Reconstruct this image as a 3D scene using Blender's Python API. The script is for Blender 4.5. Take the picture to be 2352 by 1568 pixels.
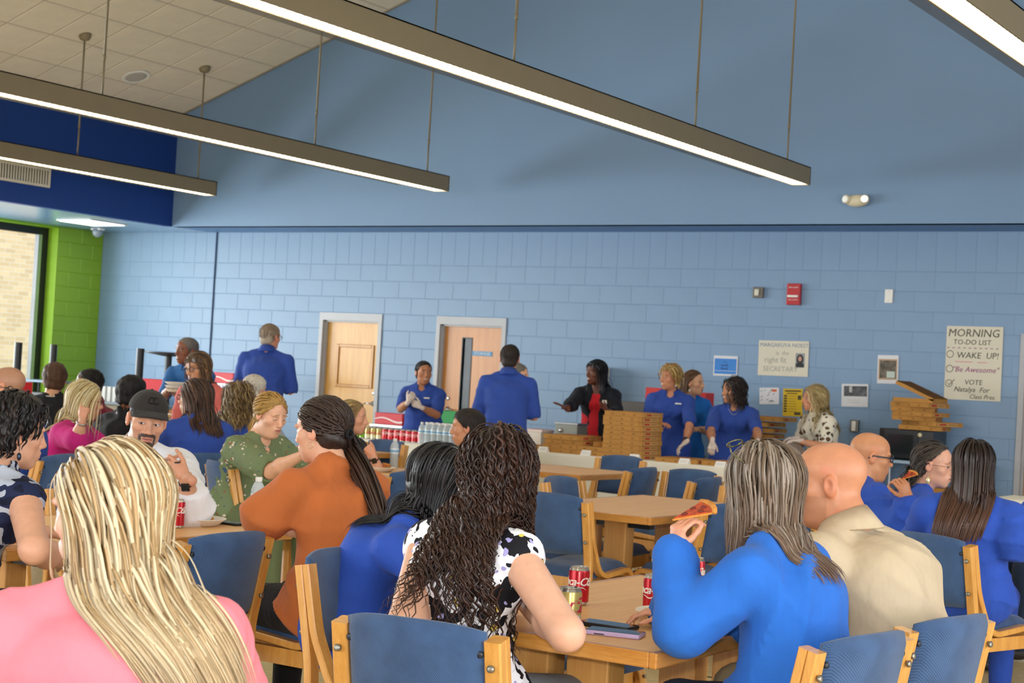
import bpy, bmesh, math, random
import numpy as np
from mathutils import Vector, Matrix

for o in list(bpy.data.objects):
    bpy.data.objects.remove(o)
scene = bpy.context.scene
COL = scene.collection
R = math.radians
random.seed(7)

# ------------------------------------------------------------------ camera
CAM_H, FPX, CXP, CYP = 1.44, 3723.0, 1176.0, 784.0
YAW, PITCH, ROLL = R(33.0226), R(1.2812), R(3.2785)
FW = np.array([-math.sin(YAW) * math.cos(PITCH), math.cos(YAW) * math.cos(PITCH), math.sin(PITCH)])
_r = np.array([math.cos(YAW), math.sin(YAW), 0.0])
_u = np.cross(_r, FW)
RT = math.cos(ROLL) * _r + math.sin(ROLL) * _u
UP = math.cos(ROLL) * _u - math.sin(ROLL) * _r
EYE = np.array([0, 0, CAM_H])
cam_d = bpy.data.cameras.new('camera')
cam = bpy.data.objects.new('camera', cam_d)
COL.objects.link(cam)
cam_d.sensor_width = 36.0
cam_d.lens = 36.0 * FPX / 2352.0
cam_d.clip_start, cam_d.clip_end = 0.05, 200
m = Matrix.Identity(4)
for i in range(3):
    m[i][0], m[i][1], m[i][2], m[i][3] = RT[i], UP[i], -FW[i], EYE[i]
cam.matrix_world = m
cam_d.dof.use_dof = True
cam_d.dof.focus_distance = 4.9
cam_d.dof.aperture_fstop = 9.0
scene.camera = cam

# ------------------------------------------------------------------ world, lights, exposure
w = bpy.data.worlds.new('daylight')
scene.world = w
w.use_nodes = True
bg = w.node_tree.nodes['Background']
bg.inputs[0].default_value = (0.93, 0.97, 1.0, 1)
bg.inputs[1].default_value = 1.5
scene.view_settings.view_transform = 'Standard'
scene.view_settings.look = 'None'
scene.view_settings.gamma = 1.0
scene.view_settings.use_curve_mapping = False
scene.view_settings.exposure = 0.0


def area_light(name, loc, aim, sx, sy, power, col=(1, 1, 1), spread=180):
    ld = bpy.data.lights.new(name, 'AREA')
    ld.shape = 'RECTANGLE'
    ld.size, ld.size_y = sx, sy
    ld.energy = power
    ld.color = col
    ld.spread = R(spread)
    o = bpy.data.objects.new(name, ld)
    COL.objects.link(o)
    o.location = loc
    o.rotation_euler = (Vector(aim) - Vector(loc)).to_track_quat('-Z', 'Y').to_euler()
    return o


sun_d = bpy.data.lights.new('sun', 'SUN')
sun_d.energy = 3.0
sun_d.angle = R(1.0)
sun_d.color = (1.0, 0.95, 0.86)
sun = bpy.data.objects.new('sun', sun_d)
COL.objects.link(sun)
sun.rotation_euler = Vector((-0.62, 0.35, -0.7)).to_track_quat('-Z', 'Y').to_euler()
# daylight through the window wall, then two added fill lamps
area_light('daylight_window_side', (-18.1, 7.5, 1.85), (-9, 7.5, 1.85), 12.4, 2.4, 1080, (0.92, 0.97, 1.0), 170)
area_light('fill_light_right', (3.6, 5.0, 2.0), (-6, 9.0, 1.4), 10.0, 3.0, 270, (0.97, 0.98, 1.0), 150)  # added lamp, lifts the ambient level from the unseen right side
area_light('fill_light_rear', (-6.0, -3.4, 2.2), (-6, 6.0, 1.4), 12.0, 3.0, 270, (0.97, 0.98, 1.0), 150)  # added lamp behind the camera, ambient fill for the hall
# the flash on top of the camera
area_light('camera_flash', (0.0, 0.0, 1.58), tuple(np.array([0, 0, 1.5]) + FW * 6), 0.09, 0.05, 26, (1.0, 0.97, 0.92), 110)


# ------------------------------------------------------------------ projecting pixels to places
def ray(x, y):
    return FW + RT * ((x - CXP) / FPX) - UP * ((y - CYP) / FPX)


def at_d(x, y, d):
    return EYE + ray(x, y) * d


def at_z(x, y, z):
    r = ray(x, y)
    return EYE + r * ((z - CAM_H) / r[2])


def at_y(x, y, Y):
    r = ray(x, y)
    return EYE + r * (Y / r[1])


def at_x(x, y, X):
    r = ray(x, y)
    return EYE + r * (X / r[0])


# ------------------------------------------------------------------ materials
MATS = {}


def _tree(name):
    mt = bpy.data.materials.new(name)
    mt.use_nodes = True
    nt = mt.node_tree
    b = nt.nodes['Principled BSDF']
    return mt, nt, b


def N(nt, t, **kw):
    n = nt.nodes.new(t)
    for k, v in kw.items():
        if hasattr(n, k):
            setattr(n, k, v)
    return n


def coords(nt, kind='Object', scale=(1, 1, 1), rot=(0, 0, 0)):
    tc = N(nt, 'ShaderNodeTexCoord')
    mp = N(nt, 'ShaderNodeMapping')
    mp.inputs['Scale'].default_value = scale
    mp.inputs['Rotation'].default_value = rot
    nt.links.new(tc.outputs[kind], mp.inputs['Vector'])
    return mp.outputs['Vector']


def ramp(nt, fac, stops, mode='LINEAR'):
    r = N(nt, 'ShaderNodeValToRGB')
    cr = r.color_ramp
    cr.interpolation = mode
    while len(cr.elements) < len(stops):
        cr.elements.new(0.5)
    for e, (p, c) in zip(cr.elements, stops):
        e.position = p
        e.color = tuple(c[:3]) + (1,)
    nt.links.new(fac, r.inputs['Fac'])
    return r.outputs['Color']


def noise(nt, vec, scale, detail=3, rough=0.5):
    n = N(nt, 'ShaderNodeTexNoise')
    n.inputs['Scale'].default_value = scale
    n.inputs['Detail'].default_value = detail
    n.inputs['Roughness'].default_value = rough
    if vec is not None:
        nt.links.new(vec, n.inputs['Vector'])
    return n.outputs['Fac']


def bump(nt, b, h, strength=0.2, dist=0.01):
    bp = N(nt, 'ShaderNodeBump')
    bp.inputs['Strength'].default_value = strength
    bp.inputs['Distance'].default_value = dist
    nt.links.new(h, bp.inputs['Height'])
    nt.links.new(bp.outputs['Normal'], b.inputs['Normal'])


def srgb(c):
    if isinstance(c, str):
        c = tuple(int(c[i:i + 2], 16) / 255 for i in (0, 2, 4))
    return tuple(((x / 12.92) if x <= 0.04045 else ((x + 0.055) / 1.055) ** 2.4) for x in c[:3])


def mat(name, col, rough=0.5, spec=0.5, metal=0.0, vary=0.06, nscale=6.0, bmp=0.0, bscale=200.0, sheen=0.0, kind='Object', sc=(1, 1, 1)):
    """plain coloured surface with a little procedural unevenness"""
    if name in MATS:
        return MATS[name]
    mt, nt, b = _tree(name)
    c = np.array(srgb(col))
    v = coords(nt, kind, sc)
    f = noise(nt, v, nscale)
    nt.links.new(ramp(nt, f, [(0.3, np.clip(c * (1 - vary), 0, 1)), (0.7, np.clip(c * (1 + vary), 0, 1))]), b.inputs['Base Color'])
    b.inputs['Roughness'].default_value = rough
    b.inputs['Specular IOR Level'].default_value = spec
    b.inputs['Metallic'].default_value = metal
    if sheen:
        b.inputs['Sheen Weight'].default_value = sheen
    if bmp:
        bump(nt, b, noise(nt, v, bscale, 2), bmp, 0.004)
    MATS[name] = mt
    return mt


def emit(name, col, strength):
    mt, nt, b = _tree(name)
    b.inputs['Base Color'].default_value = (*srgb(col), 1)
    b.inputs['Emission Color'].default_value = (*srgb(col), 1)
    b.inputs['Emission Strength'].default_value = strength
    MATS[name] = mt
    return mt


def wood(name, c1, c2, rough=0.32, sc=(1, 14, 14), nscale=3.0, coat=0.25):
    mt, nt, b = _tree(name)
    v = coords(nt, 'Object', sc)
    f = noise(nt, v, nscale, 6, 0.6)
    f2 = noise(nt, v, nscale * 5, 3, 0.6)
    mx = N(nt, 'ShaderNodeMath', operation='MULTIPLY_ADD')
    nt.links.new(f2, mx.inputs[0])
    mx.inputs[1].default_value = 0.45
    nt.links.new(f, mx.inputs[2])
    nt.links.new(ramp(nt, mx.outputs[0], [(0.45, srgb(c1)), (0.95, srgb(c2))]), b.inputs['Base Color'])
    b.inputs['Roughness'].default_value = rough
    b.inputs['Coat Weight'].default_value = coat
    b.inputs['Coat Roughness'].default_value = 0.15
    MATS[name] = mt
    return mt


def vcol_mat(name, rough=0.5, spec=0.4, sss=0.0, bmp=0.0, bscale=300, aniso=0.0, sheen=0.0):
    """surface whose own colour is stored on the mesh (skin, hair)"""
    mt, nt, b = _tree(name)
    a = N(nt, 'ShaderNodeAttribute', attribute_name='Col')
    f = noise(nt, coords(nt, 'Object'), 35.0, 3)
    hv = N(nt, 'ShaderNodeHueSaturation')
    mr = N(nt, 'ShaderNodeMapRange')
    mr.inputs['To Min'].default_value = 0.88
    mr.inputs['To Max'].default_value = 1.12
    nt.links.new(f, mr.inputs['Value'])
    nt.links.new(mr.outputs[0], hv.inputs['Value'])
    nt.links.new(a.outputs['Color'], hv.inputs['Color'])
    nt.links.new(hv.outputs['Color'], b.inputs['Base Color'])
    b.inputs['Roughness'].default_value = rough
    b.inputs['Specular IOR Level'].default_value = spec
    if sss:
        b.inputs['Subsurface Weight'].default_value = sss
        b.inputs['Subsurface Radius'].default_value = (0.012, 0.005, 0.003)
        b.inputs['Subsurface Scale'].default_value = 0.6
    if sheen:
        b.inputs['Sheen Weight'].default_value = sheen
    if bmp:
        bump(nt, b, noise(nt, coords(nt, 'Object'), bscale, 2), bmp, 0.002)
    MATS[name] = mt
    return mt


# ------------------------------------------------------------------ mesh helpers
def link(o, parent=None):
    COL.objects.link(o)
    if parent is not None:
        o.parent = parent
    return o


def mesh_obj(name, verts, faces, material, parent=None, smooth=False, loc=None):
    me = bpy.data.meshes.new(name)
    me.from_pydata([tuple(map(float, v)) for v in verts], [], [tuple(int(i) for i in f) for f in faces])
    if smooth:
        me.polygons.foreach_set('use_smooth', [True] * len(me.polygons))
    me.update()
    if material is not None:
        for mt in (material if isinstance(material, (list, tuple)) else [material]):
            me.materials.append(mt)
    o = bpy.data.objects.new(name, me)
    link(o, parent)
    if loc is not None:
        o.location = loc
    return o


class MB:
    """collects shapes for one mesh"""

    def __init__(self):
        self.v, self.f, self.mi = [], [], []

    def add(self, vs, fs, mi=0):
        n = len(self.v)
        self.v += [tuple(v) for v in vs]
        self.f += [tuple(i + n for i in f) for f in fs]
        self.mi += [mi] * len(fs)
        return self

    def box(self, x0, x1, y0, y1, z0, z1, mi=0, M=None):
        vs = [(x, y, z) for x in (x0, x1) for y in (y0, y1) for z in (z0, z1)]
        if M is not None:
            vs = [tuple(M @ Vector(v)) for v in vs]
        fs = [(0, 1, 3, 2), (4, 6, 7, 5), (0, 4, 5, 1), (2, 3, 7, 6), (0, 2, 6, 4), (1, 5, 7, 3)]
        return self.add(vs, fs, mi)

    def bbox(self, x0, x1, y0, y1, z0, z1, b=0.005, seg=2, mi=0, M=None):
        bm = bmesh.new()
        bmesh.ops.create_cube(bm, size=1)
        for v in bm.verts:
            v.co = Vector((x0 if v.co.x < 0 else x1, y0 if v.co.y < 0 else y1, z0 if v.co.z < 0 else z1))
        bmesh.ops.bevel(bm, geom=bm.edges[:], offset=b, segments=seg, affect='EDGES', profile=0.5)
        return self.bm(bm, mi, M)

    def bm(self, bm, mi=0, M=None):
        bm.verts.index_update()
        vs = [tuple((M @ v.co) if M is not None else v.co) for v in bm.verts]
        fs = [[v.index for v in f.verts] for f in bm.faces]
        bm.free()
        return self.add(vs, fs, mi)

    def lathe(self, prof, n=20, c=(0, 0, 0), mi=0, M=None, cap=True):
        vs, fs = [], []
        for (r, z) in prof:
            for k in range(n):
                a = 2 * math.pi * k / n
                vs.append((c[0] + r * math.cos(a), c[1] + r * math.sin(a), c[2] + z))
        L = len(prof)
        for i in range(L - 1):
            for k in range(n):
                k2 = (k + 1) % n
                fs.append((i * n + k, i * n + k2, (i + 1) * n + k2, (i + 1) * n + k))
        if cap:
            fs.append(tuple(range(n - 1, -1, -1)))
            fs.append(tuple((L - 1) * n + k for k in range(n)))
        if M is not None:
            vs = [tuple(M @ Vector(v)) for v in vs]
        return self.add(vs, fs, mi)

    def tube(self, pts, r, n=8, mi=0, cap=True, flat=None):
        pts = [np.array(p, float) for p in pts]
        rs = r if isinstance(r, (list, tuple)) else [r] * len(pts)
        vs, fs = [], []
        prev = None
        for i, p in enumerate(pts):
            t = pts[min(i + 1, len(pts) - 1)] - pts[max(i - 1, 0)]
            t = t / (np.linalg.norm(t) + 1e-9)
            ref = prev if prev is not None else (np.array([0, 0, 1.0]) if abs(t[2]) < 0.9 else np.array([1.0, 0, 0]))
            a = ref - t * (ref @ t)
            a /= np.linalg.norm(a) + 1e-9
            b = np.cross(t, a)
            prev = a
            for k in range(n):
                th = 2 * math.pi * k / n
                vs.append(p + rs[i] * (a * math.cos(th) + b * math.sin(th) * (flat or 1)))
        for i in range(len(pts) - 1):
            for k in range(n):
                k2 = (k + 1) % n
                fs.append((i * n + k, i * n + k2, (i + 1) * n + k2, (i + 1) * n + k))
        if cap:
            fs.append(tuple(range(n - 1, -1, -1)))
            fs.append(tuple((len(pts) - 1) * n + k for k in range(n)))
        return self.add(vs, fs, mi)

    def sphere(self, c, r, nu=12, nv=8, mi=0):
        r = (r, r, r) if not isinstance(r, (tuple, list)) else r
        vs, fs = [], []
        for i in range(nv + 1):
            ph = math.pi * i / nv
            for k in range(nu):
                th = 2 * math.pi * k / nu
                vs.append((c[0] + r[0] * math.sin(ph) * math.cos(th), c[1] + r[1] * math.sin(ph) * math.sin(th), c[2] - r[2] * math.cos(ph)))
        for i in range(nv):
            for k in range(nu):
                k2 = (k + 1) % nu
                fs.append((i * nu + k, i * nu + k2, (i + 1) * nu + k2, (i + 1) * nu + k))
        return self.add(vs, fs, mi)

    def prism(self, poly, a0, a1, axis='x', mi=0, M=None):
        """polygon (u,v) swept along an axis from a0 to a1"""
        n = len(poly)

        def P(u, v, a):
            return {'x': (a, u, v), 'y': (u, a, v), 'z': (u, v, a)}[axis]
        vs = [P(u, v, a0) for u, v in poly] + [P(u, v, a1) for u, v in poly]
        fs = [tuple(range(n - 1, -1, -1)), tuple(range(n, 2 * n))]
        fs += [(i, (i + 1) % n, n + (i + 1) % n, n + i) for i in range(n)]
        if M is not None:
            vs = [tuple(M @ Vector(v)) for v in vs]
        return self.add(vs, fs, mi)

    def build(self, name, material, parent=None, smooth=False, loc=None, angle=None):
        o = mesh_obj(name, self.v, self.f, material, parent, smooth, loc)
        if len(set(self.mi)) > 1:
            o.data.polygons.foreach_set('material_index', self.mi)
        bm = bmesh.new()
        bm.from_mesh(o.data)
        bmesh.ops.recalc_face_normals(bm, faces=bm.faces[:])
        if angle is not None:
            for f in bm.faces:
                f.smooth = True
            for e in bm.edges:
                if len(e.link_faces) == 2 and e.calc_face_angle(0) > R(angle):
                    e.smooth = False
        bm.to_mesh(o.data)
        bm.free()
        return o


def tag(o, label, cat, group=None, kind=None):
    o['label'] = label
    o['category'] = cat
    if group:
        o['group'] = group
    if kind:
        o['kind'] = kind
    return o


def struct(o, label=None):
    o['kind'] = 'structure'
    if label:
        o['label'] = label
    return o


def empty(name, loc=(0, 0, 0), rz=0.0):
    o = bpy.data.objects.new(name, None)
    o.empty_display_size = 0.1
    COL.objects.link(o)
    o.location = loc
    o.rotation_euler = (0, 0, rz)
    return o


def copy_tree(o, parent=None):
    c = o.copy()
    COL.objects.link(c)
    c.parent = parent
    for ch in [x for x in o.children]:
        copy_tree(ch, c)
    return c


def text_mesh(body, size=0.1, extrude=0.0005, shear=0.0, align='CENTER', space=1.0, offset=0.0):
    """verts/faces of lettering lying in the XY plane"""
    cu = bpy.data.curves.new('lettering', 'FONT')
    cu.body = body
    cu.size = size
    cu.extrude = extrude
    cu.shear = shear
    cu.align_x = align
    cu.align_y = 'CENTER'
    cu.space_character = space
    cu.offset = offset
    cu.resolution_u = 2
    o = bpy.data.objects.new('lettering_source', cu)
    COL.objects.link(o)
    dg = bpy.context.evaluated_depsgraph_get()
    me = bpy.data.meshes.new_from_object(o.evaluated_get(dg))
    vs = [tuple(v.co) for v in me.vertices]
    fs = [tuple(p.vertices) for p in me.polygons]
    bpy.data.objects.remove(o)
    bpy.data.curves.remove(cu)
    bpy.data.meshes.remove(me)
    return vs, fs
# ================================================================== ROOM
WY, UY, ZB = 15.9, 15.2, 3.15          # block wall plane, upper wall plane, underside height
XL, XR = -17.27, 4.2                   # left wall face, right wall
SOF = -15.25                           # dark blue soffit face
blockm = mat('blue_block_paint', '7f9cbb', 0.42, 0.45, vary=0.05, nscale=1.2, bmp=0.25, bscale=60, kind='Object')
mortar = mat('blue_mortar_paint', '7996b4', 0.5, 0.4, vary=0.04)
upperm = mat('blue_drywall_paint', '7592b3', 0.55, 0.4, vary=0.03, nscale=0.7, bmp=0.06, bscale=90)
underm = mat('underside_blue_paint', '6389bd', 0.5, 0.4, vary=0.03)
navym = mat('navy_soffit_paint', '123a86', 0.5, 0.4, vary=0.04, nscale=0.8)
greenm = mat('green_block_paint', '83a92a', 0.42, 0.45, vary=0.05, nscale=1.5, bmp=0.2, bscale=60)
ceilm = mat('ceiling_tile_board', 'e0d6c6', 0.85, 0.2, vary=0.04, nscale=5, bmp=0.25, bscale=120)
gridm = mat('ceiling_grid_metal', 'b9ae9b', 0.6, 0.3)
floorm = mat('floor_vinyl', 'd2c093', 0.22, 0.5, vary=0.10, nscale=22)
lowceilm = mat('low_ceiling_paint', '7d9fc4', 0.2, 0.5, vary=0.03)
bronze = mat('fixture_bronze', '83765a', 0.45, 0.5, vary=0.03)
framegrey = mat('door_frame_grey', 'aeb0b4', 0.4, 0.5, vary=0.03)
black = mat('black_metal', '14161a', 0.4, 0.5)
steel = mat('brushed_steel', 'b7b9bb', 0.28, 0.5, 0.9, vary=0.05)
white = mat('white_plastic', 'e9e7e0', 0.45, 0.4, vary=0.02)

fl = MB().box(-18.2, XR + 0.3, -4.0, 16.2, -0.12, 0.0)
floor = struct(fl.build('floor', floorm), 'beige speckled vinyl floor')
seam = MB().box(-6.0, 0.0, 7.42, 7.445, 0.0, 0.0012).box(-4.62, -4.6, 5.4, 9.6, 0.0, 0.0012)
seam.build('floor_joint', mat('floor_joint_dark', '3b3428', 0.5), floor)

# --- block wall at the back: slab plus single blocks
DOORS = [(-13.247, -12.253, 2.132), (-11.425, -10.42, 2.132), (-4.44, -3.43, 2.15)]
wb = MB()
wx0, wx1 = -17.4, XR
segs = []
x = wx0
for a, b, h in DOORS:
    wb.box(x, a, WY, WY + 0.3, 0, ZB + 0.02)
    wb.box(a, b, WY, WY + 0.3, h, ZB + 0.02)
    x = b
wb.box(x, wx1, WY, WY + 0.3, 0, ZB + 0.02)
wall_back = struct(wb.build('wall_back', mortar), 'light blue painted block wall')


def block_at(x0, x1, z0, z1):
    j = 0.002
    bm = MB()
    d = 0.005
    a, b, c, e = x0 + j, x1 - j, z0 + j, z1 - j
    vs = [(a, WY + 0.001, c), (b, WY + 0.001, c), (b, WY + 0.001, e), (a, WY + 0.001, e),
          (a + d, WY - 0.0022, c + d), (b - d, WY - 0.0022, c + d), (b - d, WY - 0.0022, e - d), (a + d, WY - 0.0022, e - d)]
    fs = [(4, 5, 6, 7), (0, 1, 5, 4), (1, 2, 6, 5), (2, 3, 7, 6), (3, 0, 4, 7)]
    return vs, fs


def clip_doors(x0, x1, z0, z1):
    iv = [(x0, x1)]
    for a, b, h in DOORS:
        if z0 >= h - 0.03:
            continue
        out = []
        for p, q in iv:
            if q <= a or p >= b:
                out.append((p, q))
            else:
                if p < a - 0.03:
                    out.append((p, a))
                if q > b + 0.03:
                    out.append((b, q))
        iv = out
    return iv


rest = MB()
cache = {}
nblk = 0


def put_block(x0, x1, z0, z1, single):
    global nblk
    for p, q in clip_doors(x0, x1, z0, z1):
        if single and nblk < 298:
            key = (round(q - p, 3), round(z1 - z0, 3))
            if key not in cache:
                vs, fs = block_at(0, q - p, 0, z1 - z0)
                o = mesh_obj('block', vs, fs, blockm, wall_back)
                cache[key] = o.data
            else:
                o = bpy.data.objects.new('block', cache[key])
                link(o, wall_back)
            o.location = (p, 0, z0)
            nblk += 1
        else:
            vs, fs = block_at(p, q, z0, z1)
            rest.add(vs, fs)


ZS = ZB - 0.4064
BX = -15.89
for k in range(-7, 60):                  # top course: blocks on end
    x0 = BX + k * 0.2032
    if x0 > -17.36 and x0 < -4.0:
        put_block(max(x0, XL), x0 + 0.2032, ZS, ZB, True)
for c in range(14):
    z1 = ZS - c * 0.2032
    z0 = max(z1 - 0.2032, 0.0)
    for k in range(-5, 40):
        x0 = BX + k * 0.4064 + (0.2032 if c % 2 else 0)
        x1 = x0 + 0.4064
        if x1 > XL and x0 < -3.3:
            put_block(max(x0, XL), x1, z0, z1, z1 > 1.15)
o = rest.build('lower_blocks', blockm, wall_back)
o['kind'] = 'stuff'
# dark control joint line and a conduit on the wall
MB().tube([(-15.104, WY - 0.012, 0.2), (-15.104, WY - 0.012, ZB)], 0.011, 6).build('control_joint', mat('joint_dark_blue', '2c4c73', 0.5), wall_back)

# --- upper drywall gable with its underside
GS = 0.338


def ceil_z(X):
    return 4.615 + GS * (X + 15.138)


XRIDGE = -3.2
up = MB()
poly = [(SOF, ZB), (XR, ZB), (XR, ceil_z(XRIDGE) - GS * (XR - XRIDGE)), (XRIDGE, ceil_z(XRIDGE)), (SOF, ceil_z(SOF))]
up.prism(poly, UY, UY + 0.12, 'y')
struct(up.build('wall_upper', upperm), 'smooth light blue gable wall above the blocks')
un = MB().box(SOF, XR, UY + 0.001, WY + 0.02, ZB, ZB + 0.06)
struct(un.build('trim_1', underm), 'darker blue underside band between the walls')

# --- navy soffit and low ceiling by the window
so = MB().box(SOF - 0.12, SOF, -4.0, UY, ZB, ceil_z(SOF) + 0.05)
soffit = struct(so.build('wall_soffit', navym), 'dark blue soffit wall over the window bay')
lc = MB().box(XL - 0.5, SOF - 0.001, -4.0, WY + 0.1, ZB + 0.001, ZB + 0.1)
struct(lc.build('ceiling_low', lowceilm), 'low ceiling over the window bay')
# vent on the soffit
vent = empty('air_vent', (SOF, at_x(45, 398, SOF)[1] + 0.0, at_x(45, 398, SOF)[2]))
vc = at_x(40, 397, SOF)
vent.location = vc
V = MB().box(0.0, 0.02, -0.75, 0.48, -0.115, -0.085).box(0.0, 0.02, -0.75, 0.48, 0.085, 0.115).box(0, 0.02, 0.45, 0.48, -0.085, 0.085).box(0, 0.02, -0.75, -0.72, -0.085, 0.085)
V.build('frame', mat('vent_cream', 'd6d0bf', 0.5), vent)
MB().box(0.0, 0.004, -0.72, 0.45, -0.085, 0.085).build('backing', black, vent)
sl = None
for k in range(29):
    y = -0.70 + k * 0.04
    if sl is None:
        sl = MB().box(0.002, 0.016, -0.009, 0.009, -0.085, 0.085).build('slat', MATS['vent_cream'], vent)
        sl.location = (0, y, 0)
    else:
        c = sl.copy()
        link(c, vent)
        c.location = (0, y, 0)
tag(vent, 'long cream air vent with upright slats on the dark blue soffit', 'vent')
# recessed lit panel in the low ceiling
lp = empty('ceiling_light', (-16.15, 14.66, ZB))
MB().box(-0.32, 0.32, -0.32, 0.32, -0.012, 0.0).build('frame', white, lp)
MB().box(-0.29, 0.29, -0.29, 0.29, -0.016, -0.011).build('diffuser', emit('panel_light', 'fff4dc', 9.0), lp)
tag(lp, 'square lit ceiling panel above the green wall', 'ceiling light')

# --- sloped ceiling with single tiles
cl = MB()
cs = math.hypot(1, GS)
nrm = Vector((-GS, 0, 1)).normalized()


def cpt(s, y, up_=0.0):
    X = -15.3 + s / cs
    return Vector((X, y, ceil_z(X))) + nrm * up_


smax = (XRIDGE + 15.3) * cs
vs = [cpt(0, -4, 0.012), cpt(smax, -4, 0.012), cpt(smax, UY + .1, 0.012), cpt(0, UY + .1, 0.012), cpt(0, -4, 0.15), cpt(smax, -4, 0.15), cpt(smax, UY + .1, 0.15), cpt(0, UY + .1, 0.15)]
cl.add(vs, [(0, 1, 2, 3), (7, 6, 5, 4), (0, 4, 5, 1), (1, 5, 6, 2), (2, 6, 7, 3), (3, 7, 4, 0)])
vs2 = []
zr = ceil_z(XRIDGE)
for (X, Z) in ((XRIDGE, zr), (XR + 0.3, zr - GS * (XR + 0.3 - XRIDGE))):
    for y in (-4, UY + .1):
        vs2 += [(X, y, Z + 0.012), (X, y, Z + 0.15)]
cl.add(vs2, [(0, 4, 6, 2), (1, 3, 7, 5), (0, 1, 5, 4), (2, 6, 7, 3)])
ceiling = struct(cl.build('ceiling', gridm), 'sloped suspended ceiling')
T = 0.6096
tm = None
S0 = -0.075 * T
fillt = MB()
for i in range(0, 22):
    for j in range(-1, 33):
        s0 = S0 + i * T
        y1 = UY - 0.055 * T - j * T
        y0 = y1 - T
        if y0 < -3.9:
            continue
        g = 0.012
        a, b = max(s0, 0) + g, min(s0 + T, smax) - g
        c, e = y0 + g, min(y1, UY) - g
        if b - a < 0.02 or e - c < 0.02:
            continue
        if i < 11 and j < 13:
            pv = [cpt(a, c, 0.012), cpt(b, c, 0.012), cpt(b, e, 0.012), cpt(a, e, 0.012), cpt(a + .006, c + .006, 0.004), cpt(b - .006, c + .006, 0.004), cpt(b - .006, e - .006, 0.004), cpt(a + .006, e - .006, 0.004)]
            fs = [(7, 6, 5, 4), (0, 4, 5, 1), (1, 5, 6, 2), (2, 6, 7, 3), (3, 7, 4, 0)]
            if b - a > T - 0.03 and e - c > T - 0.03:
                base = cpt(s0, y0)
                if tm is None:
                    tq = mesh_obj('tile', [p - base for p in pv], fs, ceilm)
                    tm = tq.data
                    bpy.data.objects.remove(tq)
                q = bpy.data.objects.new('tile', tm)
                link(q, ceiling)
                q.location = base
            else:
                mesh_obj('tile', pv, fs, ceilm, ceiling)
        else:
            fillt.add([cpt(a, c, 0.006), cpt(b, c, 0.006), cpt(b, e, 0.006), cpt(a, e, 0.006)], [(3, 2, 1, 0)])
for i in range(13):
    for j in range(31):
        X0 = XRIDGE + i * T / cs + 0.01
        X1 = X0 + T / cs - 0.02
        y0 = -3.9 + j * T
        zz = lambda X: zr - GS * (X - XRIDGE) + 0.006
        if X1 < XR + .3:
            fillt.add([(X0, y0, zz(X0)), (X1, y0, zz(X1)), (X1, y0 + T - .02, zz(X1)), (X0, y0 + T - .02, zz(X0))], [(3, 2, 1, 0)])
o = fillt.build('distant_tiles', ceilm, ceiling)
o['kind'] = 'stuff'
# round speaker grille in the ceiling
sp = empty('ceiling_speaker')
q = at_d(312, 175, 1.0) - EYE
t_ = (4.615 + GS * 15.138 - CAM_H) / (q[2] - GS * q[0])
sp.location = tuple(EYE + q * t_)
sp.rotation_euler = nrm.to_track_quat('Z', 'Y').to_euler()
MB().lathe([(0.17, 0.0), (0.17, -0.012), (0.16, -0.018), (0.145, -0.012)], 28).build('rim', white, sp, True)
MB().lathe([(0.145, -0.010), (0.10, -0.016), (0.02, -0.018)], 28).build('grille', mat('speaker_grille', 'b8b4ac', 0.6, bmp=0.5, bscale=500), sp, True)
tag(sp, 'round white speaker grille set in the sloped ceiling', 'speaker')

# --- left wall: green return, window bay
lw = MB()
lw.box(XL - 0.3, XL, 15.1, WY + 0.3, 0, ZB)
lw.box(XL - 0.32, XL, -4.0, 15.1, 0, 0.55)
lw.box(XL - 0.32, XL, -4.0, 15.1, 3.12, ZB)
wall_left = struct(lw.build('wall_left', mat('green_mortar', '7fae1f', 0.5)), 'lime green block wall beside the window')
gcache = None
for c in range(15):
    z1 = ZB - c * 0.2032
    z0 = max(z1 - 0.2032, 0)
    off = 0.2032 if c % 2 else 0
    ys = [15.1] + [y for y in (15.1 + off + k * 0.4064 for k in range(0, 3)) if 15.16 < y < WY - 0.03] + [WY]
    for a, b in zip(ys[:-1], ys[1:]):
        j, d = 0.0035, 0.006
        a2, b2, c2, e2 = a + (j if a > 15.11 else -0.006), b - j, z0 + j, z1 - j
        vs = [(XL, a2, c2), (XL, b2, c2), (XL, b2, e2), (XL, a2, e2), (XL + .006, a2 + (d if a > 15.11 else 0), c2 + d), (XL + .006, b2 - d, c2 + d), (XL + .006, b2 - d, e2 - d), (XL + .006, a2 + (d if a > 15.11 else 0), e2 - d)]
        mesh_obj('block', vs, [(4, 5, 6, 7), (0, 1, 5, 4), (1, 2, 6, 5), (2, 3, 7, 6), (3, 0, 4, 7)], greenm, wall_left)
    # the reveal that faces the window
    mesh_obj('block', [(XL + .006, 15.094, z0 + .0035), (XL - .3, 15.094, z0 + .0035), (XL - .3, 15.094, z1 - .0035), (XL + .006, 15.094, z1 - .0035)], [(3, 2, 1, 0)], greenm, wall_left)
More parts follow.
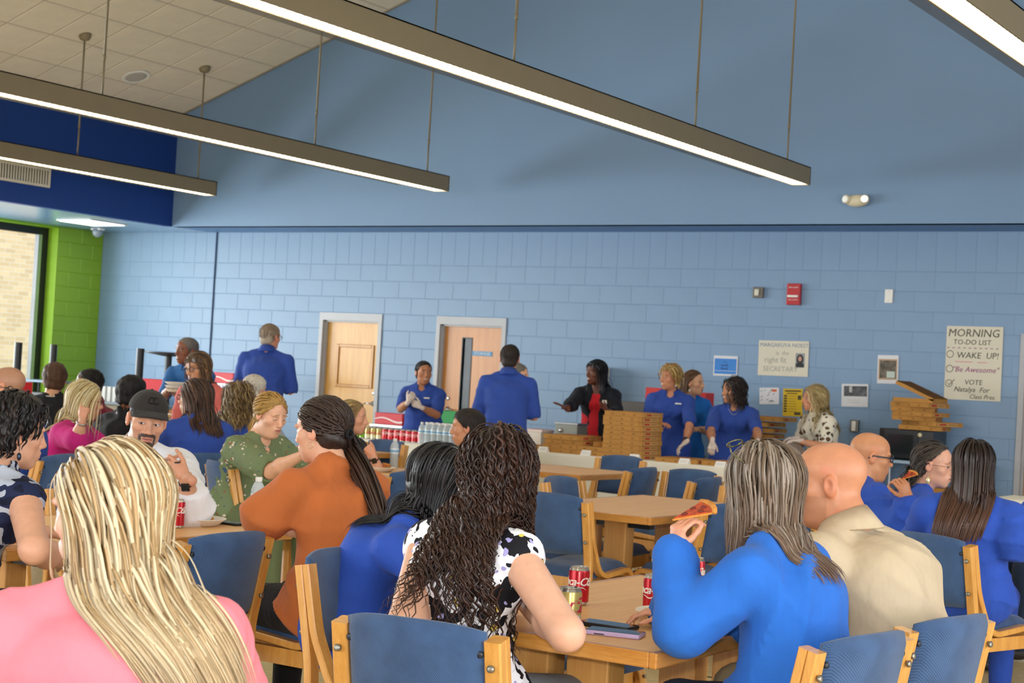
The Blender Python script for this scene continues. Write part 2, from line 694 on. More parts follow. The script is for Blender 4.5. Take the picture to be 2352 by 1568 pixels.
# window: black frame, aluminium strip, panes
wx = XL - 0.24
win = struct(MB().box(wx - 0.04, wx + 0.04, 14.985, 15.094, 0.55, 3.12).box(wx - 0.04, wx + 0.04, -4, 14.985, 3.02, 3.12).box(wx - 0.04, wx + 0.04, -4, 14.985, 0.55, 0.64).build('window_1', black), 'tall black framed window')
MB().box(wx - 0.03, wx + 0.045, 14.925, 14.985, 0.64, 3.02).build('window_stile', steel, win)
for k in range(6):
    y0 = 12.2 - k * 2.6
    MB().box(wx - 0.035, wx + 0.035, y0 - 0.05, y0, 0.64, 3.02).build('window_mullion', black, win)
glass, nt, b = _tree('window_glass')
b.inputs['Base Color'].default_value = (1, 1, 1, 1)
b.inputs['Roughness'].default_value = 0.02
tr = N(nt, 'ShaderNodeBsdfTransparent')
gl = N(nt, 'ShaderNodeBsdfGlossy')
gl.inputs['Roughness'].default_value = 0.03
mxs = N(nt, 'ShaderNodeMixShader')
mxs.inputs[0].default_value = 0.06
nt.links.new(tr.outputs[0], mxs.inputs[1])
nt.links.new(gl.outputs[0], mxs.inputs[2])
nt.links.new(mxs.outputs[0], nt.nodes['Material Output'].inputs['Surface'])
for k in range(6):
    y1 = 14.93 if k == 0 else 12.15 - (k - 1) * 2.6
    y0 = 12.2 - k * 2.6
    MB().box(wx - 0.004, wx + 0.004, y0, y1, 0.63, 3.03).build('pane', glass, win)
# small flush box at the ceiling corner over the green wall
cb = empty('corner_camera', tuple(at_y(224, 537, 15.45)))
MB().lathe([(0.07, 0.06), (0.075, 0.02), (0.06, -0.02), (0.02, -0.045)], 16).build('dome', mat('smoked_dome', '8a95a6', 0.2, 0.6), cb, True)
MB().bbox(-0.09, 0.09, -0.05, 0.05, 0.05, 0.075, 0.01).build('mount', white, cb)
tag(cb, 'small grey dome camera under the low ceiling in the corner', 'security camera')

# outside: cream brick building, lawn, hedge
mt, nt, b = _tree('cream_brick')
bt = N(nt, 'ShaderNodeTexBrick')
bt.inputs['Color1'].default_value = (*srgb('d8c39c'), 1)
bt.inputs['Color2'].default_value = (*srgb('c2ab84'), 1)
bt.inputs['Mortar'].default_value = (*srgb('cfc6b4'), 1)
bt.inputs['Scale'].default_value = 1.0
bt.inputs['Brick Width'].default_value = 0.21
bt.inputs['Row Height'].default_value = 0.075
bt.inputs['Mortar Size'].default_value = 0.006
nt.links.new(coords(nt, 'Object', rot=(0, R(90), 0)), bt.inputs['Vector'])
tc_ = N(nt, 'ShaderNodeTexCoord')
sep = N(nt, 'ShaderNodeSeparateXYZ')
cmb = N(nt, 'ShaderNodeCombineXYZ')
nt.links.new(tc_.outputs['Object'], sep.inputs[0])
nt.links.new(sep.outputs['Y'], cmb.inputs['X'])
nt.links.new(sep.outputs['Z'], cmb.inputs['Y'])
nt.links.new(cmb.outputs[0], bt.inputs['Vector'])
nt.links.new(bt.outputs['Color'], b.inputs['Base Color'])
b.inputs['Roughness'].default_value = 0.9
ob = MB().box(-21.8, -21.3, 16.45, 30, -0.1, 6.0).box(-21.9, -21.25, 16.45, 30, 6.0, 6.15)
tag(ob.build('brick_building', mt), 'cream brick building standing outside the window', 'building')
struct(MB().box(-40, -18.2, -10, 40, -0.3, -0.1).build('ground_outside', mat('lawn_green', '6f8a45', 0.9, 0.2, vary=0.2, nscale=3)))
tg = mat('tree_leaf', '6fa02c', 0.6, 0.3, vary=0.25, nscale=9)
tre = empty('leafy_tree', (-22.8, 15.6, -0.1))
MB().tube([(0, 0, 0), (0.05, 0, 1.2), (0, 0.1, 2.4)], [0.13, 0.1, 0.06], 8).build('trunk', mat('bark', '5a4a38', 0.9), tre, True)
lf = MB()
rr = random.Random(3)
for k in range(900):
    d = Vector((rr.gauss(0, 1), rr.gauss(0, 1), rr.gauss(0, 1))).normalized() * (rr.random() ** .4)
    c = Vector((d.x * 1.0, d.y * 0.75, 3.0 + d.z * 1.5))
    a = Vector((rr.gauss(0, 1), rr.gauss(0, 1), rr.gauss(0, 1))).normalized() * 0.07
    e = a.cross(Vector((rr.gauss(0, 1), rr.gauss(0, 1), rr.gauss(0, 1)))).normalized() * 0.035
    lf.add([c - a, c + e, c + a, c - e], [(0, 1, 2, 3)])
o = lf.build('crown', tg, tre)
tag(tre, 'bright green leafy tree outside the window', 'tree')

# --- walls behind and beside the camera (unseen, left open to let light in)
struct(MB().box(-18.2, XR, -4.2, -4.0, 0, 0.8).box(-18.2, XR, -4.2, -4.0, 3.6, 8.5).build('wall_rear', upperm))
struct(MB().box(XR, XR + 0.2, -4, 16, 0, 0.6).box(XR, XR + 0.2, -4, 16, 3.4, 7.0).box(XR, XR + 0.2, 11.0, 16, 0.6, 3.4).build('wall_right', upperm))


# --- doors
doorm = wood('birch_door', 'c98f3e', 'dfae58', 0.4, (14, 14, 1), 1.2)
doorm2 = wood('oak_door', 'b8752f', 'cf8d40', 0.4, (14, 14, 1), 1.2)
FD = 0.14


def door(n, a, b, h, dm, kind):
    fr = MB()
    for (p, q, z0, z1) in ((a, a + 0.055, 0, h), (b - 0.055, b, 0, h), (a + 0.055, b - 0.055, h - 0.095, h)):
        fr.box(p, q, WY - 0.018, WY + FD, z0, z1)
    st = 0.02
    for (p, q, z0, z1) in ((a + 0.055, a + 0.055 + st, 0, h - .095), (b - 0.055 - st, b - 0.055, 0, h - .095), (a + .055, b - .055, h - .095 - st, h - .095)):
        fr.box(p, q, WY + 0.03, WY + 0.075, z0, z1)
    root = struct(fr.build('door_%d' % n, framegrey), {1: 'pale wooden door with a square vent panel', 2: 'wooden door with a narrow window and storage plate', 3: 'grey door frame at the far end of the wall'}[n])
    x0, x1, z1 = a + 0.058, b - 0.058, h - 0.1
    Yd = WY + 0.078
    leaf = MB()
    if kind == 'glass':
        wx0, wx1, wz0, wz1 = at_y(1063, 800, Yd)[0], at_y(1083, 800, Yd)[0], 0.95, 1.88
        leaf.box(x0, wx0, Yd, Yd + 0.045, 0.01, z1).box(wx1, x1, Yd, Yd + 0.045, 0.01, z1).box(wx0, wx1, Yd, Yd + 0.045, 0.01, wz0).box(wx0, wx1, Yd, Yd + 0.045, wz1, z1)
    else:
        leaf.box(x0, x1, Yd, Yd + 0.045, 0.01, z1)
    lo = leaf.build('door_leaf', dm, root)
    if kind == 'glass':
        MB().box(wx0 - .012, wx0, Yd - .006, Yd + .05, wz0 - .012, wz1 + .012).box(wx1, wx1 + .012, Yd - .006, Yd + .05, wz0 - .012, wz1 + .012).box(wx0, wx1, Yd - .006, Yd + .05, wz1, wz1 + .012).box(wx0, wx1, Yd - .006, Yd + .05, wz0 - .012, wz0).build('window_bead', black, lo)
        MB().box(wx0, wx1, Yd + .02, Yd + .026, wz0, wz1).build('pane', mat('dark_door_glass', '2a3338', 0.12, 0.25, vary=0.6, nscale=3), lo)
        sgx0, sgx1 = at_y(1083, 812, Yd)[0] + 0.01, at_y(1131, 812, Yd)[0]
        zc = at_y(1107, 812, Yd)[2]
        pl = MB().box(sgx0, sgx1, Yd - 0.006, Yd, zc - 0.028, zc + 0.028).build('name_plate', mat('plate_blue', '3f7ea8', 0.4), lo)
        tv, tf = text_mesh('STORAGE', 0.052, 0.0006)
        tm_ = MB().add([((sgx0 + sgx1) / 2 + v[0], Yd - 0.0068 - v[2], zc + v[1]) for v in tv], tf)
        pt = tm_.build('lettering', mat('plate_letters', 'd8e6ee', 0.5), pl)
    elif kind == 'panel':
        zc = 1.43
        px0, px1 = at_y(771, 860, Yd)[0], at_y(857, 860, Yd)[0]
        pz1, pz0 = at_y(815, 791, Yd)[2], at_y(812, 890, Yd)[2]
        fm = MB()
        for (p, q, r0, r1) in ((px0, px0 + .04, pz0, pz1), (px1 - .04, px1, pz0, pz1), (px0 + .04, px1 - .04, pz0, pz0 + .04), (px0 + .04, px1 - .04, pz1 - .04, pz1)):
            fm.bbox(p, q, Yd - 0.018, Yd, r0, r1, 0.006, 2)
        fm.build('panel_moulding', wood('door_moulding', 'b57f36', 'c99348', 0.4, (14, 14, 1), 1.5), lo)
    # lever handle
    hx = x1 - 0.075 if n != 2 else x1 - 0.06
    hz = 1.02
    if n == 2:
        hx = at_y(1028, 945, Yd)[0] + 0.0
    hd = MB()
    M_ = Matrix.Translation((hx, Yd, hz)) @ Matrix.Rotation(R(90), 4, 'X')
    hd.lathe([(0.03, 0), (0.032, 0.006), (0.02, 0.012), (0.012, 0.05)], 14, M=M_)
    s_ = -1 if n != 2 else 1
    hd.tube([(hx, Yd - .05, hz), (hx + s_ * 0.03, Yd - .056, hz), (hx + s_ * 0.11, Yd - .052, hz - 0.004)], [0.011, 0.010, 0.008], 8)
    hd.lathe([(0.022, 0), (0.02, 0.012), (0.012, 0.014)], 14, M=Matrix.Translation((hx, Yd, hz + 0.13)) @ Matrix.Rotation(R(90), 4, 'X'))
    hd.build('handle', steel, lo, True)
    # hinges
    for z in (0.25, 1.0, 1.8):
        MB().tube([(x0, Yd - .006, z - .05), (x0, Yd - .006, z + .05)], 0.008, 8).build('hinge', steel, root)
    return root


door(1, *DOORS[0], doorm, 'panel')
door(2, *DOORS[1], doorm2, 'glass')
door(3, *DOORS[2], doorm2, 'plain')

# ================================================================== LIGHT FIXTURES
lampm = emit('fluorescent_lamp', 'fff3da', 6.5)
louv = mat('louver_white', 'f2ead8', 0.35, 0.5, vary=0.02)
perf, nt, b = _tree('perforated_metal')
b.inputs['Base Color'].default_value = (*srgb('4d4738'), 1)
b.inputs['Roughness'].default_value = 0.5
tr = N(nt, 'ShaderNodeBsdfTransparent')
mxs = N(nt, 'ShaderNodeMixShader')
mxs.inputs[0].default_value = 0.38
nt.links.new(tr.outputs[0], mxs.inputs[1])
nt.links.new(b.outputs[0], mxs.inputs[2])
nt.links.new(mxs.outputs[0], nt.nodes['Material Output'].inputs['Surface'])
FZ = 3.46
FIX = [(-2.67, 14.6, (9.6, 12.4, 14.3), 'bronze linear pendant light nearest the camera, cut by the upper right corner'),
       (-6.26, 14.6, (9.45, 12.29, 14.24), 'long bronze linear pendant light running across the middle of the gable wall'),
       (-10.53, 14.6, (9.58, 12.39, 14.3), 'bronze linear pendant light ending in front of the gable wall, second from the window'),
       (-14.02, 14.6, (9.6, 12.45, 14.36), 'bronze linear pendant light in front of the dark blue soffit')]
W2, HH = 0.095, 0.172
louvre_mesh = None
for fx, ye, rods, lab in FIX:
    t = empty('pendant_light', (fx, 0, FZ))
    y0 = 1.0
    body = MB()
    body.box(-W2, -W2 + 0.012, y0, ye, 0, HH).box(W2 - 0.012, W2, y0, ye, 0, HH).box(-W2, W2, y0, ye, HH - 0.01, HH).box(-W2, W2, ye - 0.012, ye, 0, HH).box(-W2, W2, y0, y0 + .012, 0, HH)
    body.build('housing', bronze, t)
    MB().box(-W2 + .012, W2 - .012, y0 + .012, ye - .012, 0.008, 0.018).build('lamp', lampm, t)
    bl = MB()
    k = y0 + 0.05
    while k < ye - .02:
        bl.box(-W2 + .012, W2 - .012, k, k + 0.004, 0.001, 0.0078)
        k += 0.075
    bo = bl.build('louver', louv, t)
    MB().box(-W2 - 0.085, -W2 - 0.001, y0, ye - 0.6, 0.0, 0.002).build('perforated_wing', perf, t)
    for ry in rods:
        zt = (ceil_z(fx) if fx < XRIDGE else zr - GS * (fx - XRIDGE)) - FZ
        rod = MB().tube([(0, ry, HH), (0, ry, HH + .32)], 0.009, 8).tube([(0, ry, HH + .32), (0, ry, HH + .36)], 0.013, 8).tube([(0, ry, HH + 0.36), (0, ry, zt)], 0.0105, 8)
        ro = rod.build('rod', bronze, t, True)
        MB().lathe([(0.07, zt + 0.03), (0.068, zt - .02), (0.05, zt - .05), (0.012, zt - 0.065)], 16, (0, ry, 0)).build('canopy', bronze, ro, True)
    tag(t, lab, 'pendant light', 'linear pendant lights')

# ================================================================== WALL DEVICES AND POSTERS
def wallbox(name, px, py, wdt, hgt, dep, m_, lab, cat, Y=WY - 0.006):
    p = at_y(px, py, Y)
    t = empty(name, tuple(p))
    MB().bbox(-wdt / 2, wdt / 2, -dep, 0, -hgt / 2, hgt / 2, min(0.006, dep * .4), 2).build('housing', m_, t)
    tag(t, lab, cat)
    return t


t = wallbox('wall_strobe', 1744, 672, 0.115, 0.115, 0.045, mat('taupe_metal', '6d685c', 0.4), 'small grey square strobe on the blue block wall', 'alarm strobe')
MB().bbox(-0.03, 0.02, -0.065, -0.045, -0.035, 0.035, 0.008).build('lens', mat('strobe_lens', 'd9d4c2', 0.15), t)
t = wallbox('fire_alarm_pull', 1826, 676, 0.15, 0.225, 0.05, mat('alarm_red', 'b5232a', 0.35), 'red fire alarm pull station on the blue block wall', 'fire alarm')
MB().bbox(-0.06, 0.06, -0.07, -0.05, -0.035, -0.01, 0.006).build('pull_handle', white, t)
tv, tf = text_mesh('FIRE ALARM', 0.02, 0.0004)
MB().add([(v[0], -0.0508 - v[2], v[1] + 0.07) for v in tv], tf).build('lettering', white, t)
tv, tf = text_mesh('PULL DOWN', 0.018, 0.0004)
MB().add([(v[0], -0.0508 - v[2], v[1] - 0.06) for v in tv], tf).build('lettering', white, t)
t = wallbox('blank_wall_plate', 2042, 680, 0.085, 0.14, 0.012, white, 'plain white wall plate to the right of the red alarm', 'wall plate')
for z in (-.05, .05):
    MB().lathe([(0.004, 0), (0.003, .002)], 8, M=Matrix.Translation((0, -0.012, z)) @ Matrix.Rotation(R(90), 4, 'X')).build('screw', steel, t)
t = wallbox('outlet_box', 1965, 978, 0.085, 0.125, 0.05, mat('steel_box', '77736a', 0.35, 0.5, 0.5), 'grey steel surface outlet box between the leopard print woman and the microwave', 'outlet')
MB().bbox(-.022, .022, -.056, -.05, -.05, .05, .002).build('outlet_face', white, t)
t = wallbox('wall_phone_plate', 2152, 995, 0.05, 0.13, 0.045, mat('dark_plate', '2e3138', 0.4), 'small dark device with white tags on the wall right of the microwave', 'wall device')
MB().bbox(-.02, .02, -.05, -.045, .02, .05, .002).build('tag', white, t)
MB().bbox(-.024, .024, -.05, -.045, -.02, .005, .002).build('tag', white, t)
# emergency light on the upper wall
p = at_y(1972, 462, UY)
t = empty('emergency_light', tuple(p))
cream = mat('cream_plastic', 'd8cfb2', 0.4)
sh = MB()
sh.sphere((0, -0.045, 0), (0.125, 0.055, 0.062), 20, 12)
sh.build('housing', cream, t, True)
for sx in (-1, 1):
    hd = MB().lathe([(0.042, 0), (0.045, 0.03), (0.043, 0.045), (0.036, 0.05)], 18, M=Matrix.Translation((sx * 0.085, -0.06, 0.01)) @ Matrix.Rotation(R(90), 4, 'X') @ Matrix.Rotation(R(18 * sx), 4, 'Y')).build('lamp_head', cream, t, True)
    MB().lathe([(0.034, 0.05), (0.03, 0.052), (0.001, 0.053)], 18, M=Matrix.Translation((sx * 0.085, -0.06, 0.01)) @ Matrix.Rotation(R(90), 4, 'X') @ Matrix.Rotation(R(18 * sx), 4, 'Y')).build('lens', emit('emergency_lens_%d' % sx, 'eef0ee', 0.9 if sx > 0 else 0.1), hd, True)
tag(t, 'cream twin head emergency light on the blue gable wall', 'emergency light')


def sheet(name, p1, p2, p3, col, lab, cat='poster', th=0.002):
    """paper on the wall from its three corners: top left, top right, bottom left (pixels)"""
    Y = WY - 0.0085
    a, b, c = (Vector(at_y(*p, Y)) for p in (p1, p2, p3))
    ux = b - a
    W_, H_ = ux.length, (a - c).length
    ang = math.atan2(ux.z, ux.x)
    cen = a + ux / 2 + (c - a) / 2
    t = empty(name, tuple(cen))
    t.rotation_euler = (0, -ang, 0)
    MB().box(-W_ / 2, W_ / 2, -th, 0, -H_ / 2, H_ / 2).build('paper', col, t)
    tag(t, lab, cat)
    return t, W_, H_


def put_text(t, body, size, x, z, m_, shear=0.0, name='lettering', y=-0.0032, space=1.0, offset=0.0, bold=0.0):
    tv, tf = text_mesh(body, size, 0.0005, shear, 'LEFT', space, bold)
    return MB().add([(v[0] + x, y - v[2], v[1] + z) for v in tv], tf).build(name, m_, t)


paper = mat('poster_paper', 'd9d3c0', 0.7, 0.2, vary=0.02)
paperw = mat('white_paper', 'dcdde0', 0.7, 0.2, vary=0.02)
ink = mat('marker_black', '4a4a42', 0.7)
inkp = mat('marker_purple', '8e3b78', 0.7)
inkr = mat('marker_pink', 'd98a90', 0.7)
t, w_, h_ = sheet('todo_poster', (2175, 748), (2305, 751), (2168, 916), paper, 'tall hand lettered white poster listing a morning to-do list')
L = -w_ / 2
put_text(t, 'MORNING', 0.108, L + 0.015, 0.295, ink, 0.12)
put_text(t, 'TO-DO LIST', 0.07, L + 0.07, 0.205, ink, 0.1)
for k in range(10):
    MB().box(L + 0.012 + k * 0.054, L + 0.036 + k * 0.054, -0.0035, -0.002, 0.146, 0.153).build('dash', inkp, t)
put_text(t, 'WAKE  UP!', 0.085, L + 0.11, 0.075, ink, 0.12)
MB().box(L + 0.1, L + 0.27, -0.0035, -0.002, 0.008, 0.015).build('underline', inkr, t)
MB().box(L + 0.32, L + 0.42, -0.0035, -0.002, 0.006, 0.013).build('underline', inkr, t)
put_text(t, '"Be Awesome"', 0.076, L + 0.07, -0.065, inkp, 0.25)
put_text(t, 'VOTE', 0.07, L + 0.2, -0.19, ink, 0.1)
put_text(t, 'Natalya  For', 0.07, L + 0.095, -0.262, ink, 0.3)
put_text(t, 'Class Pres.', 0.06, L + 0.25, -0.33, ink, 0.3)
for z in (0.085, -0.06, -0.205):
    rg = MB()
    n = 20
    for k in range(n):
        a0, a1 = 2 * math.pi * k / n, 2 * math.pi * (k + 1) / n
        vs = [(L + 0.045 + r_ * math.cos(a), -0.0035, z + r_ * math.sin(a)) for a in (a0, a1) for r_ in (0.031, 0.037)]
        rg.add(vs, [(0, 1, 3, 2)])
    rg.build('check_circle', ink, t)
MB().tube([(L + .03, -.004, -.2), (L + .045, -.004, -.222), (L + .1, -.004, -.165)], 0.003, 6).build('check_mark', ink, t)

t, w_, h_ = sheet('campaign_poster', (1744, 781), (1859, 784), (1740, 861), paper, 'white hand lettered poster with a small portrait, above the leopard print woman')
L = -w_ / 2
inkf = mat('marker_faded', '7f93a8', 0.7)
put_text(t, 'MARGARUYA NOEST', 0.058, L + 0.015, 0.138, inkf, 0.0)
put_text(t, 'is  the', 0.06, L + 0.2, 0.055, mat('marker_faded2', 'a3a59a', 0.7))
put_text(t, 'right fit', 0.085, L + 0.07, -0.02, mat('marker_faded2', 'a3a59a', 0.7))
put_text(t, 'SECRETARY', 0.075, L + 0.06, -0.115, mat('marker_faded2', 'a3a59a', 0.7))
pc = MB().box(L + 0.425, L + 0.525, -0.004, -0.002, -0.09, 0.06).build('portrait', mat('portrait_grey', '8d8f92', 0.5), t)
MB().lathe([(0.040, 0), (0.038, .0015)], 18, M=Matrix.Translation((L + .475, -.004, -.005)) @ Matrix.Rotation(R(90), 4, 'X') @ Matrix.Diagonal((1, 1.3, 1, 1))).build('portrait_hair', black, pc)
MB().lathe([(0.021, 0), (0.02, .0025)], 18, M=Matrix.Translation((L + .475, -.004, 0.0)) @ Matrix.Rotation(R(90), 4, 'X') @ Matrix.Diagonal((1, 1.3, 1, 1))).build('portrait_face', mat('portrait_face', 'c08f78', 0.6), pc)
MB().box(L + 0.43, L + 0.52, -0.0056, -0.004, -0.088, -0.045).build('portrait_shirt', black, pc)

t, w_, h_ = sheet('blue_flyer', (1640, 816), (1695, 818), (1638, 862), paperw, 'white sheet with a bright blue panel, behind the dark haired woman in blue', 'flyer')
MB().box(-w_ / 2 + .012, w_ / 2 - .012, -0.003, -0.002, -h_ / 2 + .022, h_ / 2 - .03).build('blue_panel', mat('flyer_blue', '2e7fd0', 0.5), t)
put_text(t, 'Vote', 0.025, -0.03, 0.045, mat('flyer_ink', '1c3f78', 0.6))
put_text(t, 'Lorah', 0.034, -0.05, 0.008, MATS['flyer_ink'], bold=0.001)
put_text(t, 'Board', 0.034, -0.052, -0.028, MATS['flyer_ink'], bold=0.001)
MB().box(-w_ / 2 + .02, w_ / 2 - .02, -0.0036, -0.003, -.055, -.052).build('rule', white, t)

t, w_, h_ = sheet('photo_flyer', (2017, 815), (2065, 816), (2014, 880), paperw, 'white sheet with a colour photograph of people, left of the morning poster', 'flyer')
MB().box(-w_ / 2 + .012, w_ / 2 - .012, -0.003, -0.002, -.105, .105).build('border', mat('photo_border', 'b79a7c', 0.6), t)
MB().box(-w_ / 2 + .025, w_ / 2 - .025, -0.0036, -0.003, -.09, .09).build('picture', mat('photo_picture', '5d5548', 0.5, vary=0.9, nscale=16), t)
MB().box(-.01, .075, -0.0042, -0.0036, -.085, -.02).build('picture_sign', mat('photo_sign', 'bcc9bf', 0.6), t)

t, w_, h_ = sheet('grey_flyer', (1934, 881), (1995, 882), (1932, 933), paperw, 'white sheet with a wide black and white photograph', 'flyer')
MB().box(-w_ / 2 + .025, w_ / 2 - .012, -0.003, -0.002, -.01, .095).build('picture', mat('bw_picture', '55565a', 0.5, vary=0.7, nscale=18), t)
MB().box(-.06, -.03, -0.0036, -0.003, .03, .09).build('picture_highlight', mat('bw_light', 'bcbcbc', 0.5), t)
for k in range(2):
    MB().box(-.08 + .02 * k, .06, -.003, -.002, -.05 - k * .025, -.047 - k * .025).build('print_line', mat('grey_ink', '9a9a9a', 0.7), t)

t, w_, h_ = sheet('drawn_flyer', (1745, 890), (1790, 890), (1744, 928), paperw, 'white sheet covered in small drawings, left of the yellow flyer', 'flyer')
rg = random.Random(5)
for k in range(14):
    x, z = rg.uniform(-.09, .06), rg.uniform(-.075, .07)
    pts = [(x + .012 * math.cos(a * 1.2), -0.003, z + .010 * math.sin(a * 1.7)) for a in np.linspace(0, 5, 9)]
    MB().tube(pts, 0.0011, 4).build('doodle', mat('doodle_ink', '6f7a86', 0.7), t)
MB().box(.03, .085, -.003, -.002, .045, .07).build('sticker', mat('sticker_orange', 'd8642a', 0.5), t)

t, w_, h_ = sheet('yellow_flyer', (1800, 892), (1845, 893), (1797, 955), mat('yellow_paper', 'd9b52f', 0.6, 0.2, vary=0.02), 'yellow paper flyer with black print on the wall', 'flyer')
inkd = mat('print_dark', '4d4420', 0.7)
MB().box(-.09, .09, -.003, -.002, .112, .128).build('print_line', inkd, t)
MB().box(-.07, .05, -.003, -.002, .09, .1).build('print_line', inkd, t)
for k in range(7):
    MB().box(-.1, -.065, -.003, -.002, .06 - k * .027, .078 - k * .027).build('print_block', inkd, t)
    MB().box(-.05, .04, -.003, -.002, .065 - k * .027, .069 - k * .027).build('print_line', inkd, t)
MB().box(.055, .095, -.003, -.002, .03, .075).build('print_block', inkd, t)
MB().box(.02, .09, -.003, -.002, -.13, -.1).build('print_block', inkd, t)
# ================================================================== TABLES AND CHAIRS
oak = wood('oak_frame', 'cb8a3c', 'e3aa58', 0.3, (9, 9, 1.2), 4.0, 0.4)
oakx = wood('oak_edge', 'b8752e', 'd69a4c', 0.3, (1.5, 1.5, 12), 4.0, 0.4)
topm = wood('oak_laminate', 'e2ab66', 'f0c182', 0.42, (16, 1.2, 1), 2.2, 0.0)
legm = wood('oak_leg', 'c88d45', 'dca660', 0.4, (18, 18, 1.0), 3.0, 0.1)
# woven blue upholstery
mt, nt, b = _tree('blue_upholstery')
v = coords(nt, 'Object')
wv = N(nt, 'ShaderNodeTexWave', wave_type='BANDS', bands_direction='DIAGONAL')
wv.inputs['Scale'].default_value = 95
wv.inputs['Distortion'].default_value = 0.6
nt.links.new(v, wv.inputs['Vector'])
f = noise(nt, v, 9, 4)
mx = N(nt, 'ShaderNodeMath', operation='MULTIPLY_ADD')
nt.links.new(wv.outputs['Fac'], mx.inputs[0])
mx.inputs[1].default_value = 0.35
nt.links.new(f, mx.inputs[2])
nt.links.new(ramp(nt, mx.outputs[0], [(0.3, srgb('2c405f')), (0.9, srgb('45628b'))]), b.inputs['Base Color'])
b.inputs['Roughness'].default_value = 0.9
b.inputs['Specular IOR Level'].default_value = 0.2
b.inputs['Sheen Weight'].default_value = 0.25
bump(nt, b, wv.outputs['Fac'], 0.35, 0.002)
blue = mt
boltm = mat('bolt_zinc', '8f8a7c', 0.35, 0.5, 0.8)


def fillet(path, rad, n=7):
    """round the corners of a 2D path"""
    out = [np.array(path[0], float)]
    for i in range(1, len(path) - 1):
        p, q, r_ = (np.array(path[k], float) for k in (i - 1, i, i + 1))
        a, b_ = (p - q), (r_ - q)
        la, lb = np.linalg.norm(a), np.linalg.norm(b_)
        a, b_ = a / la, b_ / lb
        ang = math.acos(np.clip(a @ b_, -1, 1))
        d = min(rad[i - 1] / math.tan(ang / 2), la * .49, lb * .49)
        rr_ = d * math.tan(ang / 2)
        c = q + (a + b_) / np.linalg.norm(a + b_) * (rr_ / math.sin(ang / 2))
        s, e = q + a * d - c, q + b_ * d - c
        a0, a1 = math.atan2(s[1], s[0]), math.atan2(e[1], e[0])
        da = (a1 - a0 + math.pi) % (2 * math.pi) - math.pi
        out += [c + rr_ * np.array([math.cos(a0 + da * k / n), math.sin(a0 + da * k / n)]) for k in range(n + 1)]
    out.append(np.array(path[-1], float))
    return out


def bent(path, th, x0, x1, ch=0.004):
    """laminated strip following a path in the (y,z) plane, width x0..x1"""
    mb = MB()
    n = len(path)
    L_, Rr = [], []
    for i, p in enumerate(path):
        t = path[min(i + 1, n - 1)] - path[max(i - 1, 0)]
        t /= np.linalg.norm(t)
        nn = np.array([-t[1], t[0]])
        L_.append((p + nn * th / 2, p + nn * (th / 2 - ch), p - nn * (th / 2 - ch), p - nn * th / 2))
    vs, fs = [], []
    for (a, a2, b2, b_) in L_:
        vs += [(x0 + ch, *a), (x1 - ch, *a), (x1, *a2), (x1, *b2), (x1 - ch, *b_), (x0 + ch, *b_), (x0, *b2), (x0, *a2)]
    for i in range(n - 1):
        for k in range(8):
            k2 = (k + 1) % 8
            fs.append((i * 8 + k, i * 8 + k2, (i + 1) * 8 + k2, (i + 1) * 8 + k))
    fs.append(tuple(range(7, -1, -1)))
    fs.append(tuple((n - 1) * 8 + k for k in range(8)))
    return mb.add(vs, fs)


CW = 0.235     # half spacing of the side frames (outer faces)


